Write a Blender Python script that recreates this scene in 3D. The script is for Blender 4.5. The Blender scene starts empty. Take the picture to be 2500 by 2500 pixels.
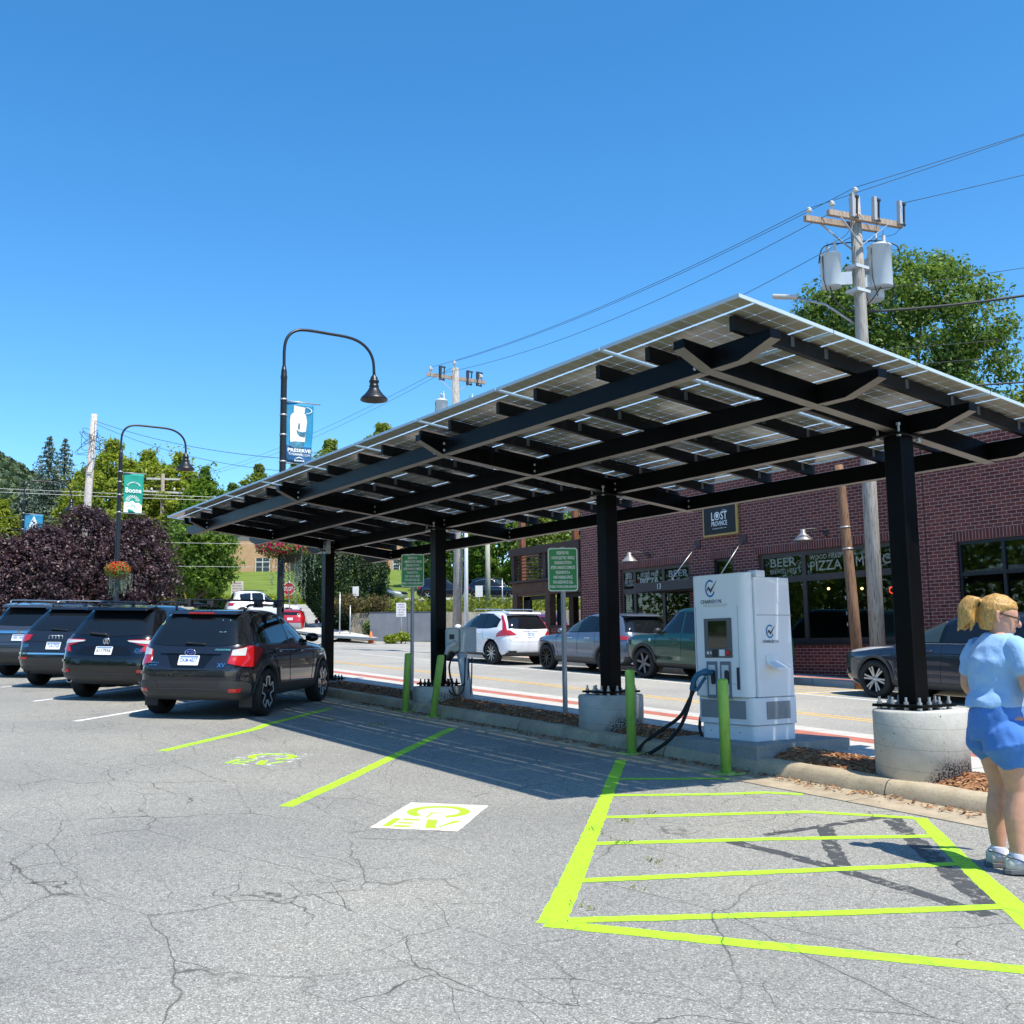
import bpy, math, random
import numpy as np
from mathutils import Vector, Matrix
R = math.radians
rnd = random.Random(11)
SC = bpy.context.scene
COL = SC.collection
V = Vector

def gz(x, y=0.0):
    """height of the sloping lot / street plane"""
    return -0.04 * x

# ------------------------------------------------------------------ mesh builder
class MB:
    def __init__(s):
        s.v = []; s.f = []; s.m = []; s.sm = []; s.uv = None
    def add(s, vs, fs, mi=0, smooth=False, M=None):
        b = len(s.v)
        if M is not None:
            vs = [M @ V(p) for p in vs]
        s.v += [tuple(p) for p in vs]
        for f in fs:
            s.f.append(tuple(b + i for i in f)); s.m.append(mi); s.sm.append(smooth)
        return s
    def box(s, x0, x1, y0, y1, z0, z1, mi=0, M=None):
        vs = [(x0,y0,z0),(x1,y0,z0),(x1,y1,z0),(x0,y1,z0),(x0,y0,z1),(x1,y0,z1),(x1,y1,z1),(x0,y1,z1)]
        return s.add(vs, [(0,3,2,1),(4,5,6,7),(0,1,5,4),(1,2,6,5),(2,3,7,6),(3,0,4,7)], mi, False, M)
    def bar(s, p, q, w, h=None, up=(0,0,1), mi=0):
        p = V(p); q = V(q); h = w if h is None else h
        d = (q - p).normalized(); up = V(up)
        a = d.cross(up)
        if a.length < 1e-4: a = d.cross(V((1,0,0)))
        a.normalize(); b = a.cross(d).normalized()
        vs = []
        for c in (p, q):
            for sx, sy in ((-1,-1),(1,-1),(1,1),(-1,1)):
                vs.append(c + a*sx*w/2 + b*sy*h/2)
        return s.add(vs, [(0,1,2,3),(7,6,5,4),(0,4,5,1),(1,5,6,2),(2,6,7,3),(3,7,4,0)], mi)
    def tube(s, pts, r, n=8, mi=0, caps=True, smooth=True):
        pts = [V(p) for p in pts]; k = len(pts)
        rs = r if isinstance(r, (list, tuple)) else [r]*k
        vs = []; prev = None
        for i, p in enumerate(pts):
            d = (pts[min(i+1,k-1)] - pts[max(i-1,0)])
            if d.length < 1e-9: d = V((0,0,1))
            d.normalize()
            if prev is None:
                a = d.cross(V((0,0,1)))
                if a.length < 1e-3: a = d.cross(V((1,0,0)))
            else:
                a = prev - d*prev.dot(d)
                if a.length < 1e-5: a = d.cross(V((1,0,0)))
            a.normalize(); prev = a; b = d.cross(a)
            for j in range(n):
                t = 2*math.pi*j/n
                vs.append(p + (a*math.cos(t) + b*math.sin(t))*rs[i])
        fs = []
        for i in range(k-1):
            for j in range(n):
                j2 = (j+1) % n
                fs.append((i*n+j, i*n+j2, (i+1)*n+j2, (i+1)*n+j))
        s.add(vs, fs, mi, smooth)
        if caps:
            b0 = len(s.v) - len(vs)
            s.f.append(tuple(b0 + j for j in reversed(range(n)))); s.m.append(mi); s.sm.append(False)
            s.f.append(tuple(b0 + (k-1)*n + j for j in range(n))); s.m.append(mi); s.sm.append(False)
        return s
    def lathe(s, prof, n=24, M=None, mi=0, smooth=True, close=False, caps=True):
        vs = []; k = len(prof)
        for r, z in prof:
            for j in range(n):
                t = 2*math.pi*j/n
                vs.append(V((r*math.cos(t), r*math.sin(t), z)))
        fs = []
        for i in range(k-1 if not close else k):
            i2 = (i+1) % k
            for j in range(n):
                j2 = (j+1) % n
                fs.append((i*n+j, i*n+j2, i2*n+j2, i2*n+j))
        s.add(vs, fs, mi, smooth, M)
        if not close and caps:
            b0 = len(s.v) - len(vs)
            if prof[0][0] > 1e-4:
                s.f.append(tuple(b0 + j for j in reversed(range(n)))); s.m.append(mi); s.sm.append(False)
            if prof[-1][0] > 1e-4:
                s.f.append(tuple(b0 + (k-1)*n + j for j in range(n))); s.m.append(mi); s.sm.append(False)
        return s
    def prism(s, poly, O, A, B, t, mi=0, smooth=False):
        """poly in (a,b) on plane O + a*A + b*B, extruded along A x B by t"""
        O = V(O); A = V(A); B = V(B); N = A.cross(B).normalized()*t
        n = len(poly)
        vs = [O + A*a + B*b for a, b in poly] + [O + A*a + B*b + N for a, b in poly]
        fs = [tuple(reversed(range(n))), tuple(range(n, 2*n))]
        for i in range(n):
            j = (i+1) % n
            fs.append((i, j, n+j, n+i))
        return s.add(vs, fs, mi, smooth)
    def sphere(s, c, r, n=10, k=7, mi=0, M=None):
        c = V(c); rx, ry, rz = (r, r, r) if not isinstance(r, (tuple, list)) else r
        vs = []; fs = []
        for i in range(k+1):
            ph = math.pi*i/k
            for j in range(n):
                t = 2*math.pi*j/n
                vs.append(c + V((rx*math.sin(ph)*math.cos(t), ry*math.sin(ph)*math.sin(t), rz*math.cos(ph))))
        for i in range(k):
            for j in range(n):
                j2 = (j+1) % n
                fs.append((i*n+j, (i+1)*n+j, (i+1)*n+j2, i*n+j2))
        return s.add(vs, fs, mi, True, M)
    def mesh(s, name, mats):
        me = bpy.data.meshes.new(name)
        me.from_pydata(s.v, [], s.f)
        for m in (mats if isinstance(mats, (list, tuple)) else [mats]):
            me.materials.append(m)
        me.polygons.foreach_set('material_index', s.m)
        me.polygons.foreach_set('use_smooth', s.sm)
        if s.uv is not None:
            ul = me.uv_layers.new(name='UVMap')
            flat = []
            for f, uvs in zip(s.f, s.uv):
                for p in uvs: flat += [p[0], p[1]]
            ul.data.foreach_set('uv', flat)
        me.update()
        return me
    def build(s, name, mats, parent=None, loc=(0,0,0), bevel=0, seg=2):
        o = bpy.data.objects.new(name, s.mesh(name, mats))
        COL.objects.link(o); o.location = loc
        if parent is not None: o.parent = parent
        if bevel:
            md = o.modifiers.new('bevel', 'BEVEL'); md.width = bevel; md.segments = seg
            md.limit_method = 'ANGLE'; md.angle_limit = R(40); md.harden_normals = False
        return o

def tag(o, label=None, cat=None, group=None, kind=None):
    if label: o['label'] = label
    if cat: o['category'] = cat
    if group: o['group'] = group
    if kind: o['kind'] = kind
    return o

def thing(name, label, cat, loc=(0,0,0), rotz=0, group=None):
    o = bpy.data.objects.new(name, None); COL.objects.link(o)
    o.location = loc; o.rotation_euler = (0,0,rotz); o.empty_display_size = 0.2
    return tag(o, label, cat, group)

def copy_tree(o, parent=None):
    c = o.copy(); COL.objects.link(c)
    if parent is not None: c.parent = parent
    for ch in list(o.children): copy_tree(ch, c)
    return c

def evaluated(mb_or_ob, mods, name, mats):
    """apply modifiers given as a list of functions(object) -> None and return a new mesh"""
    if isinstance(mb_or_ob, MB):
        o = bpy.data.objects.new('temporary', mb_or_ob.mesh('temporary', mats)); COL.objects.link(o)
    else:
        o = mb_or_ob
    for f in mods: f(o)
    dg = bpy.context.evaluated_depsgraph_get()
    dg.update()
    me = bpy.data.meshes.new_from_object(o.evaluated_get(dg), depsgraph=dg)
    me.name = name
    old = o.data
    bpy.data.objects.remove(o); bpy.data.meshes.remove(old)
    return me

def mesh_object(name, me, parent=None, loc=(0,0,0)):
    o = bpy.data.objects.new(name, me); COL.objects.link(o); o.location = loc
    if parent is not None: o.parent = parent
    return o

# ------------------------------------------------------------------ text
_tc = {}
def text_geo(body, size=1.0, spacing=1.0, bold=0.0, align='CENTER', line=1.0):
    key = (body, size, spacing, bold, align, line)
    if key in _tc: return _tc[key]
    cu = bpy.data.curves.new('lettering', 'FONT')
    cu.body = body; cu.size = size; cu.align_x = align; cu.align_y = 'CENTER'
    cu.space_character = spacing; cu.space_line = line; cu.offset = bold; cu.resolution_u = 2
    o = bpy.data.objects.new('lettering', cu); COL.objects.link(o)
    dg = bpy.context.evaluated_depsgraph_get(); dg.update()
    me = bpy.data.meshes.new_from_object(o.evaluated_get(dg), depsgraph=dg)
    g = ([tuple(v.co) for v in me.vertices], [tuple(p.vertices) for p in me.polygons])
    bpy.data.objects.remove(o); bpy.data.curves.remove(cu); bpy.data.meshes.remove(me)
    _tc[key] = g
    return g
def put_text(mb, body, O, A, B, width=None, height=None, size=1.0, off=0.004, mi=0, **k):
    """letters in the plane O + a*A + b*B, centred on O, standing `off` proud"""
    vs, fs = text_geo(body, 1.0, **k)
    if not vs: return
    x0 = min(p[0] for p in vs); x1 = max(p[0] for p in vs)
    y0 = min(p[1] for p in vs); y1 = max(p[1] for p in vs)
    sx = width/(x1-x0) if width else None
    sy = height/(y1-y0) if height else None
    if sx is None and sy is None: sx = sy = size
    if sx is None: sx = sy
    if sy is None: sy = sx
    al = k.get('align', 'CENTER')
    cx = (x0+x1)/2 if al == 'CENTER' else x0
    cy = (y0+y1)/2
    O = V(O); A = V(A).normalized(); B = V(B).normalized(); N = A.cross(B).normalized()
    mb.add([O + A*(p[0]-cx)*sx + B*(p[1]-cy)*sy + N*off for p in vs], fs, mi)

# ------------------------------------------------------------------ materials
def nodes(m):
    m.use_nodes = True
    nt = m.node_tree
    b = nt.nodes.get('Principled BSDF')
    return nt, b
def N(nt, typ, **kw):
    n = nt.nodes.new(typ)
    for k, v in kw.items():
        if k.startswith('in_'):
            key = k[3:]
            key = int(key) if key.isdigit() else key.replace('_', ' ')
            n.inputs[key].default_value = v
        else: setattr(n, k, v)
    return n
def rgb(c): return (c[0], c[1], c[2], 1.0)
def coords(nt, kind='Object', scale=(1,1,1), rot=(0,0,0), loc=(0,0,0)):
    tc = N(nt, 'ShaderNodeTexCoord'); mp = N(nt, 'ShaderNodeMapping')
    mp.inputs['Scale'].default_value = scale; mp.inputs['Rotation'].default_value = rot
    mp.inputs['Location'].default_value = loc
    nt.links.new(tc.outputs[kind], mp.inputs['Vector'])
    return mp.outputs['Vector']
def noise(nt, vec, scale, detail=3, rough=.55):
    n = N(nt, 'ShaderNodeTexNoise'); n.inputs['Scale'].default_value = scale
    n.inputs['Detail'].default_value = detail; n.inputs['Roughness'].default_value = rough
    nt.links.new(vec, n.inputs['Vector'])
    return n.outputs['Fac']
def ramp(nt, fac, stops, interp='LINEAR'):
    r = N(nt, 'ShaderNodeValToRGB'); cr = r.color_ramp; cr.interpolation = interp
    while len(cr.elements) < len(stops): cr.elements.new(0.5)
    for e, (p, c) in zip(cr.elements, stops):
        e.position = p; e.color = rgb(c) if len(c) == 3 else c
    nt.links.new(fac, r.inputs['Fac'])
    return r.outputs['Color']
def math_n(nt, op, a, b=None, clamp=False):
    n = N(nt, 'ShaderNodeMath', operation=op); n.use_clamp = clamp
    for i, x in enumerate((a, b)):
        if x is None: continue
        if isinstance(x, (int, float)): n.inputs[i].default_value = x
        else: nt.links.new(x, n.inputs[i])
    return n.outputs[0]
def mixc(nt, fac, a, b, blend='MIX'):
    n = N(nt, 'ShaderNodeMix', data_type='RGBA', blend_type=blend)
    for s, x in ((n.inputs[0], fac), (n.inputs[6], a), (n.inputs[7], b)):
        if isinstance(x, (int, float)): s.default_value = x
        elif isinstance(x, (tuple, list)): s.default_value = rgb(x)
        else: nt.links.new(x, s)
    return n.outputs[2]
def bump(nt, bsdf, h, strength=.3, dist=.01):
    b = N(nt, 'ShaderNodeBump'); b.inputs['Strength'].default_value = strength; b.inputs['Distance'].default_value = dist
    nt.links.new(h, b.inputs['Height']); nt.links.new(b.outputs['Normal'], bsdf.inputs['Normal'])
_mc = {}
def pbr(name, base, rough=.5, metal=0.0, var=.0, vs=4.0, bmp=0.0, bs=60.0, bd=.003, coat=0.0, spec=.5, emit=None, estr=0, rvar=0.0):
    if name in _mc: return _mc[name]
    m = bpy.data.materials.new(name); nt, b = nodes(m)
    b.inputs['Base Color'].default_value = rgb(base)
    b.inputs['Roughness'].default_value = rough; b.inputs['Metallic'].default_value = metal
    b.inputs['Specular IOR Level'].default_value = spec
    if coat:
        b.inputs['Coat Weight'].default_value = coat; b.inputs['Coat Roughness'].default_value = .03
    vec = coords(nt) if (var or bmp or rvar) else None
    if var:
        f = noise(nt, vec, vs, 4)
        d = tuple(max(0, c*(1-var)) for c in base); l = tuple(min(1, c*(1+var)) for c in base)
        nt.links.new(ramp(nt, f, [(.3, d), (.7, l)]), b.inputs['Base Color'])
    if rvar:
        f2 = noise(nt, vec, vs*1.7, 3)
        nt.links.new(math_n(nt, 'ADD', math_n(nt, 'MULTIPLY', f2, rvar), rough - rvar/2), b.inputs['Roughness'])
    if bmp: bump(nt, b, noise(nt, vec, bs, 3), bmp, bd)
    if emit:
        b.inputs['Emission Color'].default_value = rgb(emit); b.inputs['Emission Strength'].default_value = estr
    _mc[name] = m
    return m

BLACK_STEEL = pbr('black_painted_steel', (.0035,.0036,.004), .34, var=.3, vs=3, spec=.09, rvar=.08)
FLANGE = pbr('pale_flange_steel', (.19,.17,.15), .5, var=.25, vs=2)  # paler grey-brown than the sides of the beams
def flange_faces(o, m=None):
    """give the downward faces of a beam a lighter grey-brown material"""
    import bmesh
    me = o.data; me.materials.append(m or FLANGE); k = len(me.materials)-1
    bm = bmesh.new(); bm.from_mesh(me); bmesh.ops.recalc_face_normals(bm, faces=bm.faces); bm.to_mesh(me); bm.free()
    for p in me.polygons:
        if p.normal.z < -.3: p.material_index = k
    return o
DARK_STEEL = pbr('dark_rail_steel', (.007,.007,.008), .45, spec=.2)
GALV = pbr('galvanised_steel', (.42,.44,.45), .45, .6, var=.2, vs=12)
BOLT = pbr('bolt_zinc', (.45,.45,.44), .4, .8)
WHITE_PAINT = pbr('white_powder_coat', (.78,.80,.82), .28, var=.03, vs=2)
RUBBER = pbr('black_rubber', (.012,.012,.012), .75, var=.3, vs=8)
BLACK_PLASTIC = pbr('black_plastic', (.016,.016,.017), .5, bmp=.1, bs=300)
CHROME = pbr('chrome', (.75,.75,.76), .12, 1.0)
SILVER = pbr('machined_alloy', (.55,.55,.56), .3, .9)
DARK_VOID = pbr('dark_interior', (.004,.004,.004), .9)
PLATE_WHITE = pbr('plate_white', (.75,.77,.78), .4)
WHITE_LETTER = pbr('white_lettering', (.82,.82,.80), .5)
BLACK_LETTER = pbr('black_lettering', (.01,.01,.012), .5)
# ------------------------------------------------------------------ ground materials
def crack_nodes(nt, vec):
    """0 on a crack, 1 elsewhere (world pattern shared by the asphalt and its paint)"""
    nz = N(nt, 'ShaderNodeTexNoise'); nz.inputs['Scale'].default_value = 2.2; nz.inputs['Detail'].default_value = 3
    nt.links.new(vec, nz.inputs['Vector'])
    sc = N(nt, 'ShaderNodeVectorMath', operation='SCALE'); sc.inputs['Scale'].default_value = .15
    nt.links.new(nz.outputs['Color'], sc.inputs[0])
    mpc = N(nt, 'ShaderNodeMapping'); mpc.inputs['Scale'].default_value = (.55, 1.15, 1); mpc.inputs['Rotation'].default_value = (0, 0, R(14)); nt.links.new(vec, mpc.inputs['Vector'])
    ad = N(nt, 'ShaderNodeVectorMath', operation='ADD')
    nt.links.new(mpc.outputs[0], ad.inputs[0]); nt.links.new(sc.outputs[0], ad.inputs[1])
    out = None
    for scale, w, lo, hi, sd in ((.95, .0050, .40, .58, 0), (2.3, .0062, .44, .60, 7)):
        vo = N(nt, 'ShaderNodeTexVoronoi', feature='DISTANCE_TO_EDGE'); vo.inputs['Scale'].default_value = scale
        nt.links.new(ad.outputs[0], vo.inputs['Vector'])
        mk = N(nt, 'ShaderNodeMapping'); mk.inputs['Location'].default_value = (sd, sd*2.3, 0)
        nt.links.new(vec, mk.inputs['Vector'])
        msk = ramp(nt, noise(nt, mk.outputs[0], .55, 2), [(lo, (0,0,0)), (hi, (1,1,1))])
        c = ramp(nt, vo.outputs['Distance'], [(w*.3, (.12,.12,.12)), (w, (1,1,1))])
        c = mixc(nt, msk, (1,1,1), c)
        out = c if out is None else mixc(nt, 1.0, out, c, 'MULTIPLY')
    return out
def asphalt(name, dark, mid, light, cracks=True, stones=165, tint=(.25,.24,.21)):
    m = bpy.data.materials.new(name); nt, b = nodes(m)
    vec = coords(nt)
    vo = N(nt, 'ShaderNodeTexVoronoi'); vo.inputs['Scale'].default_value = stones
    nt.links.new(vec, vo.inputs['Vector'])
    sp = N(nt, 'ShaderNodeSeparateColor'); nt.links.new(vo.outputs['Color'], sp.inputs[0])
    col = ramp(nt, sp.outputs[0], [(0.0, dark), (.35, mid), (.72, mid), (.86, light), (1.0, tuple(min(1, c*1.35) for c in light))])
    vo2 = N(nt, 'ShaderNodeTexVoronoi'); vo2.inputs['Scale'].default_value = stones*.42
    nt.links.new(vec, vo2.inputs['Vector'])
    sp2 = N(nt, 'ShaderNodeSeparateColor'); nt.links.new(vo2.outputs['Color'], sp2.inputs[0])
    pit = ramp(nt, sp2.outputs[1], [(.0, (.70,.70,.70)), (.35, (1,1,1)), (.8, (1,1,1)), (1, (1.16,1.15,1.12))])
    col = mixc(nt, 1.0, col, pit, 'MULTIPLY')
    big = ramp(nt, noise(nt, vec, .33, 4), [(.32, (.82,.83,.85)), (.5, (.99,.99,.99)), (.68, (1.12,1.11,1.07))])
    col = mixc(nt, 1.0, col, big, 'MULTIPLY')
    st = ramp(nt, noise(nt, vec, 1.3, 5, .65), [(.60, (0,0,0)), (.78, (.5,.5,.5))])
    col = mixc(nt, st, col, tint)
    oil = ramp(nt, noise(nt, coords(nt, loc=(13,5,0)), .8, 3), [(.66, (1,1,1)), (.8, (.72,.72,.73))])
    col = mixc(nt, 1.0, col, oil, 'MULTIPLY')
    hgt = sp.outputs[0]
    if cracks:
        ck = crack_nodes(nt, vec)
        col = mixc(nt, ck, (.035,.033,.03), col)
    col = mixc(nt, 1.0, col, (1.04,1.0,.93), 'MULTIPLY')
    nt.links.new(col, b.inputs['Base Color'])
    b.inputs['Roughness'].default_value = .9; b.inputs['Specular IOR Level'].default_value = .25
    bump(nt, b, hgt, .45, .006)
    return m
def concrete(name, base, joints=None, bs=40, var=.18, stain=(.5,.42,.32)):
    m = bpy.data.materials.new(name); nt, b = nodes(m)
    vec = coords(nt)
    d = tuple(c*(1-var) for c in base); l = tuple(min(1, c*(1+var)) for c in base)
    col = ramp(nt, noise(nt, vec, 3.0, 6, .65), [(.3, d), (.7, l)])
    sp = ramp(nt, noise(nt, vec, 55, 2), [(.32, (.7,.7,.7)), (.42, (1,1,1))])
    col = mixc(nt, 1.0, col, sp, 'MULTIPLY')
    sn = ramp(nt, noise(nt, vec, 1.1, 5, .7), [(.58, (0,0,0)), (.8, (.6,.6,.6))])
    col = mixc(nt, sn, col, tuple(a*c*1.3 for a, c in zip(base, stain)))
    if joints:
        se = N(nt, 'ShaderNodeSeparateXYZ'); nt.links.new(vec, se.inputs[0])
        fr = math_n(nt, 'FRACT', math_n(nt, 'DIVIDE', se.outputs[0], joints))
        ln = math_n(nt, 'LESS_THAN', fr, .012/joints)
        col = mixc(nt, ln, col, (.05,.045,.04))
    nt.links.new(col, b.inputs['Base Color']); b.inputs['Roughness'].default_value = .88
    bump(nt, b, noise(nt, vec, bs, 5, .7), .35, .01)
    return m
def brick_mat(name, c1, c2, mortar, w=.2, h=.0665, mw=.010, plane='XZ', flat=False, off=.5, bmp=.6):
    m = bpy.data.materials.new(name); nt, b = nodes(m)
    rot = (R(90), 0, 0) if plane == 'XZ' else ((R(90), 0, R(90)) if plane == 'YZ' else (0,0,0))
    tc = N(nt, 'ShaderNodeTexCoord'); sx = N(nt, 'ShaderNodeSeparateXYZ'); cb = N(nt, 'ShaderNodeCombineXYZ')
    nt.links.new(tc.outputs['Object'], sx.inputs[0])
    a, c = {'XZ': (0, 2), 'YZ': (1, 2), 'XY': (0, 1)}[plane]
    nt.links.new(sx.outputs[a], cb.inputs[0]); nt.links.new(sx.outputs[c], cb.inputs[1])
    vec = cb.outputs[0]
    br = N(nt, 'ShaderNodeTexBrick'); br.offset = off
    br.inputs['Color1'].default_value = rgb(c1); br.inputs['Color2'].default_value = rgb(c2)
    br.inputs['Mortar'].default_value = rgb(mortar); br.inputs['Scale'].default_value = 1
    br.inputs['Mortar Size'].default_value = mw/2; br.inputs['Mortar Smooth'].default_value = .1
    br.inputs['Bias'].default_value = -.1
    br.inputs['Brick Width'].default_value = w + mw; br.inputs['Row Height'].default_value = h + mw
    nt.links.new(vec, br.inputs['Vector'])
    nz = ramp(nt, noise(nt, vec, 7, 5, .7), [(.3, (.78,.78,.8)), (.7, (1.2,1.16,1.12))])
    nt.links.new(mixc(nt, 1.0, br.outputs['Color'], nz, 'MULTIPLY'), b.inputs['Base Color'])
    b.inputs['Roughness'].default_value = .82
    bump(nt, b, br.outputs['Fac'], -bmp, .006)
    return m
LOT = asphalt('worn_parking_asphalt', (.155,.157,.152), (.255,.257,.248), (.385,.388,.375))
ROADM = asphalt('street_asphalt', (.25,.25,.24), (.33,.328,.318), (.42,.415,.40), False, 160)
GUTTER = concrete('gutter_concrete', (.38,.31,.215), 3.0, 50, .25)
KERBC = concrete('kerb_concrete', (.40,.33,.225), 3.0, 60, .25)
WALKC = concrete('pavement_concrete', (.50,.48,.44), 1.52, 80, .08, (.8,.75,.7))
PAVER = brick_mat('brick_pavers', (.40,.12,.08), (.47,.17,.12), (.3,.2,.16), .2, .1, .006, 'XY')
def paint(name, base, wear=.0):
    m = bpy.data.materials.new(name); nt, b = nodes(m); vec = coords(nt)
    vo = N(nt, 'ShaderNodeTexVoronoi'); vo.inputs['Scale'].default_value = 130
    nt.links.new(vec, vo.inputs['Vector'])
    sp = N(nt, 'ShaderNodeSeparateColor'); nt.links.new(vo.outputs['Color'], sp.inputs[0])
    col = ramp(nt, sp.outputs[0], [(0, tuple(c*.86 for c in base)), (.5, base)])
    col = mixc(nt, crack_nodes(nt, vec), (.04,.045,.03), col)
    nt.links.new(col, b.inputs['Base Color']); b.inputs['Roughness'].default_value = .65
    bump(nt, b, sp.outputs[0], .35, .005)
    if wear:
        al = ramp(nt, noise(nt, vec, 22 if wear == .625 else 9, 7, .8), [(wear-.06, (1,1,1)), (wear+.05, (0,0,0))])
        nt.links.new(al, b.inputs['Alpha'])
    return m
LIME = paint('lime_green_paint', (.40,.74,.025), .625)
LIME_WORN = paint('worn_lime_paint', (.44,.80,.02), .6)
CREAM = paint('cream_white_paint', (.80,.78,.62))
CREAM_WORN = paint('worn_cream_paint', (.72,.72,.66), .44)
WHITEP = paint('white_line_paint', (.72,.72,.70), .66)
YELLOWP = paint('yellow_line_paint', (.75,.47,.10), .62)
BLACKOUT = paint('black_cover_paint', (.065,.067,.07), .545)

def sheet(name, pts, m, z=0.0, kind='structure', label=None, cat=None, sub=None):
    """flat polygon lying on the sloping plane"""
    b = MB()
    b.add([(x, y, gz(x) + z) for x, y in pts], [tuple(range(len(pts)))])
    o = b.build(name, m)
    return tag(o, label, cat, None, kind)

# one base sheet out to the horizon, then the lot, street and pavements laid on it
EARTH = pbr('dry_earth', (.19,.17,.13), .95, var=.25, vs=.3)
b = MB(); b.add([(x, y, gz(x) - .06) for x, y in ((-420,-420),(420,-420),(420,420),(-420,420))], [(0,1,2,3)])
tag(b.build('ground', EARTH), None, None, None, 'structure')
sheet('parking_lot', [(-78,-44),(34,-44),(34,-1.04),(-78,-1.04)], LOT)
sheet('street', [(-46,2.5),(34,2.5),(34,10.92),(-46,10.92)], ROADM)
sheet('street_parking', [(-46,10.96),(-28.4,10.96),(-28.4,22.5),(-41.5,24.3),(-46,17.2)], ROADM, -.004)

# kerb with gutter pan
def profile_strip(name, prof, x0, x1, step, m, wob=0.0, smooth=True):
    b = MB(); nx = int((x1-x0)/step) + 1; k = len(prof); vs = []; fs = []
    r = random.Random(5)
    for i in range(nx):
        x = x0 + i*step; w = r.uniform(-wob, wob)
        for y, z in prof: vs.append((x, y + w*.6, gz(x) + z + w*.3*(z > .03)))
    for i in range(nx-1):
        for j in range(k-1):
            fs.append((i*k+j, (i+1)*k+j, (i+1)*k+j+1, i*k+j+1))
    b.add(vs, fs, 0, smooth)
    return tag(b.build(name, m), None, None, None, 'structure')
profile_strip('gutter', [(-1.04,-.05),(-1.04,.008),(-.52,.012)], -46, 20, .5, GUTTER, .006, False)
profile_strip('kerb', [(-.53,-.03),(-.525,.02),(-.50,.09),(-.47,.13),(-.43,.148),(-.30,.15),(-.27,.14),(-.27,.0)], -46, 20, .25, KERBC, .012)
profile_strip('pavement', [(.58,-.05),(.58,.15),(1.68,.15)], -44, 24, 1.0, WALKC, 0, False)
profile_strip('brick_band', [(1.68,.1505),(2.03,.1505)], -44, 24, 1.0, PAVER, 0, False)
profile_strip('street_kerb', [(2.03,.15),(2.44,.15),(2.49,.13),(2.5,-.04)], -44, 24, 1.0, WALKC, 0, False)
profile_strip('far_kerb', [(10.92,-.04),(10.93,.13),(10.97,.15),(11.12,.15)], -29, 24, 1.0, WALKC, 0, False)
profile_strip('far_brick_band', [(11.12,.1505),(11.45,.1505)], -29, 24, 1.0, PAVER, 0, False)
profile_strip('far_pavement', [(11.45,.15),(12.3,.15)], -29, 24, 1.0, WALKC, 0, False)

# mulch bed
MULCH = bpy.data.materials.new('bark_mulch'); nt, bs_ = nodes(MULCH); vec = coords(nt, scale=(1,2.4,1))
vo = N(nt, 'ShaderNodeTexVoronoi'); vo.inputs['Scale'].default_value = 32; nt.links.new(vec, vo.inputs['Vector'])
sp = N(nt, 'ShaderNodeSeparateColor'); nt.links.new(vo.outputs['Color'], sp.inputs[0])
col = ramp(nt, sp.outputs[0], [(0, (.09,.038,.016)), (.4, (.24,.10,.04)), (.75, (.37,.18,.075)), (1, (.50,.29,.14))])
nt.links.new(col, bs_.inputs['Base Color']); bs_.inputs['Roughness'].default_value = .95
bump(nt, bs_, sp.outputs[0], .9, .03)
b = MB(); x0, x1, st = -40.0, 16.0, .12; nx = int((x1-x0)/st)+1
ys = [-.28 + i*.086 for i in range(11)]; vs = []; r = random.Random(3)
for i in range(nx):
    x = x0 + i*st
    for j, y in enumerate(ys):
        t = j/10
        vs.append((x, y, gz(x) + .125 + .09*math.sin(math.pi*min(1, t*1.1))**.7*(1 if t < .92 else .4) + r.uniform(-.012,.014)))
b.add(vs, [(i*11+j, (i+1)*11+j, (i+1)*11+j+1, i*11+j+1) for i in range(nx-1) for j in range(10)], 0, True)
tag(b.build('mulch_bed', MULCH), None, None, None, 'structure')
CHIP = [pbr('mulch_chip_%s' % n, c, .9) for n, c in (('dark', (.11,.045,.018)), ('red', (.30,.12,.045)), ('tan', (.50,.30,.14)))]
b = MB(); r = random.Random(9)
for i in range(7500):
    if i < 6600:
        x = r.uniform(-13.5, 3.5); y = r.uniform(-.3, .6)
        t = (y+.28)/.86; z = gz(x) + .13 + .09*math.sin(math.pi*min(1, max(0,t)*1.1))**.7
    else:                                        # bits washed into the gutter
        x = r.uniform(-11, 2.5); y = -.56 - abs(r.gauss(0, .12)); z = gz(x) + .02
    a = r.uniform(0, math.pi); l = r.uniform(.012, .045); w = r.uniform(.004, .010)
    if i >= 6600: l *= .8
    c, s_ = math.cos(a)*l, math.sin(a)*l; dz = r.uniform(-.008, .012); h = r.uniform(.004,.012)
    p = V((x, y, z+h)); d1 = V((c, s_, dz)); d2 = V((-s_, c, r.uniform(-.01,.01))).normalized()*w
    k = r.choice((0,1,1,2) if x > -2 else (0,0,1,1,1,2))
    b.add([p-d1-d2, p+d1-d2, p+d1+d2, p-d1+d2, p-V((0,0,.006))], [(0,1,2,3),(0,4,1),(1,4,2),(2,4,3),(3,4,0)], k)
tag(b.build('mulch_chips', CHIP), 'loose bark chips scattered over the planting strip and gutter', 'mulch', None, 'stuff')

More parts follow.
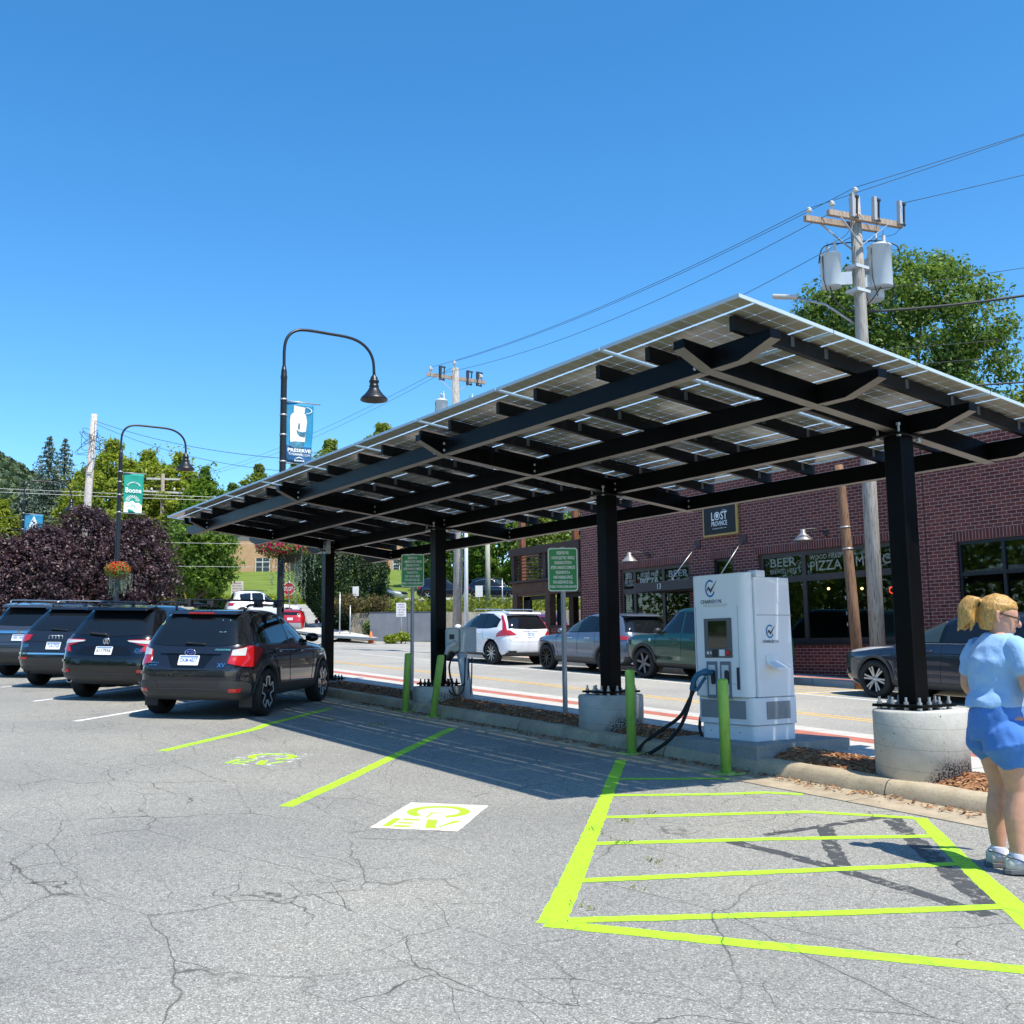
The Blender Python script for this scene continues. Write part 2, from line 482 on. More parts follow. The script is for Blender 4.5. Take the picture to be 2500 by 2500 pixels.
# --------------------------------------------------- painted markings
def strip(name, pts, w, m, z=.004, jag=.006, seed=1, sub=.06):
    """painted stripe following pts (centre line) with slightly ragged edges"""
    r = random.Random(seed); pts = [V((p[0], p[1], 0)) for p in pts]; ws = w if isinstance(w, list) else [w]*len(pts)
    P = []; W_ = []
    for i in range(len(pts)-1):
        d = (pts[i+1]-pts[i]).length; k = max(1, int(d/sub))
        for j in range(k):
            t = j/k; P.append(pts[i].lerp(pts[i+1], t)); W_.append(ws[i]*(1-t) + ws[i+1]*t)
    P.append(pts[-1]); W_.append(ws[-1])
    vs = []; fs = []
    for i, p in enumerate(P):
        d = (P[min(i+1, len(P)-1)] - P[max(i-1, 0)]).normalized(); n = V((-d.y, d.x, 0))
        for sg in (-1, 1):
            q = p + n*sg*(W_[i]/2 + r.uniform(-jag, jag)); vs.append((q.x, q.y, gz(q.x) + (z*.42 if q.x > -13 else z)))
    for i in range(len(P)-1): fs.append((2*i, 2*i+2, 2*i+3, 2*i+1))
    b = MB(); b.add(vs, fs)
    return tag(b.build(name, m), None, None, None, 'structure')
strip('stall_line', [(-6.27,-5.30),(-7.92,-3.60),(-8.38,-3.27),(-10.32,-1.40)], .125, LIME, seed=2)
strip('stall_line', [(-2.28,-5.36),(-3.27,-4.39),(-4.53,-3.21),(-6.74,-1.13)], .125, LIME, seed=3)
for i, (a, c) in enumerate((((-10.12,-5.50),(-13.9,-1.7)), ((-13.84,-5.47),(-17.6,-1.7)), ((-17.6,-5.47),(-21.4,-1.7)), ((-21.4,-5.47),(-25.2,-1.7)), ((-25.1,-5.47),(-28.9,-1.7)))):
    strip('stall_line', [a, c], .105, WHITEP, seed=5+i)
# no-parking hatch
strip('hatch_border', [(-3.05,-1.10),(-1.32,-2.69),(-.29,-3.64),(.99,-4.82),(1.60,-5.40)], [.12,.12,.13,.14,.16], LIME, .0045, seed=11)
strip('hatch_border', [(1.58,-5.42),(2.24,-4.88),(2.82,-4.40),(3.40,-3.90)], .13, LIME, .005, seed=12)
strip('hatch_border', [(.80,-1.12),(1.33,-1.64),(1.91,-2.21),(2.47,-2.73),(3.0,-3.22),(3.75,-3.92)], [.11,.12,.13,.15,.17,.17], LIME, .0055, seed=13)
for i, p in enumerate((((-2.03,-2.02),(-1.47,-1.02)), ((-1.32,-2.66),(-.87,-1.78),(-.70,-1.30),(-.46,-1.08)), ((-.56,-3.38),(-.18,-2.5),(.15,-1.71),(.78,-1.16)),
                       ((.17,-4.03),(.72,-2.82),(1.29,-1.66)), ((.95,-4.77),(1.32,-3.81),(1.59,-3.14),(1.92,-2.30)), ((1.60,-5.29),(2.27,-3.93),(2.70,-2.98)))):
    strip('hatch_stripe', p, .10, LIME, .0062 + i*.0002, seed=20+i)
strip('covered_line', [(.61,-2.72),(.62,-1.22)], .085, BLACKOUT, .003, .012, 31)
strip('covered_line', [(.60,-1.25),(1.14,-1.75),(1.79,-2.34),(2.41,-2.86),(2.7,-3.1)], .15, BLACKOUT, .0034, .02, 32)
strip('covered_line', [(.64,-2.08),(1.09,-2.56),(1.55,-3.0)], .12, BLACKOUT, .0038, .012, 33)
strip('covered_line', [(.63,-3.10),(1.08,-3.08),(1.47,-3.09),(2.19,-3.15),(2.75,-3.24)], .12, BLACKOUT, .0042, .012, 34)
# EV symbols: local frame a to the right, b up the symbol
def ev_symbol(O, A, B, worn):
    A = V((A[0], A[1], 0)); B = V((B[0], B[1], 0)); O = V((O[0], O[1], 0))
    g = LIME_WORN if worn else LIME; w = CREAM_WORN if worn else CREAM
    def poly(mb, pts, z, mi):
        q = [O + A*a + B*c for a, c in pts]
        mb.add([(p.x, p.y, gz(p.x) + z*.42) for p in q], [tuple(range(len(q)))], mi)
    mb = MB()
    r = random.Random(4); edge = []
    for (a0, c0), (a1, c1) in (((0,0),(1,0)), ((1,0),(1,1)), ((1,1),(0,1)), ((0,1),(0,0))):
        for k in range(14):
            t = k/14; edge.append((a0 + (a1-a0)*t + r.uniform(-.008,.008), c0 + (c1-c0)*t + r.uniform(-.006,.006)))
    poly(mb, edge, .004, 0)
    n = 40
    for k in range(n):                                  # open ring of the plug sign
        t0 = R(-60 + 300*k/n); t1 = R(-60 + 300*(k+1)/n)
        f = lambda t, rr: (.50 + rr*.38*math.cos(t), .665 + rr*.245*math.sin(t))
        poly(mb, [f(t0, .68), f(t0, 1), f(t1, 1), f(t1, .68)], .0062, 1)
    for q in ([(.10,.06),(.19,.06),(.19,.36),(.10,.36)], [(.22,.06),(.42,.06),(.42,.12),(.22,.12)], [(.22,.18),(.40,.18),(.40,.23),(.22,.23)], [(.22,.30),(.42,.30),(.42,.36),(.22,.36)],
              [(.60,.06),(.72,.06),(.62,.36),(.50,.36)], [(.70,.06),(.74,.10),(.92,.36),(.82,.36)]):
        poly(mb, q, .0062, 1)
    if not worn:                                        # two pins and lead of the plug left white: thin green outlines
        for q in ([(.44,.42),(.47,.42),(.47,.60),(.44,.60)], [(.40,.60),(.60,.60),(.60,.63),(.40,.63)]): poly(mb, q, .0062, 1)
    return tag(mb.build('parking_symbol', [w, g]), None, None, None, 'structure')
ev_symbol((-1.14,-5.13), (.46,.50), (-.77,.76), False)
ev_symbol((-4.98,-5.10), (.52,.52), (-.72,.70), True)
# street lines
strip('centre_line', [(-46,5.02),(24,5.02)], .10, YELLOWP, .004, .004, 41, .5)
strip('centre_line', [(-46,5.26),(24,5.26)], .10, YELLOWP, .004, .004, 42, .5)
strip('lane_line', [(-30,8.45),(24,8.45)], .11, WHITEP, .004, .004, 43, .5)
for x in (-24.6, -19.9, -14.6, -8.9, -3.0): strip('bay_line', [(x,8.52),(x,10.4)], .10, WHITEP, .0045, .004, 44)
for k in range(6): strip('kerb_hatch', [(-11.6+k*.62,8.6),(-10.9+k*.62,10.7)], .10, YELLOWP, .005, .004, 50+k)
strip('kerb_hatch', [(-11.7,8.62),(-8.4,8.62)], .10, YELLOWP, .0055, .004, 57)
for k in range(4): strip('bay_line', [(-40.5+k*2.7,15.5),(-38.8+k*2.7,20.2)], .10, WHITEP, .002, .004, 60+k)
# tufts of grass in the cracks
GRASSB = pbr('dry_grass', (.22,.24,.06), .8); b = MB(); r = random.Random(2)
for cx, cy, n, s_ in ((-.17,-3.74,8,.05),(.27,-3.83,14,.05),(.85,-4.0,16,.05),(1.29,-4.56,8,.04),(1.45,-5.08,9,.04),(-.27,-3.3,12,.05),(-8.5,-2.25,50,.12),(-7.6,-1.9,40,.12),(-.5,-2.9,10,.05)):
    for k in range(n):
        x = cx + r.gauss(0, s_); y = cy + r.gauss(0, s_*.6); a = r.uniform(0, 6.28); h = r.uniform(.015,.05); l = r.uniform(.01,.04)
        d = V((math.cos(a), math.sin(a), 0)); h *= .6; sd = V((-d.y, d.x, 0))*.003; p = V((x, y, gz(x)))
        b.add([p-sd, p+sd, p+d*l*.5+V((0,0,h)), p+d*l+V((0,0,h*.9))], [(0,1,2),(1,3,2)])
tag(b.build('grass_tufts', GRASSB), 'sparse tufts of dry grass growing from the asphalt cracks', 'grass', None, 'stuff')

# --------------------------------------------------- terrain beyond the street
def ds(x, y): return ((x-6.353)*-.8331 + (y+8.771)*.5530, (x-6.353)*.5530 + (y+8.771)*.8331)
def xy(d, s): return (6.353 - .8331*d + .5530*s, -8.771 + .5530*d + .8331*s)
def interp(x, xs, ys):
    if x <= xs[0]: return ys[0]
    for i in range(len(xs)-1):
        if x <= xs[i+1]:
            t = (x-xs[i])/(xs[i+1]-xs[i]); return ys[i]*(1-t) + ys[i+1]*t
    return ys[-1]
def terrain(d, s):
    return interp(d, [44,58,66,72,79,90,110,150,175,260,420], [1.35,2.15,3.05,3.75,4.75,5.6,8.2,12.5,13.2,21,30])
def terrace(d, s):
    return interp(d, [58,62,83,110,150,175,260,420], [3.25,3.5,4.9,8.2,12.5,13.2,21,30])
def tz(x, y):
    d, s = ds(x, y)
    return terrain(d, s) if s < -9 else terrace(d, s)
def grid_sheet(name, dl, sl, fn, m):
    b = MB(); vs = []; n = len(sl)
    for d in dl:
        for s in sl:
            x, y = xy(d, s if not callable(s) else s(d)); vs.append((x, y, fn(d, s)))
    b.add(vs, [(i*n+j, i*n+j+1, (i+1)*n+j+1, (i+1)*n+j) for i in range(len(dl)-1) for j in range(n-1)], 0, True)
    return tag(b.build(name, m), None, None, None, 'structure')
LAWN = bpy.data.materials.new('mown_grass'); nt, bb = nodes(LAWN); vec = coords(nt)
c1 = ramp(nt, noise(nt, vec, .25, 4), [(.3, (.115,.165,.028)), (.7, (.19,.25,.05))])
c2 = ramp(nt, noise(nt, vec, 9, 3), [(.3, (.8,.8,.8)), (.7, (1.15,1.15,1.1))])
nt.links.new(mixc(nt, 1.0, c1, c2, 'MULTIPLY'), bb.inputs['Base Color']); bb.inputs['Roughness'].default_value = .95
bb.inputs['Specular IOR Level'].default_value = .1
bump(nt, bb, noise(nt, vec, 14, 3), .8, .08)
MEADOW = pbr('rough_grass', (.10,.15,.03), .95, var=.4, vs=.8, bmp=.8, bs=6, bd=.2, spec=.1)
grid_sheet('lawn', [79,84,90,100,110,130,150,175,260,420], [-120,-70,-45,-30,-20,-14,-9], terrain, LAWN)
grid_sheet('side_street', [44,50,58,62,66,72,79], [-90,-60,-40,-30,-20,-14,-9], lambda d, s: terrain(d, s) - .01, ROADM)
grid_sheet('terrace', [58.15,60,62,68,75,83], [-9,-4,0,5,10,20,40,60], terrace, MEADOW)
grid_sheet('terrace_lot', [75,79,83,88], [-9,-4,0,5,10,20,40], lambda d, s: terrace(d, s) + .03, ROADM)
grid_sheet('upper_lawn', [83,95,110,150,175,260,420], [-9,-4,0,5,10,20,40,90,200], lambda d, s: terrace(d, s) - .02, LAWN)
b = MB(); P = [(-39.9,14.1),(-44.5,15.4),(-50,15.9),(-62,15.2),(-62,13.6),(-50,13.9),(-45,13.6)]
b.prism([(p[0], p[1]) for p in P], (0,0,0), (1,0,0), (0,1,0), .12)
b.v = [(x, y, max(gz(x), terrain(*ds(x, y)) if ds(x, y)[0] > 50 else gz(x)) + .02 + z) for x, y, z in b.v]
tag(b.build('corner_pavement', WALKC), None, None, None, 'structure')
# wooded mountain in the distance
FOREST = bpy.data.materials.new('forest_slope'); nt, bb = nodes(FOREST); vec = coords(nt)
vo = N(nt, 'ShaderNodeTexVoronoi'); vo.inputs['Scale'].default_value = .11; nt.links.new(vec, vo.inputs['Vector'])
col = ramp(nt, vo.outputs['Distance'], [(0, (.05,.085,.03)), (.8, (.018,.04,.02))])
col = mixc(nt, .6, col, ramp(nt, noise(nt, vec, .02, 4), [(.35, (.022,.045,.026)), (.65, (.055,.085,.035))]))
nt.links.new(col, bb.inputs['Base Color']); bb.inputs['Roughness'].default_value = 1
bump(nt, bb, vo.outputs['Distance'], -1.0, 6)
def ridge(name, d0, d1, sl, zl, base, m, seed, rough=8, nn=44):
    r = random.Random(seed); b = MB(); vs = []; n = len(sl)*6-5
    for i in range(nn):
        t = i/(nn-1); d = d0 + (d1-d0)*t
        for j in range(n):
            k = j/6; s = interp(k, list(range(len(sl))), sl); zt = interp(k, list(range(len(zl))), zl)
            x, y = xy(d, s*(d/d1)); vs.append((x, y, base + (zt-base)*t**.9 + r.uniform(-rough, rough)*(.3+t)))
    b.add(vs, [(i*n+j, i*n+j+1, (i+1)*n+j+1, (i+1)*n+j) for i in range(nn-1) for j in range(n-1)], 0, True)
    return tag(b.build(name, m), None, None, None, 'structure')
ridge('mountain', 500, 900, [-700,-520,-440,-420,-395,-360,-320,-200,0], [232,208,164,152,134,112,92,60,35], 20, FOREST, 4, 3.0)
# ------------------------------------------------------------------ solar canopy
def solar_material():
    m = bpy.data.materials.new('bifacial_solar_glass'); nt, b = nodes(m)
    tc = N(nt, 'ShaderNodeTexCoord'); se = N(nt, 'ShaderNodeSeparateXYZ'); nt.links.new(tc.outputs['UV'], se.inputs[0])
    # along the module: 10 cells; across: 1 + 4 + 1 cells parted by wide bus strips (uv in cell units)
    def cell(v):
        f = math_n(nt, 'FRACT', v); return math_n(nt, 'ABSOLUTE', math_n(nt, 'SUBTRACT', f, .5))
    u = cell(se.outputs[0])
    v0 = se.outputs[1]                                   # 0..6.6 : gaps at 1.0-1.18 and 5.18-5.36
    g1 = math_n(nt, 'MULTIPLY', math_n(nt, 'GREATER_THAN', v0, 1.0), math_n(nt, 'LESS_THAN', v0, 1.14))
    g2 = math_n(nt, 'MULTIPLY', math_n(nt, 'GREATER_THAN', v0, 5.14), math_n(nt, 'LESS_THAN', v0, 5.28))
    gap = math_n(nt, 'ADD', g1, g2)
    sh = math_n(nt, 'ADD', math_n(nt, 'MULTIPLY', math_n(nt, 'GREATER_THAN', v0, 1.07), .14), math_n(nt, 'MULTIPLY', math_n(nt, 'GREATER_THAN', v0, 5.21), .14))
    v = cell(math_n(nt, 'SUBTRACT', v0, sh))
    edge = math_n(nt, 'GREATER_THAN', math_n(nt, 'MAXIMUM', u, v), .494)
    cor = math_n(nt, 'GREATER_THAN', math_n(nt, 'ADD', u, v), .945)
    out = math_n(nt, 'ADD', math_n(nt, 'LESS_THAN', se.outputs[0], 0.0), math_n(nt, 'GREATER_THAN', se.outputs[0], 10.0))
    out2 = math_n(nt, 'ADD', math_n(nt, 'LESS_THAN', v0, 0.0), math_n(nt, 'GREATER_THAN', v0, 6.28))
    clear = math_n(nt, 'ADD', math_n(nt, 'ADD', edge, cor), math_n(nt, 'ADD', gap, math_n(nt, 'ADD', out, out2)), True)
    vec = coords(nt)
    f = noise(nt, vec, .8, 2)
    nt.links.new(ramp(nt, f, [(.3, (.26,.25,.195)), (.7, (.33,.32,.255))]), b.inputs['Base Color'])
    b.inputs['Roughness'].default_value = .2; b.inputs['Specular IOR Level'].default_value = .4
    tr = N(nt, 'ShaderNodeBsdfTranslucent'); tr.inputs['Color'].default_value = (.36,.50,.64,1)
    tp = N(nt, 'ShaderNodeBsdfTransparent'); tp.inputs['Color'].default_value = (.42,.50,.56,1)
    mx = N(nt, 'ShaderNodeMixShader'); mx.inputs[0].default_value = .40
    nt.links.new(tr.outputs[0], mx.inputs[1]); nt.links.new(tp.outputs[0], mx.inputs[2])
    m2 = N(nt, 'ShaderNodeMixShader'); nt.links.new(clear, m2.inputs[0])
    nt.links.new(b.outputs[0], m2.inputs[1]); nt.links.new(mx.outputs[0], m2.inputs[2])
    nt.links.new(m2.outputs[0], nt.nodes['Material Output'].inputs['Surface'])
    return m
SOLAR = solar_material()
GLASSEDGE = pbr('panel_glass_edge', (.45,.55,.62), .2)
TB = math.tan(.110015)
def cz(y, dz=0.0): return 3.4265 - TB*y + dz               # bottom of the canopy beams
CT = thing('solar_canopy', 'long black steel canopy roofed with solar panels standing over the parking bays', 'canopy', (0,0,0))
COLX = [-4.57*i for i in range(4)]
LY = [-2.50, -1.18, .12, 1.44]
BD = .19
for X in COLX:
    b = MB()
    b.box(X-.10, X+.10, -.10, .10, .8196, cz(0)-.035)
    b.box(X-.16, X+.16, -.19, .19, cz(0)-.035-.012, cz(0)-.02)
    o = b.build('column', BLACK_STEEL, CT, bevel=.014, seg=3)
    b = MB(); b.box(X-.27, X+.27, -.27, .27, .792, .8190)
    bp = b.build('base_plate', BLACK_STEEL, o, bevel=.004)
    b = MB(); b.lathe([(.013,.70),(.013,.764),(.024,.765),(.024,.79),(.013,.791),(.013,.819),(.024,.8195),(.024,.842),(.013,.843),(.013,.885)], 8, None, 0, False)
    am = b.mesh('anchor_bolt', BOLT if X > -6 else pbr('dark_bolt', (.03,.03,.03), .5, .5))
    for dx in (-.22, -.075, .075, .22):
        for dy in (-.22, -.075, .075, .22):
            if abs(dx) < .2 and abs(dy) < .2: continue
            mesh_object('anchor_bolt', am, o, (X+dx, dy, 0))
    b = MB(); b.lathe([(.024,-.075),(.024,-.048),(.012,-.047),(.012,.029),(.022,.03),(.022,.055)], 8, None, 0, False); am = b.mesh('cap_bolt', BOLT)
    for dy in (-.15, .15):
        for dx in (-.12, .12): mesh_object('cap_bolt', am, o, (X+dx, dy, cz(dy)))
    # cross beam: tapered ends
    b = MB(); pr = [(-2.55, cz(-2.55)), (1.52, cz(1.52)), (1.70, cz(1.70,.11)), (1.70, cz(1.70,BD)), (-2.86, cz(-2.86,BD)), (-2.86, cz(-2.86,.11))]
    b.prism(pr, (X-.065,0,0), (0,1,0), (0,0,1), .13)
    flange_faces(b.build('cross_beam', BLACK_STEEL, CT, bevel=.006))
BBM = MB().lathe([(.018,0),(.018,.012),(.010,.013),(.010,.02)], 8).mesh('beam_bolt', BOLT)
for y in LY:
    for i in range(5):                                     # bays between the cross beams plus tapered end stubs
        b = MB()
        if i == 0:
            pr = [(.07, cz(y)+.002), (.38, cz(y)+.002), (.74, cz(y,.11)), (.74, cz(y,BD-.002)), (.07, cz(y,BD-.002))]
        elif i == 4:
            X = COLX[3]; pr = [(X-.07, cz(y)+.002), (X-.07, cz(y,BD-.002)), (X-1.25, cz(y,BD-.002)), (X-1.25, cz(y,.11)), (X-.9, cz(y)+.002)]
        else:
            a, c = COLX[i]+.07, COLX[i-1]-.07; a = COLX[i]+.07
            pr = [(a, cz(y)+.002), (c, cz(y)+.002), (c, cz(y,BD-.002)), (a, cz(y,BD-.002))]
        b.prism(pr, (0,y-.06,0), (1,0,0), (0,0,1), -.12)
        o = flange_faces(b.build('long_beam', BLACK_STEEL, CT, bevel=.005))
        if 0 < i < 4:
            for e, sg in ((pr[0][0], 1), (pr[1][0], -1)):
                for dz in (.05, .13):
                    for sy in (-1, 1):
                        q = mesh_object('beam_bolt', BBM, o, (e+sg*.05, y + sy*.06, cz(y,dz))); q.rotation_euler = (R(-90*sy), 0, 0)
# rails under the panels
PW, PH = 1.757, 1.10                                      # module pitch along / across
PX0, PY0 = .775, -2.93
RAILX = []
for k in range(9):
    for t in (.176, .77): RAILX.append(PX0 - PW*(k + t))
for x in RAILX:
    b = MB(); b.prism([(-2.70, cz(-2.70,BD+.004)), (1.50, cz(1.50,BD+.004)), (1.50, cz(1.50,.316)), (-2.70, cz(-2.70,.316))], (x-.03,0,0), (0,1,0), (0,0,1), .06)
    o = b.build('panel_rail', DARK_STEEL, CT)
    for j in range(4):
        for t in (.2, .82):
            y = PY0 + PH*(j + t)
            if y < -2.5 or y > 1.45 or x < -9: continue
            b = MB(); b.box(x-.036, x+.036, y-.022, y+.022, cz(y,.225), cz(y,.312)); b.build('rail_clamp', pbr('clamp_grey', (.10,.11,.12), .4, .5), o)
# modules
JB = pbr('junction_box_black', (.012,.012,.012), .5)
for k in range(9):
    for j in range(4):
        xa = PX0 - PW*k - .006; xb = PX0 - PW*(k+1) + .006
        ya = PY0 + PH*j + .005; yb = PY0 + PH*(j+1) - .005
        b = MB(); z0 = .322; z1 = .352
        q = [(xa,ya),(xb,ya),(xb,yb),(xa,yb)]
        mid = [(x, y, cz(y,(z0+z1)/2)) for x, y in q]
        e = .012
        b.add(mid, [(0,1,2,3)])
        b.uv = [[(-.16,-.12),(10.16,-.12),(10.16,6.40),(-.16,6.40)]]
        for (x0, y0), (x1, y1) in zip(q, q[1:]+q[:1]):     # thin glass rim
            cx, cy = (xa+xb)/2, (ya+yb)/2
            i0 = (x0 + (e if x0 < cx else -e), y0 + (e if y0 < cy else -e)); i1 = (x1 + (e if x1 < cx else -e), y1 + (e if y1 < cy else -e))
            vs = []
            for (x, y) in ((x0,y0),(x1,y1),i1,i0): vs.append((x, y, cz(y, z0)))
            for (x, y) in ((x0,y0),(x1,y1),i1,i0): vs.append((x, y, cz(y, z1)))
            fs = [(0,1,2,3),(7,6,5,4),(0,4,5,1),(2,6,7,3)]
            b.add(vs, fs, 1); b.uv += [[(0,0)]*4]*4
        o = b.build('solar_panel', [SOLAR, GLASSEDGE], CT)
        # junction box with looped leads near one short end
        bx = (xb + .22) if j % 2 == 0 else (xb + .22); by = ya + (.55 if j else .62)
        b = MB(); b.box(bx-.05, bx+.06, by-.11, by+.11, cz(by,.292), cz(by,.321))
        r = random.Random(k*7+j); pts = []
        for i in range(26):
            t = i/25*math.pi*4; pts.append((bx + .16 + .07*math.cos(t) + r.uniform(-.01,.01), by + .2*i/25 - .1 + .06*math.sin(t), cz(by,.302) - .03*math.sin(i/25*math.pi)))
        b.tube(pts, .006, 5)
        b.tube([(bx, by+.1, cz(by,.307)), (bx+.1, by+.3, cz(by,.28)), (bx+.14, by+.5, cz(by,.307))], .006, 5)
        b.build('junction_box', JB, o, bevel=0)
# inverter box on the last column cap
b = MB(); b.box(COLX[3]+.04, COLX[3]+.24, -.14, -.05, cz(0)-.10, cz(0)+.16)
b.build('conduit_box', GALV, CT, bevel=.01)

# ------------------------------------------------------------------ concrete pedestals
PEDC = concrete('pedestal_concrete', (.44,.43,.39), None, 30, .1, (.75,.7,.6))
def pedestal_mat():
    m = bpy.data.materials.new('board_marked_concrete'); nt, b = nodes(m); vec = coords(nt)
    col = ramp(nt, noise(nt, vec, 3, 6, .65), [(.3, (.38,.37,.33)), (.7, (.52,.51,.47))])
    se = N(nt, 'ShaderNodeSeparateXYZ'); nt.links.new(vec, se.inputs[0])
    zz = math_n(nt, 'ADD', se.outputs[2], math_n(nt, 'MULTIPLY', se.outputs[0], .07))
    fr = math_n(nt, 'FRACT', math_n(nt, 'MULTIPLY', zz, 5.2)); ln = ramp(nt, fr, [(.0, (.35,.35,.35)), (.025, (1,1,1))])
    col = mixc(nt, 1.0, col, ln, 'MULTIPLY')
    pit = ramp(nt, noise(nt, vec, 34, 2), [(.27, (.18,.18,.17)), (.31, (1,1,1))]); col = mixc(nt, 1.0, col, pit, 'MULTIPLY')
    # honeycombed patch low on the street-side right
    hc = ramp(nt, noise(nt, vec, 62, 3), [(.47, (.10,.10,.10)), (.53, (1,1,1))])
    g = math_n(nt, 'SUBTRACT', math_n(nt, 'MULTIPLY', se.outputs[0], 2.2), math_n(nt, 'MULTIPLY', se.outputs[2], 1.6))
    gm = ramp(nt, math_n(nt, 'ADD', g, math_n(nt, 'MULTIPLY', noise(nt, vec, 5, 3), .5)), [(.62, (0,0,0)), (.80, (1,1,1))])
    col = mixc(nt, gm, col, mixc(nt, 1.0, col, hc, 'MULTIPLY'))
    nt.links.new(col, b.inputs['Base Color']); b.inputs['Roughness'].default_value = .9
    bump(nt, b, noise(nt, vec, 28, 5, .7), .4, .012)
    return m
PEDM = pedestal_mat()
lab = ['tall round concrete pedestal at the near right column, fully in the sun', 'round concrete pedestal with a pitted patch under the second column, shaded', 'low round concrete pedestal beside the small wall charger', 'low round concrete pedestal under the farthest column behind the parked car']
for X, L in zip(COLX, lab):
    b = MB(); h = .765; zb = gz(X) + .05; r = random.Random(int(X)+50)
    b.lathe([(.422, 0), (.425, h-zb-.02), (.412, h-zb), (0.0, h-zb+.004)], 48)
    tag(b.build('concrete_pedestal', PEDM, None, (X+.03,.035,zb) if X == 0 else (X-.01,.0,zb)), L, 'pedestal', 'concrete pedestals of the canopy')

# ------------------------------------------------------------------ bollards
BOLGREEN = bpy.data.materials.new('bollard_green'); nt, bb = nodes(BOLGREEN); vec = coords(nt, scale=(1,1,.25))
col = ramp(nt, noise(nt, vec, 14, 5, .7), [(.33, (.21,.36,.06)), (.5, (.27,.49,.075)), (.66, (.33,.55,.11))])
col = mixc(nt, ramp(nt, noise(nt, coords(nt, scale=(1,1,.4), loc=(3,3,3)), 9, 6, .75), [(.66, (0,0,0)), (.74, (1,1,1))]), col, (.13,.075,.03))
nt.links.new(col, bb.inputs['Base Color']); bb.inputs['Roughness'].default_value = .6
PLATEG = pbr('bollard_plate_paint', (.34,.46,.12), .7, var=.4, vs=16)
BOL = [(-9.13,-.63, .055, .03, 0, .94, 'green steel bollard in front of the left green sign, nearest the parked cars'),
       (-8.15,-.66, .13, .08, 0, .95, 'leaning green steel bollard in front of the small wall charger'),
       (-3.34,-.70, 0, 0, 1, .97, 'rust-streaked green steel bollard left of the white charging cabinet'),
       (-1.68,-.83,-.005, .0, 1, .965, 'green steel bollard standing in front of the white charging cabinet')]
for x, y, lx, ly, pl, h, L in BOL:
    t = thing('bollard', L, 'bollard', (x, y, gz(x)+.012), 0, 'green bollards along the kerb')
    M = Matrix(((1,0,lx,0),(0,1,ly,0),(0,0,1,0),(0,0,0,1)))
    b = MB(); b.lathe([(.057,-.0),(.057,h-.03),(.05,h-.008),(.03,h),(0,h)], 20, M)
    b.build('post', BOLGREEN, t)
    b = MB(); b.box(-.15,.15,-.13,.13,-.005,.010)
    b.build('base_plate', PLATEG, t, bevel=.002)

# ------------------------------------------------------------------ green reserved signs
SIGNG = pbr('sign_green', (.012,.27,.075), .35)
SIGNW = pbr('sign_border_white', (.70,.80,.72), .35)
def perforated():
    m = bpy.data.materials.new('perforated_post'); nt, b = nodes(m)
    tc = N(nt, 'ShaderNodeTexCoord'); se = N(nt, 'ShaderNodeSeparateXYZ'); nt.links.new(tc.outputs['Object'], se.inputs[0])
    def hole(ax):
        fz = math_n(nt, 'SUBTRACT', math_n(nt, 'FRACT', math_n(nt, 'DIVIDE', se.outputs[2], .0254)), .5)
        dz = math_n(nt, 'MULTIPLY', fz, .0254); d2 = math_n(nt, 'ADD', math_n(nt, 'MULTIPLY', dz, dz), math_n(nt, 'MULTIPLY', se.outputs[ax], se.outputs[ax]))
        return math_n(nt, 'LESS_THAN', d2, .0056**2)
    col = mixc(nt, math_n(nt, 'MAXIMUM', hole(0), hole(1)), (.33,.35,.37), (.03,.03,.03))
    nt.links.new(col, b.inputs['Base Color']); b.inputs['Roughness'].default_value = .5; b.inputs['Metallic'].default_value = .3
    return m
PERF = perforated()
def rrect(w, h, r, n=5):
    p = []
    for cx, cy, a0 in ((w/2-r, h/2-r, 0), (-w/2+r, h/2-r, 90), (-w/2+r, -h/2+r, 180), (w/2-r, -h/2+r, 270)):
        for i in range(n+1):
            a = R(a0 + 90*i/n); p.append((cx + r*math.cos(a), cy + r*math.sin(a)))
    return p
def reserved_sign(x, y, z, ztop, zbot, lean, hours, L):
    t = thing('parking_sign', L, 'sign', (x, y, z), 0, 'green reserved parking signs')
    b = MB(); pt = (lean[0], lean[1], ztop-z+.02)
    M = Matrix(((1,0,lean[0]/(ztop-z),0),(0,1,lean[1]/(ztop-z),0),(0,0,1,0),(0,0,0,1)))
    b.box(-.025,.025,-.025,.025,-.1,ztop-z+.01, 0, M)
    b.build('post', PERF, t)
    A = V((.553,.833,0)); A = V((.52,.854,0)).normalized(); B = V((lean[0]*.3, lean[1]*.3, 1)).normalized(); Nn = A.cross(B)
    c = V((lean[0]*.93, lean[1]*.93, (ztop+zbot)/2 - z)) + Nn*.03
    h = ztop - zbot; w = .42
    b = MB(); b.prism(rrect(w, h, .04), c, A, B, .003, 0)
    p = b.build('sign_plate', SIGNW, t)
    b = MB(); b.prism(rrect(w-.035, h-.035, .028), c + Nn*.004, A, B, .002, 0)
    b.build('sign_face', SIGNG, p)
    b = MB()
    lines = ['RESERVED FOR', hours + ' HOUR ELECTRIC VEHICLE', 'CHARGING STATION', 'AFTER CHARGE IS COMPLETE', 'PLEASE MOVE TO A', 'PAID PARKING SPACE', 'FOR ASSISTANCE CALL', 'PUBLIC WORKS-(828)-268-6230']
    wd = [.17,.33,.24,.345,.20,.265,.28,.37]
    for i, (s, q) in enumerate(zip(lines, wd)):
        put_text(b, s, c + B*(h*.5 - h*(.115 + .112*i)), A, B, width=q, height=.046, off=.0085, bold=.03)
    b.build('lettering', WHITE_LETTER, p)
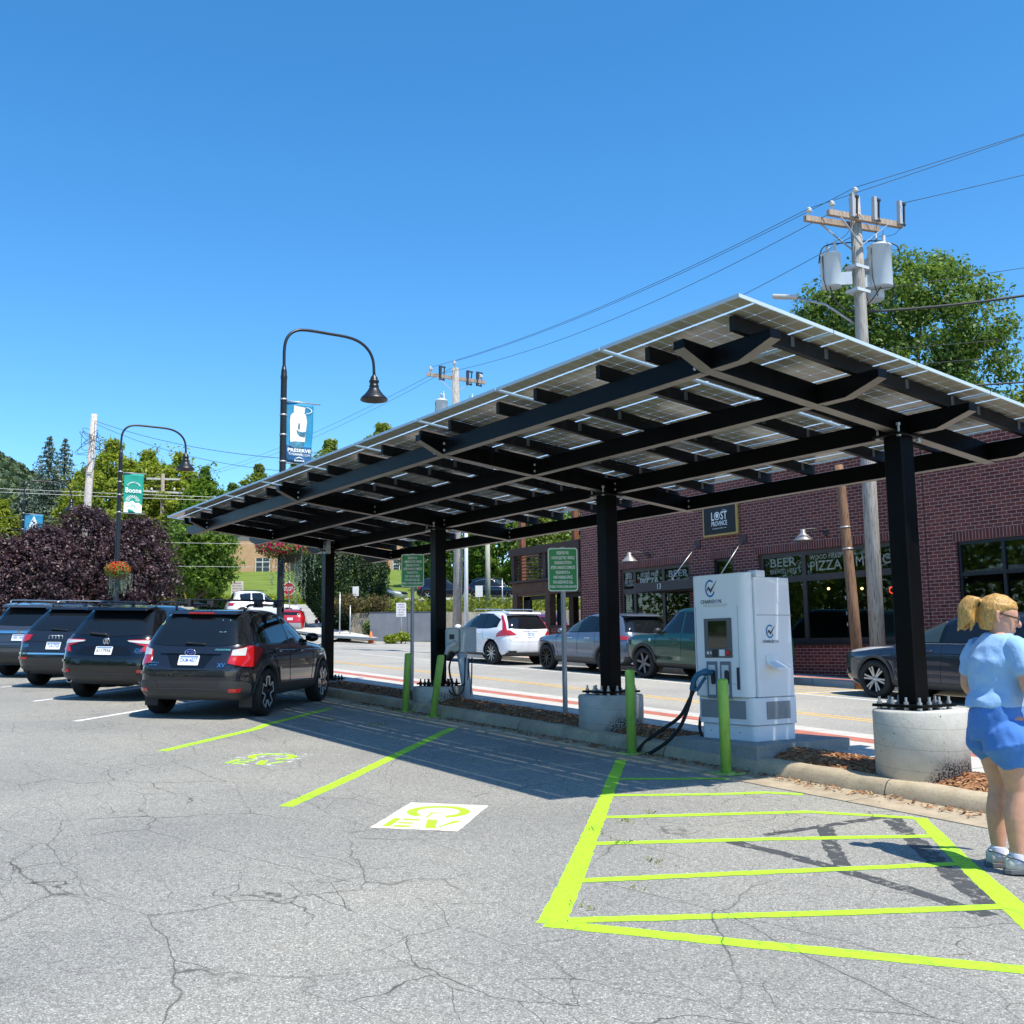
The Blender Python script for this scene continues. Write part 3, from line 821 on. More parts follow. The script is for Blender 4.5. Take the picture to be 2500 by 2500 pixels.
reserved_sign(-11.02, .50, gz(-11.02)+.15, 3.12, 2.52, (.19,-.08), '4', 'green reserved parking sign farther down the kerb, beside the third canopy column')
reserved_sign(-5.86, .20, gz(-5.86)+.15, 2.775, 2.165, (.30,-.22), '1', 'green reserved parking sign on perforated post left of the second canopy column')

# ------------------------------------------------------------------ small wall-box charger on a post
PALE = pbr('pale_grey_steel', (.42,.47,.52), .4, var=.06, vs=3)
t = thing('wall_charger', 'small pale grey EV charger on a leaning post beside the third canopy column', 'EV charger', (-8.62,.28,gz(-8.62)+.14))
b = MB(); b.tube([(0,0,0),(-.09,-.03,.5),(-.17,-.06,.98)], .085, 20); b.build('post', PALE, t)
A = V((.55,.835,0)); Bx = V((-.835,.55,0))
Mx = Matrix(((A.x, Bx.x, 0, -.14), (A.y, Bx.y, 0, -.05), (0,0,1,0), (0,0,0,1)))
b = MB(); b.box(-.02,.24,-.13,.13,.84,1.24, 0, Mx); b.box(-.03,.25,-.14,.14,1.225,1.245, 0, Mx); o = b.build('steel_cabinet', pbr('cabinet_grey', (.36,.40,.42), .45, var=.08), t, bevel=.006)
b = MB(); b.box(-.27,-.02,-.11,.10,.84,1.24, 0, Mx); b.v = [((x, y, z)) for x, y, z in b.v]
o = b.build('charger_body', pbr('charger_plastic', (.47,.50,.47), .5), t, bevel=.05, seg=4)
b = MB(); b.box(-.20,-.12,-.116,-.108,1.05,1.13, 0, Mx); b.build('screen', BLACK_PLASTIC, o)
b = MB(); b.tube([Mx @ V(p) for p in ((-.10,-.10,.98),(-.14,-.19,.97),(-.21,-.25,.93),(-.25,-.27,.80))], [.05,.042,.036,.028], 12); b.build('connector', pbr('connector_grey', (.52,.52,.50), .45), t)
b = MB(); r = random.Random(1)
for k, (q, w_) in enumerate((((-.10,-.06),.30), ((-.16,-.09),.44), ((-.05,-.08),.55))):
    P = [Mx @ V((q[0], q[1], .86)), Mx @ V((q[0]-.10-.03*k, q[1]-.05, .60)), Mx @ V((q[0]-.02, q[1]-.08, .62-w_)), Mx @ V((q[0]+.18, q[1]-.06, .66-w_*1.02)), Mx @ V((q[0]+.22, q[1], .75))]
    cu = [V(p) for p in P]; pts = []
    for i in range(len(cu)-1):
        p0 = cu[max(i-1,0)]; p1 = cu[i]; p2 = cu[i+1]; p3 = cu[min(i+2, len(cu)-1)]
        for j in range(8):
            u = j/8; pts.append(.5*((2*p1) + (p2-p0)*u + (2*p0-5*p1+4*p2-p3)*u*u + (3*p1-p0-3*p2+p3)*u**3))
    pts.append(cu[-1]); b.tube(pts, .011, 7)
b.build('cable', RUBBER, t)

# ------------------------------------------------------------------ big charging cabinet
def spline(P, n=8):
    P = [V(p) for p in P]; out = []
    for i in range(len(P)-1):
        p0 = P[max(i-1,0)]; p1 = P[i]; p2 = P[i+1]; p3 = P[min(i+2, len(P)-1)]
        for j in range(n):
            u = j/n; out.append(.5*((2*p1) + (p2-p0)*u + (2*p0-5*p1+4*p2-p3)*u*u + (3*p1-p0-3*p2+p3)*u**3))
    out.append(P[-1]); return out
PADC = concrete('pad_concrete', (.30,.30,.28), None, 40, .15)
b = MB(); b.box(-2.98,-1.58,-.47,1.0,.07,.343); tag(b.build('concrete_pad', PADC, bevel=.012), 'low grey concrete pad under the white charging cabinet', 'pad')
CX, CY, CZ = -2.28, -.23, .343
CH = thing('charging_station', 'large white EV charging cabinet with touch screen and two cable holsters', 'EV charger', (CX, CY, CZ))
w2, dp, ht = .44, .66, 1.82
def shell(x0, x1, y0, y1, z0, z1, rf, top_in=0.0, name='', m=WHITE_PAINT, parent=CH, n=8):
    """cabinet block with rounded front corners (radius rf)"""
    poly = []
    for i in range(n+1):
        a = R(180 + 90*i/n); poly.append((x0+rf + rf*math.cos(a), y0+rf + rf*math.sin(a)))
    for i in range(n+1):
        a = R(270 + 90*i/n); poly.append((x1-rf + rf*math.cos(a), y0+rf + rf*math.sin(a)))
    poly += [(x1, y1), (x0, y1)]
    b = MB(); k = len(poly)
    cx = (x0+x1)/2
    vs = [(x, y, z0) for x, y in poly] + [(cx + (x-cx)*(1-top_in*.3), y if y < y1-.01 else y - top_in, z1) for x, y in poly]
    fs = [tuple(reversed(range(k))), tuple(range(k, 2*k))] + [(i, (i+1)%k, k+(i+1)%k, k+i) for i in range(k)]
    b.add(vs, fs)
    return b.build(name, m, parent, bevel=.008, seg=2)
shell(-w2+.03, w2-.02, .03, dp, 0, .17, .06, 0, 'plinth')
shell(-w2, w2-.0, .0, dp+.015, .175, .47, .08, 0, 'lower_panel')
shell(-w2, w2, .09, dp, .475, ht-.03, .015, .02, 'side_panel')
fr = shell(-w2-.005, w2-.03, -.045, .085, .475, ht+.02, .10, 0, 'front_panel')
b = MB(); b.box(w2-.13, w2+.005, .12, .26, ht-.03, ht+.045); b.build('roof_vent', WHITE_PAINT, CH, bevel=.012)
GREYP = pbr('screen_surround_grey', (.10,.105,.115), .45); GREYB = pbr('holster_grey_blue', (.14,.17,.21), .45)
VENT = pbr('vent_mesh', (.25,.26,.27), .6, var=.15, vs=90, bmp=.5, bs=400)
yf = -.045
def fbox(x0, x1, z0, z1, off, th, name, m, parent, bev=.003):
    b = MB(); b.box(x0, x1, yf-off-th, yf-off, z0, z1); return b.build(name, m, parent, bevel=bev)
b = MB()                                                     # seam of the front door: thin dark line proud 1 mm
for p, q in (((-.36,.62),(-.36,1.48)), ((.30,.62),(.30,1.48)), ((-.36,.62),(.30,.62))):
    b.bar((p[0], yf-.0005, p[1]), (q[0], yf-.0005, q[1]), .005, .003)
b.build('door_seam', pbr('seam_grey', (.25,.26,.27), .6), fr)
b = MB(); b.prism([(-.20,1.475),(.12,1.475),(.16,1.505),(-.24,1.505)], (0,yf-.002,0), (1,0,0), (0,0,1), -.004*-1); b.build('light_slot', pbr('slot_white', (.62,.63,.58), .4), fr)
sc = fbox(-.225, .205, .905, 1.345, .002, .008, 'screen_panel', GREYP, CH)
SCREENG = pbr('screen_glass', (.008,.014,.006), .04, spec=.9)
fbox(-.155, .135, 1.015, 1.315, .011, .003, 'screen', SCREENG, sc)
fbox(-.185,-.155,.945,.975,.011,.003,'reader_symbol', WHITE_LETTER, sc, 0); fbox(-.135,-.115,.945,.975,.011,.003,'reader_symbol', WHITE_LETTER, sc, 0)
fbox(-.10,-.02,.915,1.0,.011,.006,'card_reader', BLACK_PLASTIC, sc)
fbox(.01,.095,.925,.995,.011,.003,'notice_label', WHITE_LETTER, sc, 0)
b = MB(); b.lathe([(.028,0),(.03,.012),(.02,.02),(0,.021)], 16, Matrix.Translation((.145,yf-.010,.96)) @ Matrix.Rotation(R(90),4,'X')); b.build('emergency_button', pbr('button_red', (.6,.03,.02), .4), sc)
for x0, x1 in ((-.20,-.035), (.01,.175)):
    fx = fbox(x0, x1, .455, .865, .002, .012, 'holster', GREYB, CH, .008)
    fbox(x0+.03, x1-.03, .495, .825, .0145, .002, 'holster_recess', pbr('recess_white', (.60,.63,.66), .4), fx, 0)
    b = MB(); b.prism(rrect(.055,.16,.025), ((x0+x1)/2+.028, yf-.017, .69), (1,0,0), (0,0,1), .014); b.build('socket', BLACK_PLASTIC, fx)
fbox(.265,.30,.56,.80,.002,.012,'door_handle', BLACK_PLASTIC, CH)
fbox(-.36,.33,.24,.435,-.042,.006,'front_vent', VENT, CH)
b = MB(); b.box(w2, w2+.008, .20, .57, .235, .425); b.build('side_vent', VENT, CH, bevel=.003)
b = MB()
b.bar((w2+.0005,.10,.475),(w2+.0005,dp,.475),.003,.006); b.bar((w2-.008,.10,1.37),(w2-.008,dp,1.37),.02,.006)
b.build('panel_seam', pbr('seam_grey', (.25,.26,.27), .6), CH)
b = MB(); b.box(w2-.012, w2-.0045, .42, .53, 1.43, 1.64); o = b.build('handle_recess', pbr('recess_grey', (.55,.56,.56), .5), CH, bevel=.004)
b = MB(); b.add([(w2-.004,.44,1.62),(w2-.004,.52,1.62),(w2-.004,.52,1.46),(w2+.004,.44,1.52)], [(0,1,2,3)]); b.build('recess_wedge', WHITE_PAINT, o)
b = MB(); b.box(w2, w2+.012,.22,.40,.80,.93); b.prism([(0,0),(.15,-.05),(.15,-.035),(0,.03)], (w2+.012,.22,.83), (1,0,0), (0,0,1), -.22); b.build('cable_bracket', WHITE_PAINT, CH, bevel=.004)
for x in (-.25,-.10,.20): 
    pass
b = MB()
for x in (-.25,-.12,.20):
    b.lathe([(.006,0),(.006,.006)], 8, Matrix.Translation((x,.031,.09)) @ Matrix.Rotation(R(90),4,'X'))
b.build('plinth_bolt', BLACK_PLASTIC, CH)
# emblem: blue ring, black lightning tick
BLUE = pbr('emblem_blue', (.01,.16,.42), .4)
def emblem(parent, O, A, B, s, nm):
    A = V(A); B = V(B); O = V(O); Nn = A.cross(B); b = MB()
    n = 30; vs = []
    for k in range(n+1):
        a = R(50 + 285*k/n)
        for rr in (.78, 1.0): vs.append(O + Nn*.004 + A*s*.5*rr*.80*math.cos(a) + B*s*.5*rr*math.sin(a))
    b.add(vs, [(2*k, 2*k+1, 2*k+3, 2*k+2) for k in range(n)], 0)
    P = [(-.30,-.16),(-.12,.14),(.06,-.06),(.62,.52),(.05,-.26),(-.10,-.04)]
    b.add([O + Nn*.006 + A*s*x + B*s*y for x, y in P], [tuple(range(len(P)))], 1)
    put_text(b, 'CHARGI', O - B*s*.74 - A*s*.24, A, B, width=s*1.10, height=s*.21, off=.005, bold=.012, mi=1)
    put_text(b, 'O', O - B*s*.74 + A*s*.46, A, B, width=s*.22, height=s*.21, off=.005, bold=.012, mi=0)
    put_text(b, 'N', O - B*s*.74 + A*s*.75, A, B, width=s*.20, height=s*.21, off=.005, bold=.012, mi=1)
    return b.build(nm, [BLUE, BLACK_LETTER], parent)
emblem(fr, (-.11, yf, 1.685), (1,0,0), (0,0,1), .20, 'emblem')
emblem(CH, (w2+.0, .30, 1.19), (0,1,0), (0,0,1), .15, 'emblem')
# plug, cables
BLUEP = pbr('plug_blue', (.015,.10,.19), .45)
b = MB(); b.tube(spline([(-.10,yf-.03,.74),(-.13,yf-.13,.745),(-.19,yf-.19,.70),(-.235,yf-.20,.60),(-.25,yf-.20,.55)]), .030, 12)
b.tube(spline([(-.12,yf-.11,.69),(-.165,yf-.13,.63),(-.20,yf-.16,.56),(-.235,yf-.195,.545)]), .018, 10)
b.sphere((-.13,yf-.10,.745), (.05,.05,.045))
pl = b.build('charging_plug', BLUEP, CH)
b = MB(); b.tube(spline([(-.245,yf-.20,.56),(-.27,yf-.23,.40),(-.36,yf-.28,.16),(-.55,yf-.30,-.02),(-.82,yf-.33,-.17),(-1.02,yf-.36,-.24),(-1.12,yf-.30,-.20),(-1.08,yf-.18,-.07),(-.92,yf-.06,.07),(-.74,yf+.05,.22),(-.64,yf+.12,.42),(-.60,yf+.22,.62)], 10), .021, 10)
b.tube(spline([(-.47,yf+.30,.52),(-.52,yf+.25,.40),(-.545,yf+.18,.15),(-.50,yf+.16,.02),(-.42,yf+.18,-.05),(-.36,yf+.22,-.02)], 8), .018, 9)
b.build('charging_cable', RUBBER, CH)
# ------------------------------------------------------------------ vehicles
def pchip(xs, ys):
    n = len(xs); h = [xs[i+1]-xs[i] for i in range(n-1)]; d = [(ys[i+1]-ys[i])/h[i] for i in range(n-1)]
    m = [d[0]] + [0 if d[i-1]*d[i] <= 0 else 2*d[i-1]*d[i]/(d[i-1]+d[i]) for i in range(1, n-1)] + [d[-1]]
    def f(x):
        if x <= xs[0]: return ys[0]
        if x >= xs[-1]: return ys[-1]
        lo, hi = 0, n-1
        while hi-lo > 1:
            mid = (lo+hi)//2
            if xs[mid] <= x: lo = mid
            else: hi = mid
        t = (x-xs[lo])/h[lo]
        return (ys[lo]*(1+2*t)*(1-t)**2 + h[lo]*m[lo]*t*(1-t)**2 + ys[lo+1]*t*t*(3-2*t) + h[lo]*m[lo+1]*t*t*(t-1))
    return f
def car_paint(name, base, metal=.35, rough=.22):
    if name in _mc: return _mc[name]
    m = bpy.data.materials.new(name); nt, b = nodes(m)
    b.inputs['Base Color'].default_value = rgb(base); b.inputs['Metallic'].default_value = metal; b.inputs['Roughness'].default_value = rough
    b.inputs['Coat Weight'].default_value = 1; b.inputs['Coat Roughness'].default_value = .02
    vec = coords(nt); bump(nt, b, noise(nt, vec, 1.6, 1), .02, .02)
    _mc[name] = m; return m
TINT = pbr('tinted_glass', (.008,.010,.012), .02, spec=.6)
CLEARG = pbr('clear_car_glass', (.035,.05,.045), .02, spec=.8)
LAMPR = pbr('tail_lamp_red', (.42,.008,.010), .12, coat=1, spec=.6)
LAMPW = pbr('lamp_clear', (.55,.55,.54), .12, coat=1)
CLAD = pbr('grey_cladding', (.035,.036,.038), .5, bmp=.1, bs=400)
GLOSSB = pbr('gloss_black', (.006,.006,.007), .12)
SEAM = pbr('panel_seam_black', (.006,.006,.006), .6)
PBLUE = pbr('plate_blue', (.03,.12,.42), .5)

class Car:
    def __init__(s, name, label, paint, lev, wheel_x, wheel_r, track, loc, head, group=None, cladding=None, rim='multi', rimm=SILVER, cut=True, tyre_w=.225, scale=1.0):
        s.zs = [l[0] for l in lev]
        s.fr = pchip(s.zs, [l[1] for l in lev]); s.ff = pchip(s.zs, [l[2] for l in lev]); s.fw = pchip(s.zs, [l[3] for l in lev])
        s.nr = pchip(s.zs, [l[4] if len(l) > 4 else 6 for l in lev]); s.nf = pchip(s.zs, [l[5] if len(l) > 5 else 4 for l in lev])
        s.paint = paint; s.wx = wheel_x; s.wr = wheel_r; s.clad = cladding
        up = V((.04, 0, 1)).normalized(); f = V((math.cos(head), math.sin(head), 0)); f = (f - up*f.dot(up)).normalized(); l = up.cross(f)
        s.t = thing(name, label, 'car', loc, 0, group)
        s.t.rotation_euler = Matrix(((f.x, l.x, up.x), (f.y, l.y, up.y), (f.z, l.z, up.z))).to_euler()
        s.t.scale = (scale,)*3
        s.body(cut); s.wheels(track, rim, rimm, tyre_w)
    def outline(s, z, n=64):
        xr, xf, w, nr, nf = s.fr(z), s.ff(z), s.fw(z), s.nr(z), s.nf(z); xm = (xr+xf)/2; a = (xf-xr)/2
        P = []
        for k in range(n):
            t = 2*math.pi*(k+.5)/n; c, q = math.cos(t), math.sin(t); e = nf if c > 0 else nr
            P.append((xm + a*math.copysign(abs(c)**(2/e), c), w*math.copysign(abs(q)**(2/e), q), z))
        return P
    def y_at(s, x, z):
        xr, xf, w = s.fr(z), s.ff(z), s.fw(z); xm = (xr+xf)/2; a = (xf-xr)/2; q = min(1, abs((x-xm)/a)); e = s.nf(z) if x > xm else s.nr(z)
        return w*(1-q**e)**(1/e)
    def x_end(s, y, z, front=False):
        xr, xf, w = s.fr(z), s.ff(z), s.fw(z); xm = (xr+xf)/2; a = (xf-xr)/2; q = min(1, abs(y)/w); e = s.nf(z) if front else s.nr(z)
        r = (1-q**e)**(1/e)
        return xm + a*r*(1 if front else -1)
    def side(s, sg): return lambda p: V((p[0], sg*s.y_at(p[0], p[1]), p[1]))
    def rear(s): return lambda p: V((s.x_end(p[0], p[1]), p[0], p[1]))
    def front(s): return lambda p: V((s.x_end(p[0], p[1], True), p[0], p[1]))
    def arc(s, sg, fr=False):
        """(q,z): q = distance along the outline from the centre line round the corner"""
        def f(p):
            q, z = p; w = s.fw(z); pr = None; acc = 0
            N_ = 120; last = V((s.x_end(0, z, fr), 0, z))
            xm = (s.fr(z)+s.ff(z))/2; a = (s.ff(z)-s.fr(z))/2; e = s.nf(z) if fr else s.nr(z); sx = 1 if fr else -1
            if q <= 0: return last
            for k in range(1, N_+1):
                t = (math.pi/2)*k/N_
                cur = V((xm + sx*a*math.cos(t)**(2/e), sg*w*math.sin(t)**(2/e), z)); d = (cur-last).length
                if acc + d >= q: return last.lerp(cur, (q-acc)/d)
                acc += d; last = cur
            return last
        return f
    def body(s, cut):
        n = 64; zl = []
        for i in range(len(s.zs)-1):
            k = max(1, int(math.ceil((s.zs[i+1]-s.zs[i])/.03)))
            for j in range(k): zl.append(s.zs[i] + (s.zs[i+1]-s.zs[i])*j/k)
        zl.append(s.zs[-1]); vs = []
        for z in zl: vs += s.outline(z, n)
        k = len(zl); fs = []
        for i in range(k-1):
            for j in range(n):
                j2 = (j+1) % n; fs.append((i*n+j, i*n+j2, (i+1)*n+j2, (i+1)*n+j))
        fs.append(tuple(reversed(range(n)))); fs.append(tuple((k-1)*n+j for j in range(n)))
        b = MB(); b.add(vs, fs, 0, True)
        if cut:
            c = MB()
            for x in s.wx:
                for sg in (-1, 1):
                    M = Matrix.Translation((x, sg*(s.fw(.6)+.2), s.wr)) @ Matrix.Rotation(R(90), 4, 'X')
                    c.lathe([(s.wr+.065, -.5), (s.wr+.065, .5)] if sg < 0 else [(s.wr+.065, -.5), (s.wr+.065, .5)], 36, M)
            co = bpy.data.objects.new('cutter', c.mesh('cutter', [s.paint])); COL.objects.link(co)
            def md(o):
                m = o.modifiers.new('b', 'BOOLEAN'); m.operation = 'DIFFERENCE'; m.object = co; m.solver = 'EXACT'
            me = evaluated(b, [md], 'body', [s.paint, DARK_VOID, s.clad or s.paint])
            bpy.data.meshes.remove(co.data) if False else None
            bpy.data.objects.remove(co)
            for p in me.polygons:
                c_ = p.center
                for x in s.wx:
                    if math.hypot(c_.x-x, c_.z-s.wr) < s.wr+.069: p.material_index = 1; p.use_smooth = False
                if c_.z < s.zs[0]+.001: p.material_index = 1
        else:
            me = b.mesh('body', [s.paint, DARK_VOID, s.clad or s.paint])
        s.b = mesh_object('body', me, s.t)
    def patch(s, name, top, bot, fn, m, off=.005, nu=14, nv=6, parent=None, mi_fn=None, mats=None):
        """sheet between two polylines of (param) points, wrapped on the body and standing `off` proud, with a rim"""
        def samp(P, t):
            L = [0]
            for a, c in zip(P, P[1:]): L.append(L[-1] + math.hypot(c[0]-a[0], c[1]-a[1]))
            d = t*L[-1]
            for i in range(len(P)-1):
                if d <= L[i+1] or i == len(P)-2:
                    u = 0 if L[i+1] == L[i] else min(1, (d-L[i])/(L[i+1]-L[i])); return (P[i][0] + (P[i+1][0]-P[i][0])*u, P[i][1] + (P[i+1][1]-P[i][1])*u)
        vs = []; base = []
        for j in range(nv+1):
            for i in range(nu+1):
                a = samp(bot, i/nu); c = samp(top, i/nu); t = j/nv; p = (a[0] + (c[0]-a[0])*t, a[1] + (c[1]-a[1])*t)
                P = fn(p); e = .012
                du = fn((p[0]+e, p[1])) - fn((p[0]-e, p[1])); dv = fn((p[0], p[1]+e)) - fn((p[0], p[1]-e)); nn = du.cross(dv)
                if nn.length < 1e-9: nn = V((P.x, P.y, 0))
                nn.normalize()
                cen = V((0, 0, .8))
                if nn.dot(P - cen) < 0: nn = -nn
                vs.append(P + nn*off); base.append(P - nn*.004)
        w = nu+1; fs = [(j*w+i, j*w+i+1, (j+1)*w+i+1, (j+1)*w+i) for j in range(nv) for i in range(nu)]
        b = MB(); b.add(vs, fs, 0, True)
        ring = [i for i in range(w)] + [j*w+nu for j in range(1, nv+1)] + [nv*w+i for i in range(nu-1, -1, -1)] + [j*w for j in range(nv-1, 0, -1)]
        k = len(ring); b.add([vs[i] for i in ring] + [base[i] for i in ring], [(i, (i+1)%k, k+(i+1)%k, k+i) for i in range(k)], 0, False)
        return b.build(name, m, parent or s.t)
    def wheels(s, track, rim, rimm, tw):
        r = s.wr; rr = r*.70; first = None
        ty = MB(); ty.lathe([(rr, -tw*.5+.01), (rr+.02, -tw*.5), (r-.03, -tw*.5-.004), (r-.006, -tw*.40), (r, -tw*.25), (r, tw*.25), (r-.006, tw*.40), (r-.03, tw*.5+.004), (rr+.02, tw*.5), (rr, tw*.5-.01)], 40, None, 0, True, False, False)
        tm = ty.mesh('tyre', RUBBER)
        rb = MB(); rb.lathe([(rr+.004, tw*.48), (rr-.012, tw*.47), (rr-.02, tw*.25), (rr-.03, -tw*.3), (.0, -tw*.3)], 36, None, 1, True, False, False)
        z = tw*.40
        rb.lathe([(.0, z+.012), (.03, z+.012), (.045, z), (.06, z-.03), (.06, -tw*.2)], 20, None, 2 if rim in ('star', 'dark') else 0)
        if rim == 'star':                                      # dark spokes with a machined outline
            for k in range(5):
                a = 2*math.pi*k/5
                for da in (-.20, .20):
                    rb.bar((.05*math.cos(a), .05*math.sin(a), z-.01), (rr*.97*math.cos(a+da), rr*.97*math.sin(a+da), z-.002), .05, .03, (0,0,1), 2)
            P = []
            for k in range(5):
                a = 2*math.pi*k/5
                for da, q in ((-.30, .96), (.30, .96), (.42, .60), (.628-.12, .50), (.628+.12, .50), (1.257-.42, .60)): P.append((rr*q*math.cos(a+da), rr*q*math.sin(a+da), z+.012))
            for k in range(len(P)):
                rb.bar(P[k], P[(k+1) % len(P)], .020, .012, (0,0,1), 0)
        else:
            ns, wd = {'multi': (10, .026), 'five': (5, .075), 'double': (6, .034), 'dark': (10, .022), 'six': (6, .06)}[rim]
            for k in range(ns):
                a = 2*math.pi*k/ns
                mi = 2 if rim == 'dark' and k % 2 else 0
                if rim in ('double',):
                    for da in (-.16, .16): rb.bar((.05*math.cos(a+da), .05*math.sin(a+da), z-.01), (rr*.985*math.cos(a+da*.9), rr*.985*math.sin(a+da*.9), z), wd, .025, (0,0,1), 0)
                else: rb.bar((.04*math.cos(a), .04*math.sin(a), z-.01), (rr*.985*math.cos(a), rr*.985*math.sin(a), z), wd, .025, (0,0,1), mi)
            if rim != 'dark': rb.lathe([(rr-.012, z+.006), (rr+.004, z+.012), (rr+.006, z-.01), (rr-.014, z-.008)], 36, None, 0, True, True)
        for k in range(5):
            a = 2*math.pi*(k+.5)/5; rb.lathe([(.008, z-.02), (.008, z+.006), (0, z+.008)], 6, Matrix.Translation((.035*math.cos(a), .035*math.sin(a), 0)), 1)
        rm = rb.mesh('rim', [rimm, DARK_VOID, GLOSSB])
        for x in s.wx:
            for sg in (-1, 1):
                o = mesh_object('wheel', tm, s.t, (x, sg*track/2, r)); o.rotation_euler = (R(-90*sg), rnd.uniform(0, 6), 0) if False else (R(-90*sg), 0, 0)
                c = mesh_object('rim', rm, o); c.rotation_euler = (0, 0, rnd.uniform(0, 6.28))
    # ---- reusable trim
    def arches(s, sides=(-1, 1), wd=.055, m=None):
        for sg in sides:
            for x in s.wx:
                b = MB(); vs = []; n = 22; ri = s.wr+.05; off = .016
                for k in range(n+1):
                    a = R(-28 + 236*k/n)
                    for rr, o in ((ri, .0), (ri, off), (ri+wd*.8, off), (ri+wd, .002)):
                        px, pz = x + rr*math.cos(a), max(s.zs[0]+.01, s.wr + rr*math.sin(a)); vs.append((px, sg*(s.y_at(px, pz)+o - (.06 if o == 0 else 0)), pz))
                b.add(vs, [(k*4+j, (k+1)*4+j, (k+1)*4+j+1, k*4+j+1) for k in range(n) for j in range(3)], 0, True); b.build('wheel_arch', m or s.clad or CLAD, s.t)
    def sill(s, sides=(-1, 1), z0=None, z1=.42, m=None):
        z0 = s.zs[0]+.015 if z0 is None else z0
        for sg in sides: s.patch('sill', [(s.wx[0]+s.wr+.1, z1), (s.wx[1]-s.wr-.1, z1)], [(s.wx[0]+s.wr+.1, z0), (s.wx[1]-s.wr-.1, z0)], s.side(sg), m or s.clad or CLAD, .012, 10, 4)
    def line(s, pts, fn, w=.008, m=None, off=.004):
        b = MB(); P = []
        for (a0, c0), (a1, c1) in zip(pts, pts[1:]):
            k = max(2, int(math.hypot(a1-a0, c1-c0)/.05))
            for j in range(k): P.append((a0 + (a1-a0)*j/k, c0 + (c1-c0)*j/k))
        P.append(pts[-1])
        b.tube([fn(p) for p in P], w/2, 5); return b
    def seams(s, sides, lines, w=.009):
        for sg in sides:
            b = MB()
            for L in lines:
                q = s.line(L, s.side(sg), w); b.add(q.v, q.f)
            b.build('door_seam', SEAM, s.t)
    def handles(s, sides, pts, m=None):
        for sg in sides:
            for x, z in pts:
                y = s.y_at(x, z); b = MB(); b.tube([(x-.11, sg*(y+.004), z), (x-.085, sg*(y+.032), z+.004), (x+.085, sg*(y+.032), z+.002), (x+.11, sg*(y+.004), z-.002)], .013, 8)
                b.build('door_handle', m or s.paint, s.t)
    def mirror(s, sides, x, z, m=None):
        for sg in sides:
            y = s.y_at(x, z); b = MB(); b.sphere((x-.02, sg*(y+.13), z+.055), (.085,.115,.075), 14, 9); b.bar((x, sg*(y-.02), z-.01), (x-.01, sg*(y+.09), z+.03), .05, .03)
            b.build('door_mirror', m or s.paint, s.t)
    def plate(s, z, text, y=0.0, blue=True, w=.305, h=.152, front=False):
        x = s.x_end(y, z, front); sx = 1 if front else -1
        a = s.x_end(y, z-.1, front); c = s.x_end(y, z+.1, front)
        A = V((0, -1 if not front else 1, 0)); B = V(((c-a)/.2, 0, 1)).normalized(); Nn = A.cross(B)
        O = V((x, y, z)) + Nn*.012
        b = MB(); b.prism(rrect(w, h, .012), O, A, B, .004); o = b.build('number_plate', PLATE_WHITE, s.t)
        b = MB()
        put_text(b, text, O + Nn*.004, A, B, width=w*.82, height=h*.42, off=.0035, bold=.01)
        b.build('plate_number', PBLUE if blue else BLACK_LETTER, o)
        b = MB(); b.prism([(-w*.45,.042),(w*.45,.042),(w*.45,.066),(-w*.45,.066)], O + Nn*.005, A, B, .0012); b.build('plate_band', pbr('plate_band', (.12,.22,.40), .5), o)
        return o
    def rear_text(s, body, y, z, w, m=CHROME, h=None):
        x = s.x_end(y, z); c = s.x_end(y, z+.05); a = s.x_end(y, z-.05); B = V(((c-a)/.1, 0, 1)).normalized(); A = V((0,-1,0)); Nn = A.cross(B)
        b = MB(); put_text(b, body, V((x, y, z)), A, B, width=w, height=h, off=.009, bold=.015); b.build('badge', m, s.t)
    def wiper(s, y0, z0, y1, z1, cover=False):
        b = MB(); P = [s.rear()((y0 + (y1-y0)*k/8, z0 + (z1-z0)*k/8)) + V((-.028,0,.008)) for k in range(9)]
        b.tube(P, [.018,.016,.013,.011,.010,.009,.008,.008,.007] if not cover else .022, 8); b.build('rear_wiper', BLACK_PLASTIC, s.t)
    def roof_rails(s, x0, x1, y, m, h=.05, r=.016):
        for sg in (-1, 1):
            zt = s.zs[-1]; b = MB()
            P = [(x0, zt-.015), (x0+.08, zt+h*.8)] + [(x0+.08 + (x1-x0-.16)*k/6, zt+h) for k in range(1, 6)] + [(x1-.08, zt+h*.7), (x1, zt-.03)]
            b.tube(spline([(px, sg*(y - .03*(k in (0, len(P)-1))), pz) for k, (px, pz) in enumerate(P)], 3), r, 8)
            b.build('roof_rail', m, s.t)
    def glass(s, sides, panes, frame, m=TINT, frame_m=GLOSSB, off=.008):
        for sg in sides:
            if frame: s.patch('window_frame', frame[0], frame[1], s.side(sg), frame_m, .004, 26, 6)
            for p in panes: s.patch('window', p[0], p[1], s.side(sg), p[2] if len(p) > 2 else m, off, 12, 5)

def ring_badge(c, y, z, r, tr, m, name='badge_ring', parent=None):
    x = c.x_end(y, z); b = MB(); b.lathe([(r-tr, 0), (r, 0), (r, .008), (r-tr, .008)], 24, Matrix.Translation((x-.004, y, z)) @ Matrix.Rotation(R(-90), 4, 'Y'), 0, True, True)
    return b.build(name, m, parent or c.t)

HEAD = R(139.0); FV = V((math.cos(HEAD), math.sin(HEAD), 0))
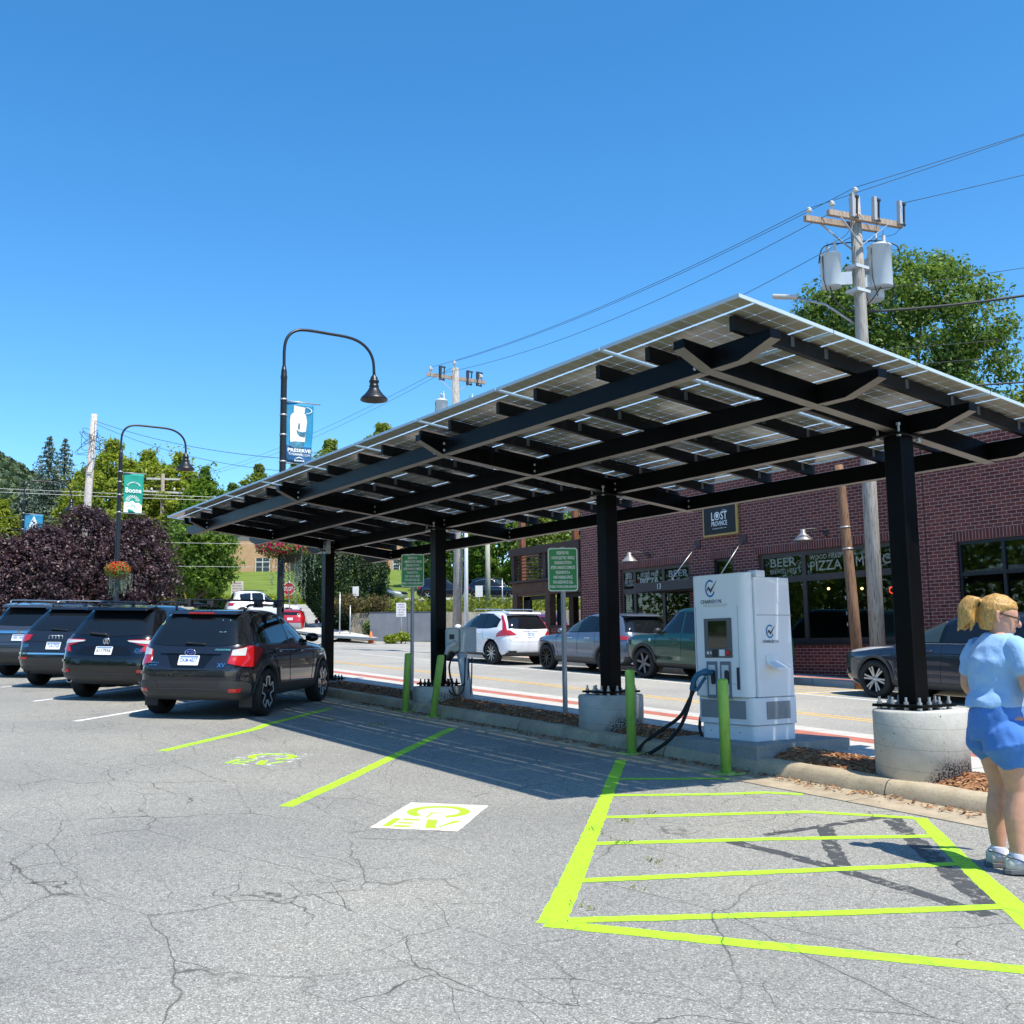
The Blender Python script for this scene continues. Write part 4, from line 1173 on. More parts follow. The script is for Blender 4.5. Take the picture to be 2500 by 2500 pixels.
# --- nearest car: charcoal crossover with roof bars
P_CHAR = car_paint('charcoal_paint', (.022,.023,.031), .5, .26)
lev = [(.27,-1.98,1.98,.78,6,5),(.32,-2.13,2.10,.855),(.42,-2.205,2.18,.885),(.56,-2.225,2.215,.89),(.70,-2.22,2.22,.89),(.80,-2.19,2.18,.89),(.90,-2.13,2.05,.882),(.97,-2.10,1.75,.870),(1.02,-2.08,1.25,.855),(1.07,-2.05,.98,.835),(1.16,-1.99,.80,.795),(1.28,-1.91,.56,.740),(1.40,-1.81,.28,.678),(1.475,-1.745,.06,.632),(1.53,-1.62,-.16,.58),(1.560,-1.35,-.45,.47),(1.568,-1.1,-.7,.3)]
S = Car('parked_car', 'charcoal crossover with black roof bars and star-shaped wheels, nearest of the parked row', P_CHAR, lev, (-1.36, 1.275), .352, 1.56, (-11.27,-2.56,gz(-11.27)), HEAD, 'dark cars parked nose to the kerb', CLAD, 'star', pbr('bright_machined_alloy', (.72,.72,.73), .35, .5), scale=1.045)
c = S
c.arches(); c.sill()
fm = ([(-1.62,1.36),(-1.30,1.475),(-.6,1.515),(0,1.455),(.42,1.27),(.76,1.07)], [(-1.72,1.10),(-1.3,1.05),(-.5,1.035),(.3,1.035),(.76,1.03)])
panes = [([(-1.56,1.33),(-1.32,1.42)], [(-1.60,1.12),(-1.26,1.075)]),
         ([(-1.27,1.435),(-.9,1.478),(-.50,1.480)], [(-1.21,1.070),(-.8,1.06),(-.46,1.06)]),
         ([(-.40,1.478),(-.15,1.455),(.10,1.36),(.38,1.22),(.62,1.08)], [(-.36,1.06),(.2,1.06),(.64,1.06)], CLEARG)]
c.glass((-1,1), panes, fm)
c.seams((-1,1), [[(-.43,1.03),(-.42,.75),(-.40,.44)], [(.72,1.03),(.74,.75),(.66,.44)], [(-1.22,1.04),(-1.20,.90),(-1.02,.80),(-.90,.55),(-.88,.44)], [(-.88,.44),(.66,.44)]])
c.handles((-1,1), [(-.98,.935),(.0,.915)]); c.mirror((-1,1), .66, 1.06, GLOSSB)
b = MB()
for sg in (-1,1): q = c.line([(-1.9,.93),(-.9,.955),(.6,.92),(1.5,.90)], c.side(sg), .012); b.add(q.v, q.f)
b.build('shoulder_crease', P_CHAR, c.t)
c.patch('rear_window', [(-.575,1.455),(0,1.487),(.575,1.455)], [(-.76,1.075),(-.45,1.045),(0,1.035),(.45,1.045),(.76,1.075)], c.rear(), TINT, .006, 20, 8)
b = MB(); b.prism([(-1.80,-.03),(-1.70,.02),(-1.2,.03),(-1.2,-.02)], (0,.545,1.525), (1,0,0), (0,0,1), 1.09); c_ = b.build('roof_spoiler', P_CHAR, c.t, bevel=.012)
b = MB(); b.box(-1.825,-1.79,-.19,.19,1.497,1.522); b.build('high_brake_light', LAMPR, c.t, bevel=.004)
for sg in (-1, 1):
    l = c.patch('tail_light', [(.60,.985),(.84,1.045),(1.0,1.035),(1.20,.99)], [(.575,.80),(.80,.755),(1.02,.745),(1.10,.80)], c.arc(sg), LAMPR, .016, 18, 8)
    c.patch('reverse_lens', [(.605,.985),(.80,1.022)], [(.60,.905),(.80,.905)], c.arc(sg), LAMPW, .021, 8, 4, l)
    c.patch('reflector', [(.60,.445),(.78,.445)], [(.60,.40),(.76,.40)], c.arc(sg), LAMPR, .022, 6, 3)
    c.patch('bumper_corner', [(.50,.555),(.86,.545),(.98,.50)], [(.42,.35),(.86,.33),(.98,.33)], c.arc(sg), CLAD, .014, 12, 6)
c.patch('bumper_skirt', [(-.80,.43),(0,.45),(.80,.43)], [(-.80,.285),(0,.28),(.80,.285)], c.rear(), CLAD, .013, 20, 5)
c.patch('bumper_step', [(-.79,.68),(0,.69),(.79,.68)], [(-.80,.635),(0,.64),(.80,.635)], c.rear(), P_CHAR, .03, 20, 4)
c.patch('plate_recess', [(-.36,.925),(.36,.925)], [(-.24,.735),(.24,.735)], c.rear(), GLOSSB, .004, 10, 5)
c.patch('plate_garnish', [(-.45,.965),(.45,.965)], [(-.45,.925),(.45,.925)], c.rear(), P_CHAR, .022, 10, 3)
b = MB(); q = c.line([(-.62,1.0),(-.66,.80),(-.60,.705),(.60,.705),(.66,.80),(.62,1.0)], c.rear(), .010); b.add(q.v, q.f); b.build('tailgate_seam', SEAM, c.t)
c.plate(.835, 'DKM-4827'); c.rear_text('XV', -.49, .775, .12); c.rear_text('CROSSTREK', -.47, .99, .24, pbr('badge_teal', (.10,.40,.48), .4), .025); c.rear_text('SYMMETRICAL', .53, .80, .17, CHROME, .02); c.rear_text('AWD PZEV', .53, .765, .13, CHROME, .016)
b = MB(); xx = c.x_end(0,.945); M = Matrix.Translation((xx-.022,0,.948)) @ Matrix.Rotation(R(-90),4,'Y') @ Matrix.Diagonal((.62,1,1,1))
b.lathe([(.0,.01),(.072,.01),(.078,.004),(.078,0)], 24, M, 0); b.lathe([(.074,.0),(.083,0),(.083,.012),(.074,.012)], 24, M, 1, True, True)
for dy, dz, r_ in ((.035,.008,.014),(-.01,.012,.009),(-.03,.008,.008),(.005,-.012,.008),(-.02,-.015,.008),(-.045,-.006,.007)): b.lathe([(r_,.012),(0,.014)], 6, Matrix.Translation((xx-.022,dy,.948+dz)) @ Matrix.Rotation(R(-90),4,'Y'), 1)
b.build('badge', [pbr('badge_blue', (.01,.03,.18), .2), CHROME], c.t)
c.wiper(.10,1.075,-.20,1.065); c.roof_rails(-1.50,.15,.56,GLOSSB,.07,.02)
for x in (-1.02,-.18):
    b = MB(); b.box(x-.035,x+.035,-.74,.74,1.70,1.725); o = b.build('roof_bar', BLACK_PLASTIC, c.t, bevel=.008)
    for sg in (-1,1): b = MB(); b.prism([(-.09,0),(.09,0),(.055,.11),(-.055,.11)], (x,sg*.56+.05,1.60), (1,0,0), (0,0,1), .10); b.build('bar_foot', BLACK_PLASTIC, o, bevel=.008)
b = MB(); b.tube([(-1.45,0,1.56),(-1.55,0,1.66)], [.014,.004], 6); b.build('antenna', BLACK_PLASTIC, c.t)
b = MB(); P = [c.rear()((y, z)) + V((-.008,0,0)) for y, z in ((-.33,1.42),(-.45,1.42),(-.44,1.24),(-.345,1.24))]; b.add(P, [(0,1,2,3)]); b.build('window_sticker', pbr('sticker_teal', (.10,.28,.25), .5), c.t)
b = MB(); P = [c.rear()((.60+.035*math.cos(t), 1.37+.035*math.sin(t))) + V((-.010,0,0)) for t in [k*.52 for k in range(12)]]; b.add(P, [tuple(range(12))]); b.build('window_sticker', pbr('sticker_yellow', (.65,.62,.05), .5), c.t)
for sg in (-1,1):
    b = MB(); b.box(c.wx[0]-.45,c.wx[0]-.43,sg*.72-.10,sg*.72+.10,.16,.36); b.build('mud_flap', BLACK_PLASTIC, c.t)
c.patch('front_window', [(-.60,1.47),(0,1.475),(.60,1.47)], [(-.78,1.07),(0,1.055),(.78,1.07)], c.front(), TINT, .004, 16, 8)

# --- second: near-black crossover with thin wrap-round lamps
P_BLK = car_paint('near_black_paint', (.008,.008,.010), .4, .2)
def at(off): 
    p = V((-11.27,-2.56,0)) + V((off[0], off[1], 0)); return (p.x, p.y, gz(p.x))
lev = [(.27,-2.0,2.0,.80,6,5),(.34,-2.22,2.2,.90),(.45,-2.33,2.30,.94),(.60,-2.36,2.35,.95),(.74,-2.345,2.34,.95),(.86,-2.30,2.2,.95),(.95,-2.25,1.9,.935),(1.02,-2.22,1.45,.915),(1.09,-2.18,1.05,.885),(1.2,-2.08,.82,.83),(1.34,-1.95,.5,.77),(1.48,-1.82,.18,.70),(1.56,-1.72,-.05,.655),(1.62,-1.55,-.35,.58),(1.648,-1.25,-.6,.47),(1.655,-1.0,-.8,.3)]
c = Car('parked_car', 'black crossover with thin red and clear tail lamps, second in the parked row', P_BLK, lev, (-1.38,1.37), .355, 1.62, at((-3.80,-.33)), HEAD, 'dark cars parked nose to the kerb', CLAD, 'multi', scale=1.03)
c.arches((-1,)); c.sill((-1,))
c.glass((-1,1), [([(-1.5,1.44),(-1.0,1.55),(-.42,1.575)], [(-1.62,1.18),(-1.0,1.13),(-.40,1.115)]), ([(-.34,1.572),(0,1.53),(.62,1.13)], [(-.32,1.115),(.2,1.11),(.66,1.10)])], None)
c.patch('rear_window', [(-.60,1.52),(0,1.545),(.60,1.52)], [(-.72,1.14),(0,1.10),(.72,1.14)], c.rear(), TINT, .006, 18, 8)
b = MB(); b.prism([(-1.96,-.04),(-1.90,.015),(-1.5,.045),(-1.5,-.03)], (0,.57,1.59), (1,0,0), (0,0,1), 1.14); b.build('roof_spoiler', P_BLK, c.t, bevel=.02)
for sg in (-1,1):
    l = c.patch('tail_light', [(.40,1.045),(.75,1.055),(1.16,1.06)], [(.44,1.01),(.80,.905),(1.12,.93)], c.arc(sg), LAMPR, .016, 18, 6)
    c.patch('clear_lens', [(.38,1.030),(.60,1.033),(.86,1.035)], [(.42,1.01),(.62,.985),(.84,.965)], c.arc(sg), LAMPW, .024, 10, 4, l)
    c.patch('tail_light', [(.68,.93),(.98,.955)], [(.62,.84),(.90,.875)], c.arc(sg), LAMPR, .014, 8, 4)
    c.patch('reflector', [(.62,.545),(.90,.545)], [(.62,.50),(.88,.50)], c.arc(sg), LAMPR, .02, 6, 3)
    b = MB(); b.lathe([(.052,0),(.058,.01),(.058,.12),(.046,.12),(.046,0)], 20, Matrix.Translation((c.x_end(.66*sg,.36)-.03,.66*sg,.365)) @ Matrix.Rotation(R(90),4,'Y'), 0, True, True); b.lathe([(.046,.03),(0,.03)], 16, Matrix.Translation((c.x_end(.66*sg,.36)-.03,.66*sg,.365)) @ Matrix.Rotation(R(90),4,'Y'), 1)
    b.build('exhaust_tip', [CHROME, DARK_VOID], c.t)
c.patch('bumper_skirt', [(-.86,.475),(0,.49),(.86,.475)], [(-.86,.30),(0,.285),(.86,.30)], c.rear(), CLAD, .012, 20, 5)
c.patch('bumper_step', [(-.85,.71),(0,.72),(.85,.71)], [(-.86,.665),(0,.67),(.86,.665)], c.rear(), P_BLK, .03, 20, 4)
c.patch('plate_recess', [(-.40,.93),(0,.955),(.40,.93)], [(-.52,.80),(0,.77),(.52,.80)], c.rear(), GLOSSB, .004, 12, 5)
c.plate(.86, '6117936', 0, False); c.rear_text('RDX', -.60, .87, .20); c.rear_text('SH-AWD', -.62, .825, .12, CHROME, .018)
x = c.x_end(0,1.02); b = MB(); M = Matrix.Translation((x-.006,0,1.02)) @ Matrix.Rotation(R(-90),4,'Y'); b.lathe([(.05,0),(.06,0),(.06,.012),(.05,.012)], 24, M, 0, True, True)
for sg in (-1,1): b.bar((x-.012,sg*.026,.975),(x-.020,sg*.006,1.065),.014,.012,(1,0,0)); 
b.bar((x-.014,-.02,1.0),(x-.014,.02,1.0),.012,.01,(1,0,0)); b.build('badge', CHROME, c.t)
c.wiper(.34,1.15,.02,1.125,True); c.roof_rails(-1.55,.35,.56,GLOSSB,.05,.017)
b = MB(); q = c.line([(-.88,1.10),(-.86,.84),(-.80,.74),(.80,.74),(.86,.84),(.88,1.10)], c.rear(), .010); b.add(q.v, q.f); b.build('tailgate_seam', SEAM, c.t)
b = MB(); b.tube([(-1.9,-.35,.28),(-1.8,-.1,.25),(-1.75,.2,.27),(-1.9,.5,.33)], .03, 8); b.build('exhaust_pipe', DARK_STEEL, c.t)
b = MB(); b.prism([(-.12,0),(.05,0),(.05,.05),(-.04,.06)], (-1.35,.015,1.64), (1,0,0), (0,0,1), .03); b.build('antenna', P_BLK, c.t)

# --- third: dark grey SUV with interlaced ring badge
P_GRY = car_paint('dark_slate_paint', (.024,.027,.034), .5, .28)
lev = [(.26,-2.0,1.9,.80,5,5),(.34,-2.2,2.1,.89),(.45,-2.30,2.2,.93),(.60,-2.33,2.28,.945),(.75,-2.31,2.28,.945),(.86,-2.28,2.15,.94),(.95,-2.24,1.9,.93),(1.03,-2.20,1.4,.91),(1.10,-2.15,1.05,.88),(1.24,-2.02,.78,.82),(1.38,-1.86,.45,.75),(1.50,-1.70,.15,.68),(1.57,-1.60,-.08,.63),(1.62,-1.42,-.35,.55),(1.645,-1.15,-.6,.44),(1.65,-.95,-.75,.3)]
c = Car('parked_car', 'dark slate SUV with four interlaced rings on its tailgate, third in the parked row', P_GRY, lev, (-1.40,1.40), .36, 1.62, at((-7.30,-.56)), HEAD, 'dark cars parked nose to the kerb', None, 'five', scale=1.02)
c.glass((-1,1), [([(-1.35,1.44),(-.9,1.53),(-.42,1.55)], [(-1.45,1.2),(-.9,1.14),(-.40,1.13)]), ([(-.34,1.55),(0,1.5),(.62,1.15)], [(-.32,1.13),(.2,1.12),(.66,1.11)])], None)
c.patch('rear_window', [(-.58,1.53),(0,1.55),(.58,1.53)], [(-.74,1.155),(0,1.13),(.74,1.155)], c.rear(), TINT, .006, 18, 8)
b = MB(); b.prism([(-1.76,-.03),(-1.70,.015),(-1.4,.04),(-1.4,-.03)], (0,.54,1.595), (1,0,0), (0,0,1), 1.08); b.build('roof_spoiler', P_GRY, c.t, bevel=.018)
for sg in (-1,1):
    c.patch('tail_light', [(.52,1.055),(.80,1.06),(1.10,1.06)], [(.56,.95),(.80,.885),(1.08,.90)], c.arc(sg), LAMPR, .014, 14, 6)
    c.patch('reflector', [(.55,.62),(.98,.62)], [(.55,.575),(.96,.575)], c.arc(sg), LAMPR, .018, 8, 3)
    b = MB(); b.lathe([(.05,0),(.055,.10),(.045,.10)], 16, Matrix.Translation((c.x_end(.62*sg,.36)-.02,.62*sg,.35)) @ Matrix.Rotation(R(90),4,'Y'), 0); b.build('exhaust_tip', GLOSSB, c.t)
c.patch('bumper_skirt', [(-.85,.42),(0,.42),(.85,.42)], [(-.85,.285),(0,.285),(.85,.285)], c.rear(), CLAD, .012, 20, 4)
c.patch('bumper_step', [(-.86,.70),(0,.705),(.86,.70)], [(-.86,.672),(0,.675),(.86,.672)], c.rear(), CHROME, .016, 20, 3)
b = MB(); q = c.line([(-.84,1.05),(-.84,.78),(-.80,.735),(.80,.735),(.84,.78),(.84,1.05)], c.rear(), .010); b.add(q.v, q.f); q = c.line([(-.60,.93),(.60,.93)], c.rear(), .014); b.add(q.v, q.f); b.build('tailgate_seam', SEAM, c.t)
for k in range(4): ring_badge(c, .105-.07*k, 1.01, .05, .011, CHROME, 'badge')
c.plate(.845, 'TLX-7723'); c.rear_text('Q5', .60, .84, .10); c.wiper(.15,1.17,-.20,1.15); c.roof_rails(-1.5,.3,.55,GLOSSB,.04,.016)
b = MB(); b.prism([(-.12,0),(.05,0),(.05,.05),(-.04,.06)], (-1.15,.015,1.64), (1,0,0), (0,0,1), .03); b.build('antenna', P_GRY, c.t)

# --- fourth: long grey three-row SUV, pale chrome tailgate bar
P_LGY = car_paint('steel_grey_paint', (.085,.092,.105), .6, .3)
lev = [(.28,-2.2,2.1,.84,7,5),(.38,-2.40,2.35,.95),(.52,-2.49,2.46,.98),(.70,-2.51,2.5,.985),(.88,-2.47,2.42,.985),(1.0,-2.42,2.2,.975),(1.08,-2.40,1.7,.955),(1.15,-2.37,1.25,.93),(1.3,-2.27,.95,.87),(1.46,-2.15,.6,.80),(1.58,-2.06,.3,.745),(1.66,-1.95,.05,.69),(1.72,-1.75,-.25,.60),(1.75,-1.35,-.6,.46),(1.755,-1.1,-.8,.3)]
c = Car('parked_car', 'long steel grey SUV with a pale bar across its tailgate, farthest in the parked row', P_LGY, lev, (-1.45,1.45), .38, 1.68, at((-11.05,-.60)), HEAD, 'dark cars parked nose to the kerb', CLAD, 'double')
c.glass((-1,1), [([(-2.0,1.60),(-1.42,1.645)], [(-2.06,1.24),(-1.36,1.21)]), ([(-1.24,1.65),(-.42,1.66)], [(-1.18,1.205),(-.38,1.2)]), ([(-.34,1.66),(.05,1.58),(.74,1.2)], [(-.30,1.2),(.2,1.19),(.8,1.18)])], None)
for sg in (-1,1): c.patch('pillar_trim', [(-1.40,1.64),(-1.26,1.645)], [(-1.34,1.215),(-1.20,1.21)], c.side(sg), pbr('trim_alloy', (.5,.52,.55), .3, .8), .012, 4, 6)
c.patch('rear_window', [(-.66,1.60),(0,1.63),(.66,1.60)], [(-.80,1.22),(0,1.20),(.80,1.22)], c.rear(), TINT, .006, 18, 8)
b = MB(); b.prism([(-2.22,-.05),(-2.14,.015),(-1.75,.06),(-1.75,-.03)], (0,.62,1.68), (1,0,0), (0,0,1), 1.24); b.build('roof_spoiler', P_LGY, c.t, bevel=.022)
c.patch('tailgate_bar', [(-.78,1.085),(0,1.09),(.78,1.085)], [(-.76,1.03),(0,1.03),(.76,1.03)], c.rear(), CHROME, .02, 18, 4)
for sg in (-1,1):
    c.patch('tail_light', [(.84,1.30),(1.02,1.31)], [(.86,.72),(1.0,.70)], c.arc(sg), LAMPR, .014, 6, 12)
b = MB(); x = c.x_end(0,1.06); b.prism([(-.045,.03),(0,.045),(.045,.03),(.035,-.02),(0,-.045),(-.035,-.02)], (x-.026,0,1.06), (0,-1,0), (0,0,1), -.01); b.build('badge', CHROME, c.t)
c.patch('bumper_skirt', [(-.9,.60),(0,.60),(.9,.60)], [(-.9,.31),(0,.31),(.9,.31)], c.rear(), CLAD, .012, 20, 5)
c.patch('bumper_step', [(-.9,.79),(0,.80),(.9,.79)], [(-.9,.75),(0,.755),(.9,.75)], c.rear(), P_LGY, .03, 20, 4)
c.plate(.93, 'HBX-1964'); c.roof_rails(-1.9,.5,.62,SILVER,.05,.016)
b = MB(); q = c.line([(-.84,1.2),(-.86,.83),(.86,.83),(.84,1.2)], c.rear(), .010); b.add(q.v, q.f); b.build('tailgate_seam', SEAM, c.t)
# ------------------------------------------------------------------ cars along the far kerb (facing left)
def lev_suv(L, W, H, gc=.25, belt=1.05, cowl=.55, nose=.95, rearlean=.32):
    """generic two-box crossover: L length, W width, H height"""
    h = L/2; w = W/2
    return [(gc,-h+.28,h-.30,w-.12,6,5),(gc+.08,-h+.08,h-.10,w-.03),(gc+.2,-h+.02,h-.02,w),(gc+.38,-h,h,w),(.80,-h+.02,h-.01,w),(.90,-h+.06,h-.14,w-.005),(nose+.02,-h+.09,h-.45,w-.015),
            (belt,-h+.14,cowl+.35,w-.05),(belt+.07,-h+.18,cowl+.16,w-.085),(belt+.2,-h+.26,cowl-.02,w-.14),(belt+.33,-h+.38,cowl-.28,w-.205),(H-.10,-h+.52,-.05,w-.27),(H-.045,-h+.66,-.30,w-.34),(H-.012,-h+.92,-.55,w-.46),(H,-h+1.2,-.75,w-.62)]
K = 'cars parked along the street'
def street_loc(x, y=9.76): return (x, y, gz(x))
# white crossover with tall L-shaped lamps
P_WHITE = car_paint('white_car_paint', (.74,.76,.79), 0, .25)
c = Car('parked_car', 'white crossover with tall red L-shaped tail lamps, parked across the street', P_WHITE, lev_suv(4.70,1.90,1.66,.27,1.08,.60), (-1.43,1.43), .365, 1.64, street_loc(-22.9), R(180), K, None, 'multi', SILVER)
c.glass((-1,1), [([(-1.62,1.40),(-1.22,1.53),(-.98,1.55)], [(-1.55,1.19),(-1.22,1.14),(-.94,1.13)]), ([(-.90,1.555),(-.20,1.565)], [(-.86,1.125),(-.16,1.115)]), ([(-.12,1.56),(.18,1.46),(.82,1.12)], [(-.08,1.11),(.3,1.10),(.86,1.09)], CLEARG)], ([(-1.70,1.40),(-1.2,1.57),(-.2,1.59),(.2,1.50),(.92,1.11)], [(-1.66,1.16),(-1.2,1.11),(0,1.09),(.92,1.07)]))
c.patch('rear_window', [(-.60,1.51),(0,1.53),(.60,1.51)], [(-.72,1.12),(0,1.10),(.72,1.12)], c.rear(), TINT, .006, 16, 7)
b = MB(); b.prism([(-1.98,-.03),(-1.92,.02),(-1.5,.03),(-1.5,-.03)], (0,.60,1.60), (1,0,0), (0,0,1), 1.20); b.build('roof_spoiler', P_WHITE, c.t, bevel=.015)
for sg in (-1,1):
    c.patch('tail_light', [(.72,1.52),(.79,1.52)], [(.80,1.06),(.96,1.06)], c.arc(sg), LAMPR, .014, 4, 10)
    c.patch('tail_light', [(.70,1.07),(1.00,1.07),(1.22,.97)], [(.52,.93),(.95,.90),(1.30,.86)], c.arc(sg), LAMPR, .014, 12, 5)
    c.patch('exhaust_trim', [(.55,.45),(.82,.45)], [(.55,.40),(.80,.40)], c.arc(sg), GLOSSB, .012, 6, 3)
c.patch('bumper_skirt', [(-.8,.40),(0,.40),(.8,.40)], [(-.8,.29),(.8,.29)], c.rear(), CLAD, .012, 14, 3)
c.sill((1,), None, .36, pbr('sill_trim', (.06,.065,.07), .4)); c.plate(.92, 'KAE-3081')
c.rear_text('VOLVO', 0, 1.03, .55, pbr('badge_grey', (.25,.26,.27), .3, .8), .04); c.rear_text('XC60', .55, .86, .16, pbr('badge_grey', (.25,.26,.27), .3, .8), .035)
c.seams((1,), [[(-.14,1.1),(-.13,.8),(-.12,.40)], [(.85,1.08),(.88,.75),(.82,.42)], [(-.92,1.12),(-.95,.90),(-.98,.78)], [(-.96,.42),(.82,.42)]]); c.handles((1,), [(-.62,.95),(.16,.95)], CHROME); c.mirror((-1,1), .80, 1.08); c.roof_rails(-1.6,.2,.58,SILVER,.05,.016)
b = MB(); q = c.line([(-.72,1.08),(-.76,.80),(-.7,.72),(.7,.72),(.76,.80),(.72,1.08)], c.rear(), .010); b.add(q.v, q.f); b.build('tailgate_seam', pbr('seam_grey', (.25,.26,.27), .6), c.t)
# blue-grey crossover
P_BLUEG = car_paint('blue_grey_paint', (.135,.165,.215), .45, .25)
c = Car('parked_car', 'blue-grey crossover with dark cladding and black wheels, parked behind the white one', P_BLUEG, lev_suv(4.55,1.84,1.64,.25,1.07,.58), (-1.36,1.34), .36, 1.60, street_loc(-17.2), R(180), K, CLAD, 'dark', GLOSSB)
c.arches(); c.sill()
c.glass((-1,1), [([(-1.45,1.37),(-1.2,1.47),(-.98,1.50)], [(-1.35,1.19),(-1.2,1.16),(-.92,1.14)]), ([(-.90,1.51),(-.22,1.53)], [(-.84,1.135),(-.18,1.115)]), ([(-.14,1.525),(.14,1.44),(.76,1.12)], [(-.10,1.115),(.3,1.10),(.82,1.09)], CLEARG)], ([(-1.60,1.36),(-1.2,1.51),(-.2,1.555),(.2,1.46),(.90,1.11)], [(-1.52,1.17),(-1.2,1.13),(0,1.09),(.90,1.07)]))
c.patch('rear_window', [(-.58,1.50),(0,1.52),(.58,1.50)], [(-.72,1.14),(0,1.10),(.72,1.14)], c.rear(), TINT, .006, 16, 7)
b = MB(); b.prism([(-1.92,-.03),(-1.86,.02),(-1.45,.03),(-1.45,-.03)], (0,.58,1.58), (1,0,0), (0,0,1), 1.16); b.build('roof_spoiler', P_BLUEG, c.t, bevel=.015)
for sg in (-1,1):
    c.patch('tail_light', [(.50,.985),(.85,1.03),(1.25,1.035)], [(.52,.955),(.85,.93),(1.20,.96)], c.arc(sg), LAMPR, .014, 12, 4)
    b = MB(); b.lathe([(.045,0),(.05,.12),(.04,.12)], 14, Matrix.Translation((c.x_end(.6*sg,.34)-.03,.6*sg,.33)) @ Matrix.Rotation(R(90),4,'Y')); b.build('exhaust_tip', CHROME, c.t)
c.patch('bumper_skirt', [(-.8,.50),(0,.50),(.8,.50)], [(-.8,.28),(.8,.28)], c.rear(), CLAD, .014, 14, 4)
c.plate(.80, 'FHW-7052'); ring_badge(c, 0, .99, .06, .012, CHROME, 'badge')
c.rear_text('CX-5', .55, .80, .15)
c.seams((1,), [[(-.15,1.1),(-.14,.8),(-.13,.44)], [(.82,1.07),(.84,.75),(.76,.44)], [(-.86,1.12),(-.90,.90),(-.95,.75)], [(-.9,.44),(.78,.44)]]); c.handles((1,), [(-.58,.95),(.2,.94)], CHROME); c.mirror((-1,1), .76, 1.07)
c.patch('door_trim', [(-.85,.52),(.70,.52)], [(-.85,.46),(.70,.46)], c.side(1), P_BLUEG, .016, 10, 3)
# dark green boxy off-roader
P_GREEN = car_paint('forest_green_paint', (.010,.060,.045), .35, .25)
lev = [(.30,-1.95,1.95,.78,8,6),(.38,-2.12,2.12,.88,8,6),(.55,-2.19,2.19,.93,8,7),(.75,-2.20,2.20,.94,8,7),(.95,-2.19,2.19,.935,8,7),(1.04,-2.17,2.12,.925,8,6),(1.09,-2.15,1.7,.91,8,6),(1.13,-2.14,1.0,.895,8,6),(1.3,-2.10,.82,.85,8,6),(1.5,-2.05,.60,.80,8,6),(1.68,-1.99,.42,.755,8,6),(1.75,-1.9,.30,.71,8,6),(1.78,-1.7,.1,.62,8,6),(1.785,-1.5,-.2,.5,8,6)]
c = Car('parked_car', 'dark green boxy off-roader half hidden behind the white charging cabinet', P_GREEN, lev, (-1.34,1.33), .385, 1.62, street_loc(-12.95), R(180), K, BLACK_PLASTIC, 'six', pbr('dark_alloy', (.16,.16,.17), .35, .8))
c.arches((-1,1), .075); c.sill()
c.glass((-1,1), [([(-1.75,1.66),(-.9,1.68)], [(-1.78,1.18),(-.86,1.17)]), ([(-.78,1.68),(-.12,1.68)], [(-.76,1.17),(-.10,1.17)]), ([(-.04,1.68),(.40,1.66),(.66,1.42),(.80,1.2)], [(-.02,1.17),(.4,1.16),(.7,1.15),(.84,1.15)])], None)
c.seams((1,), [[(-.08,1.16),(-.08,.8),(-.08,.46)], [(.86,1.12),(.88,.75),(.80,.46)], [(-.82,1.16),(-.85,.9),(-.9,.8)]]); c.handles((1,), [(-.55,1.02),(.22,1.02)], BLACK_PLASTIC); c.mirror((-1,1), .78, 1.15, BLACK_PLASTIC)
c.patch('rear_window', [(-.6,1.66),(.6,1.66)], [(-.68,1.2),(.68,1.2)], c.rear(), TINT, .006, 10, 5)
c.patch('fender_badge', [(1.02,1.0),(1.10,1.0)], [(1.02,.93),(1.10,.93)], c.side(1), CHROME, .008, 3, 3)
for sg in (-1,1): c.patch('headlight', [(.50,.99),(.80,.99)], [(.50,.86),(.80,.86)], c.arc(sg, True), LAMPW, .012, 8, 4)
# dark blue-grey three-row SUV at the right
P_NAVY = car_paint('midnight_grey_paint', (.030,.037,.055), .5, .24)
c = Car('parked_car', 'dark blue-grey SUV with bright split-spoke wheels, right of the wooden poles', P_NAVY, lev_suv(4.95,1.93,1.73,.24,1.10,.72), (-1.42,1.43), .375, 1.66, street_loc(-6.0,9.95), R(180), K, CLAD, 'double', SILVER)
c.arches(); c.sill((-1,1), None, .38)
c.glass((-1,1), [([(-1.75,1.43),(-1.3,1.58),(-1.08,1.60)], [(-1.7,1.2),(-1.3,1.17),(-1.02,1.16)]), ([(-1.0,1.61),(-.16,1.62)], [(-.95,1.155),(-.12,1.14)]), ([(-.06,1.62),(.25,1.53),(.92,1.16)], [(-.02,1.14),(.4,1.13),(.96,1.12)], CLEARG)], ([(-1.82,1.43),(-1.3,1.62),(-.1,1.65),(.3,1.55),(1.04,1.14)], [(-1.80,1.18),(-1.3,1.14),(0,1.12),(1.04,1.10)]))
b = MB()
q = c.line([(-1.7,1.165),(-.5,1.125),(.98,1.10)], c.side(1), .016, None); b.add(q.v, q.f); b.build('waist_trim', SILVER, c.t)
c.seams((1,), [[(-.10,1.12),(-.09,.8),(-.08,.38)], [(.98,1.1),(1.0,.75),(.86,.42)], [(-1.0,1.14),(-1.04,.92),(-1.1,.8)]]); c.handles((1,), [(-.66,.98),(.20,.97)]); c.mirror((-1,1), .92, 1.11)
for sg in (-1,1):
    c.patch('headlight', [(.55,.98),(.9,1.0),(1.28,1.02)], [(.55,.90),(.9,.88),(1.15,.93)], c.arc(sg, True), LAMPW, .010, 12, 4)
    c.patch('tail_light', [(.55,1.08),(1.2,1.08)], [(.58,.98),(1.12,1.0)], c.arc(sg), LAMPR, .014, 10, 4)
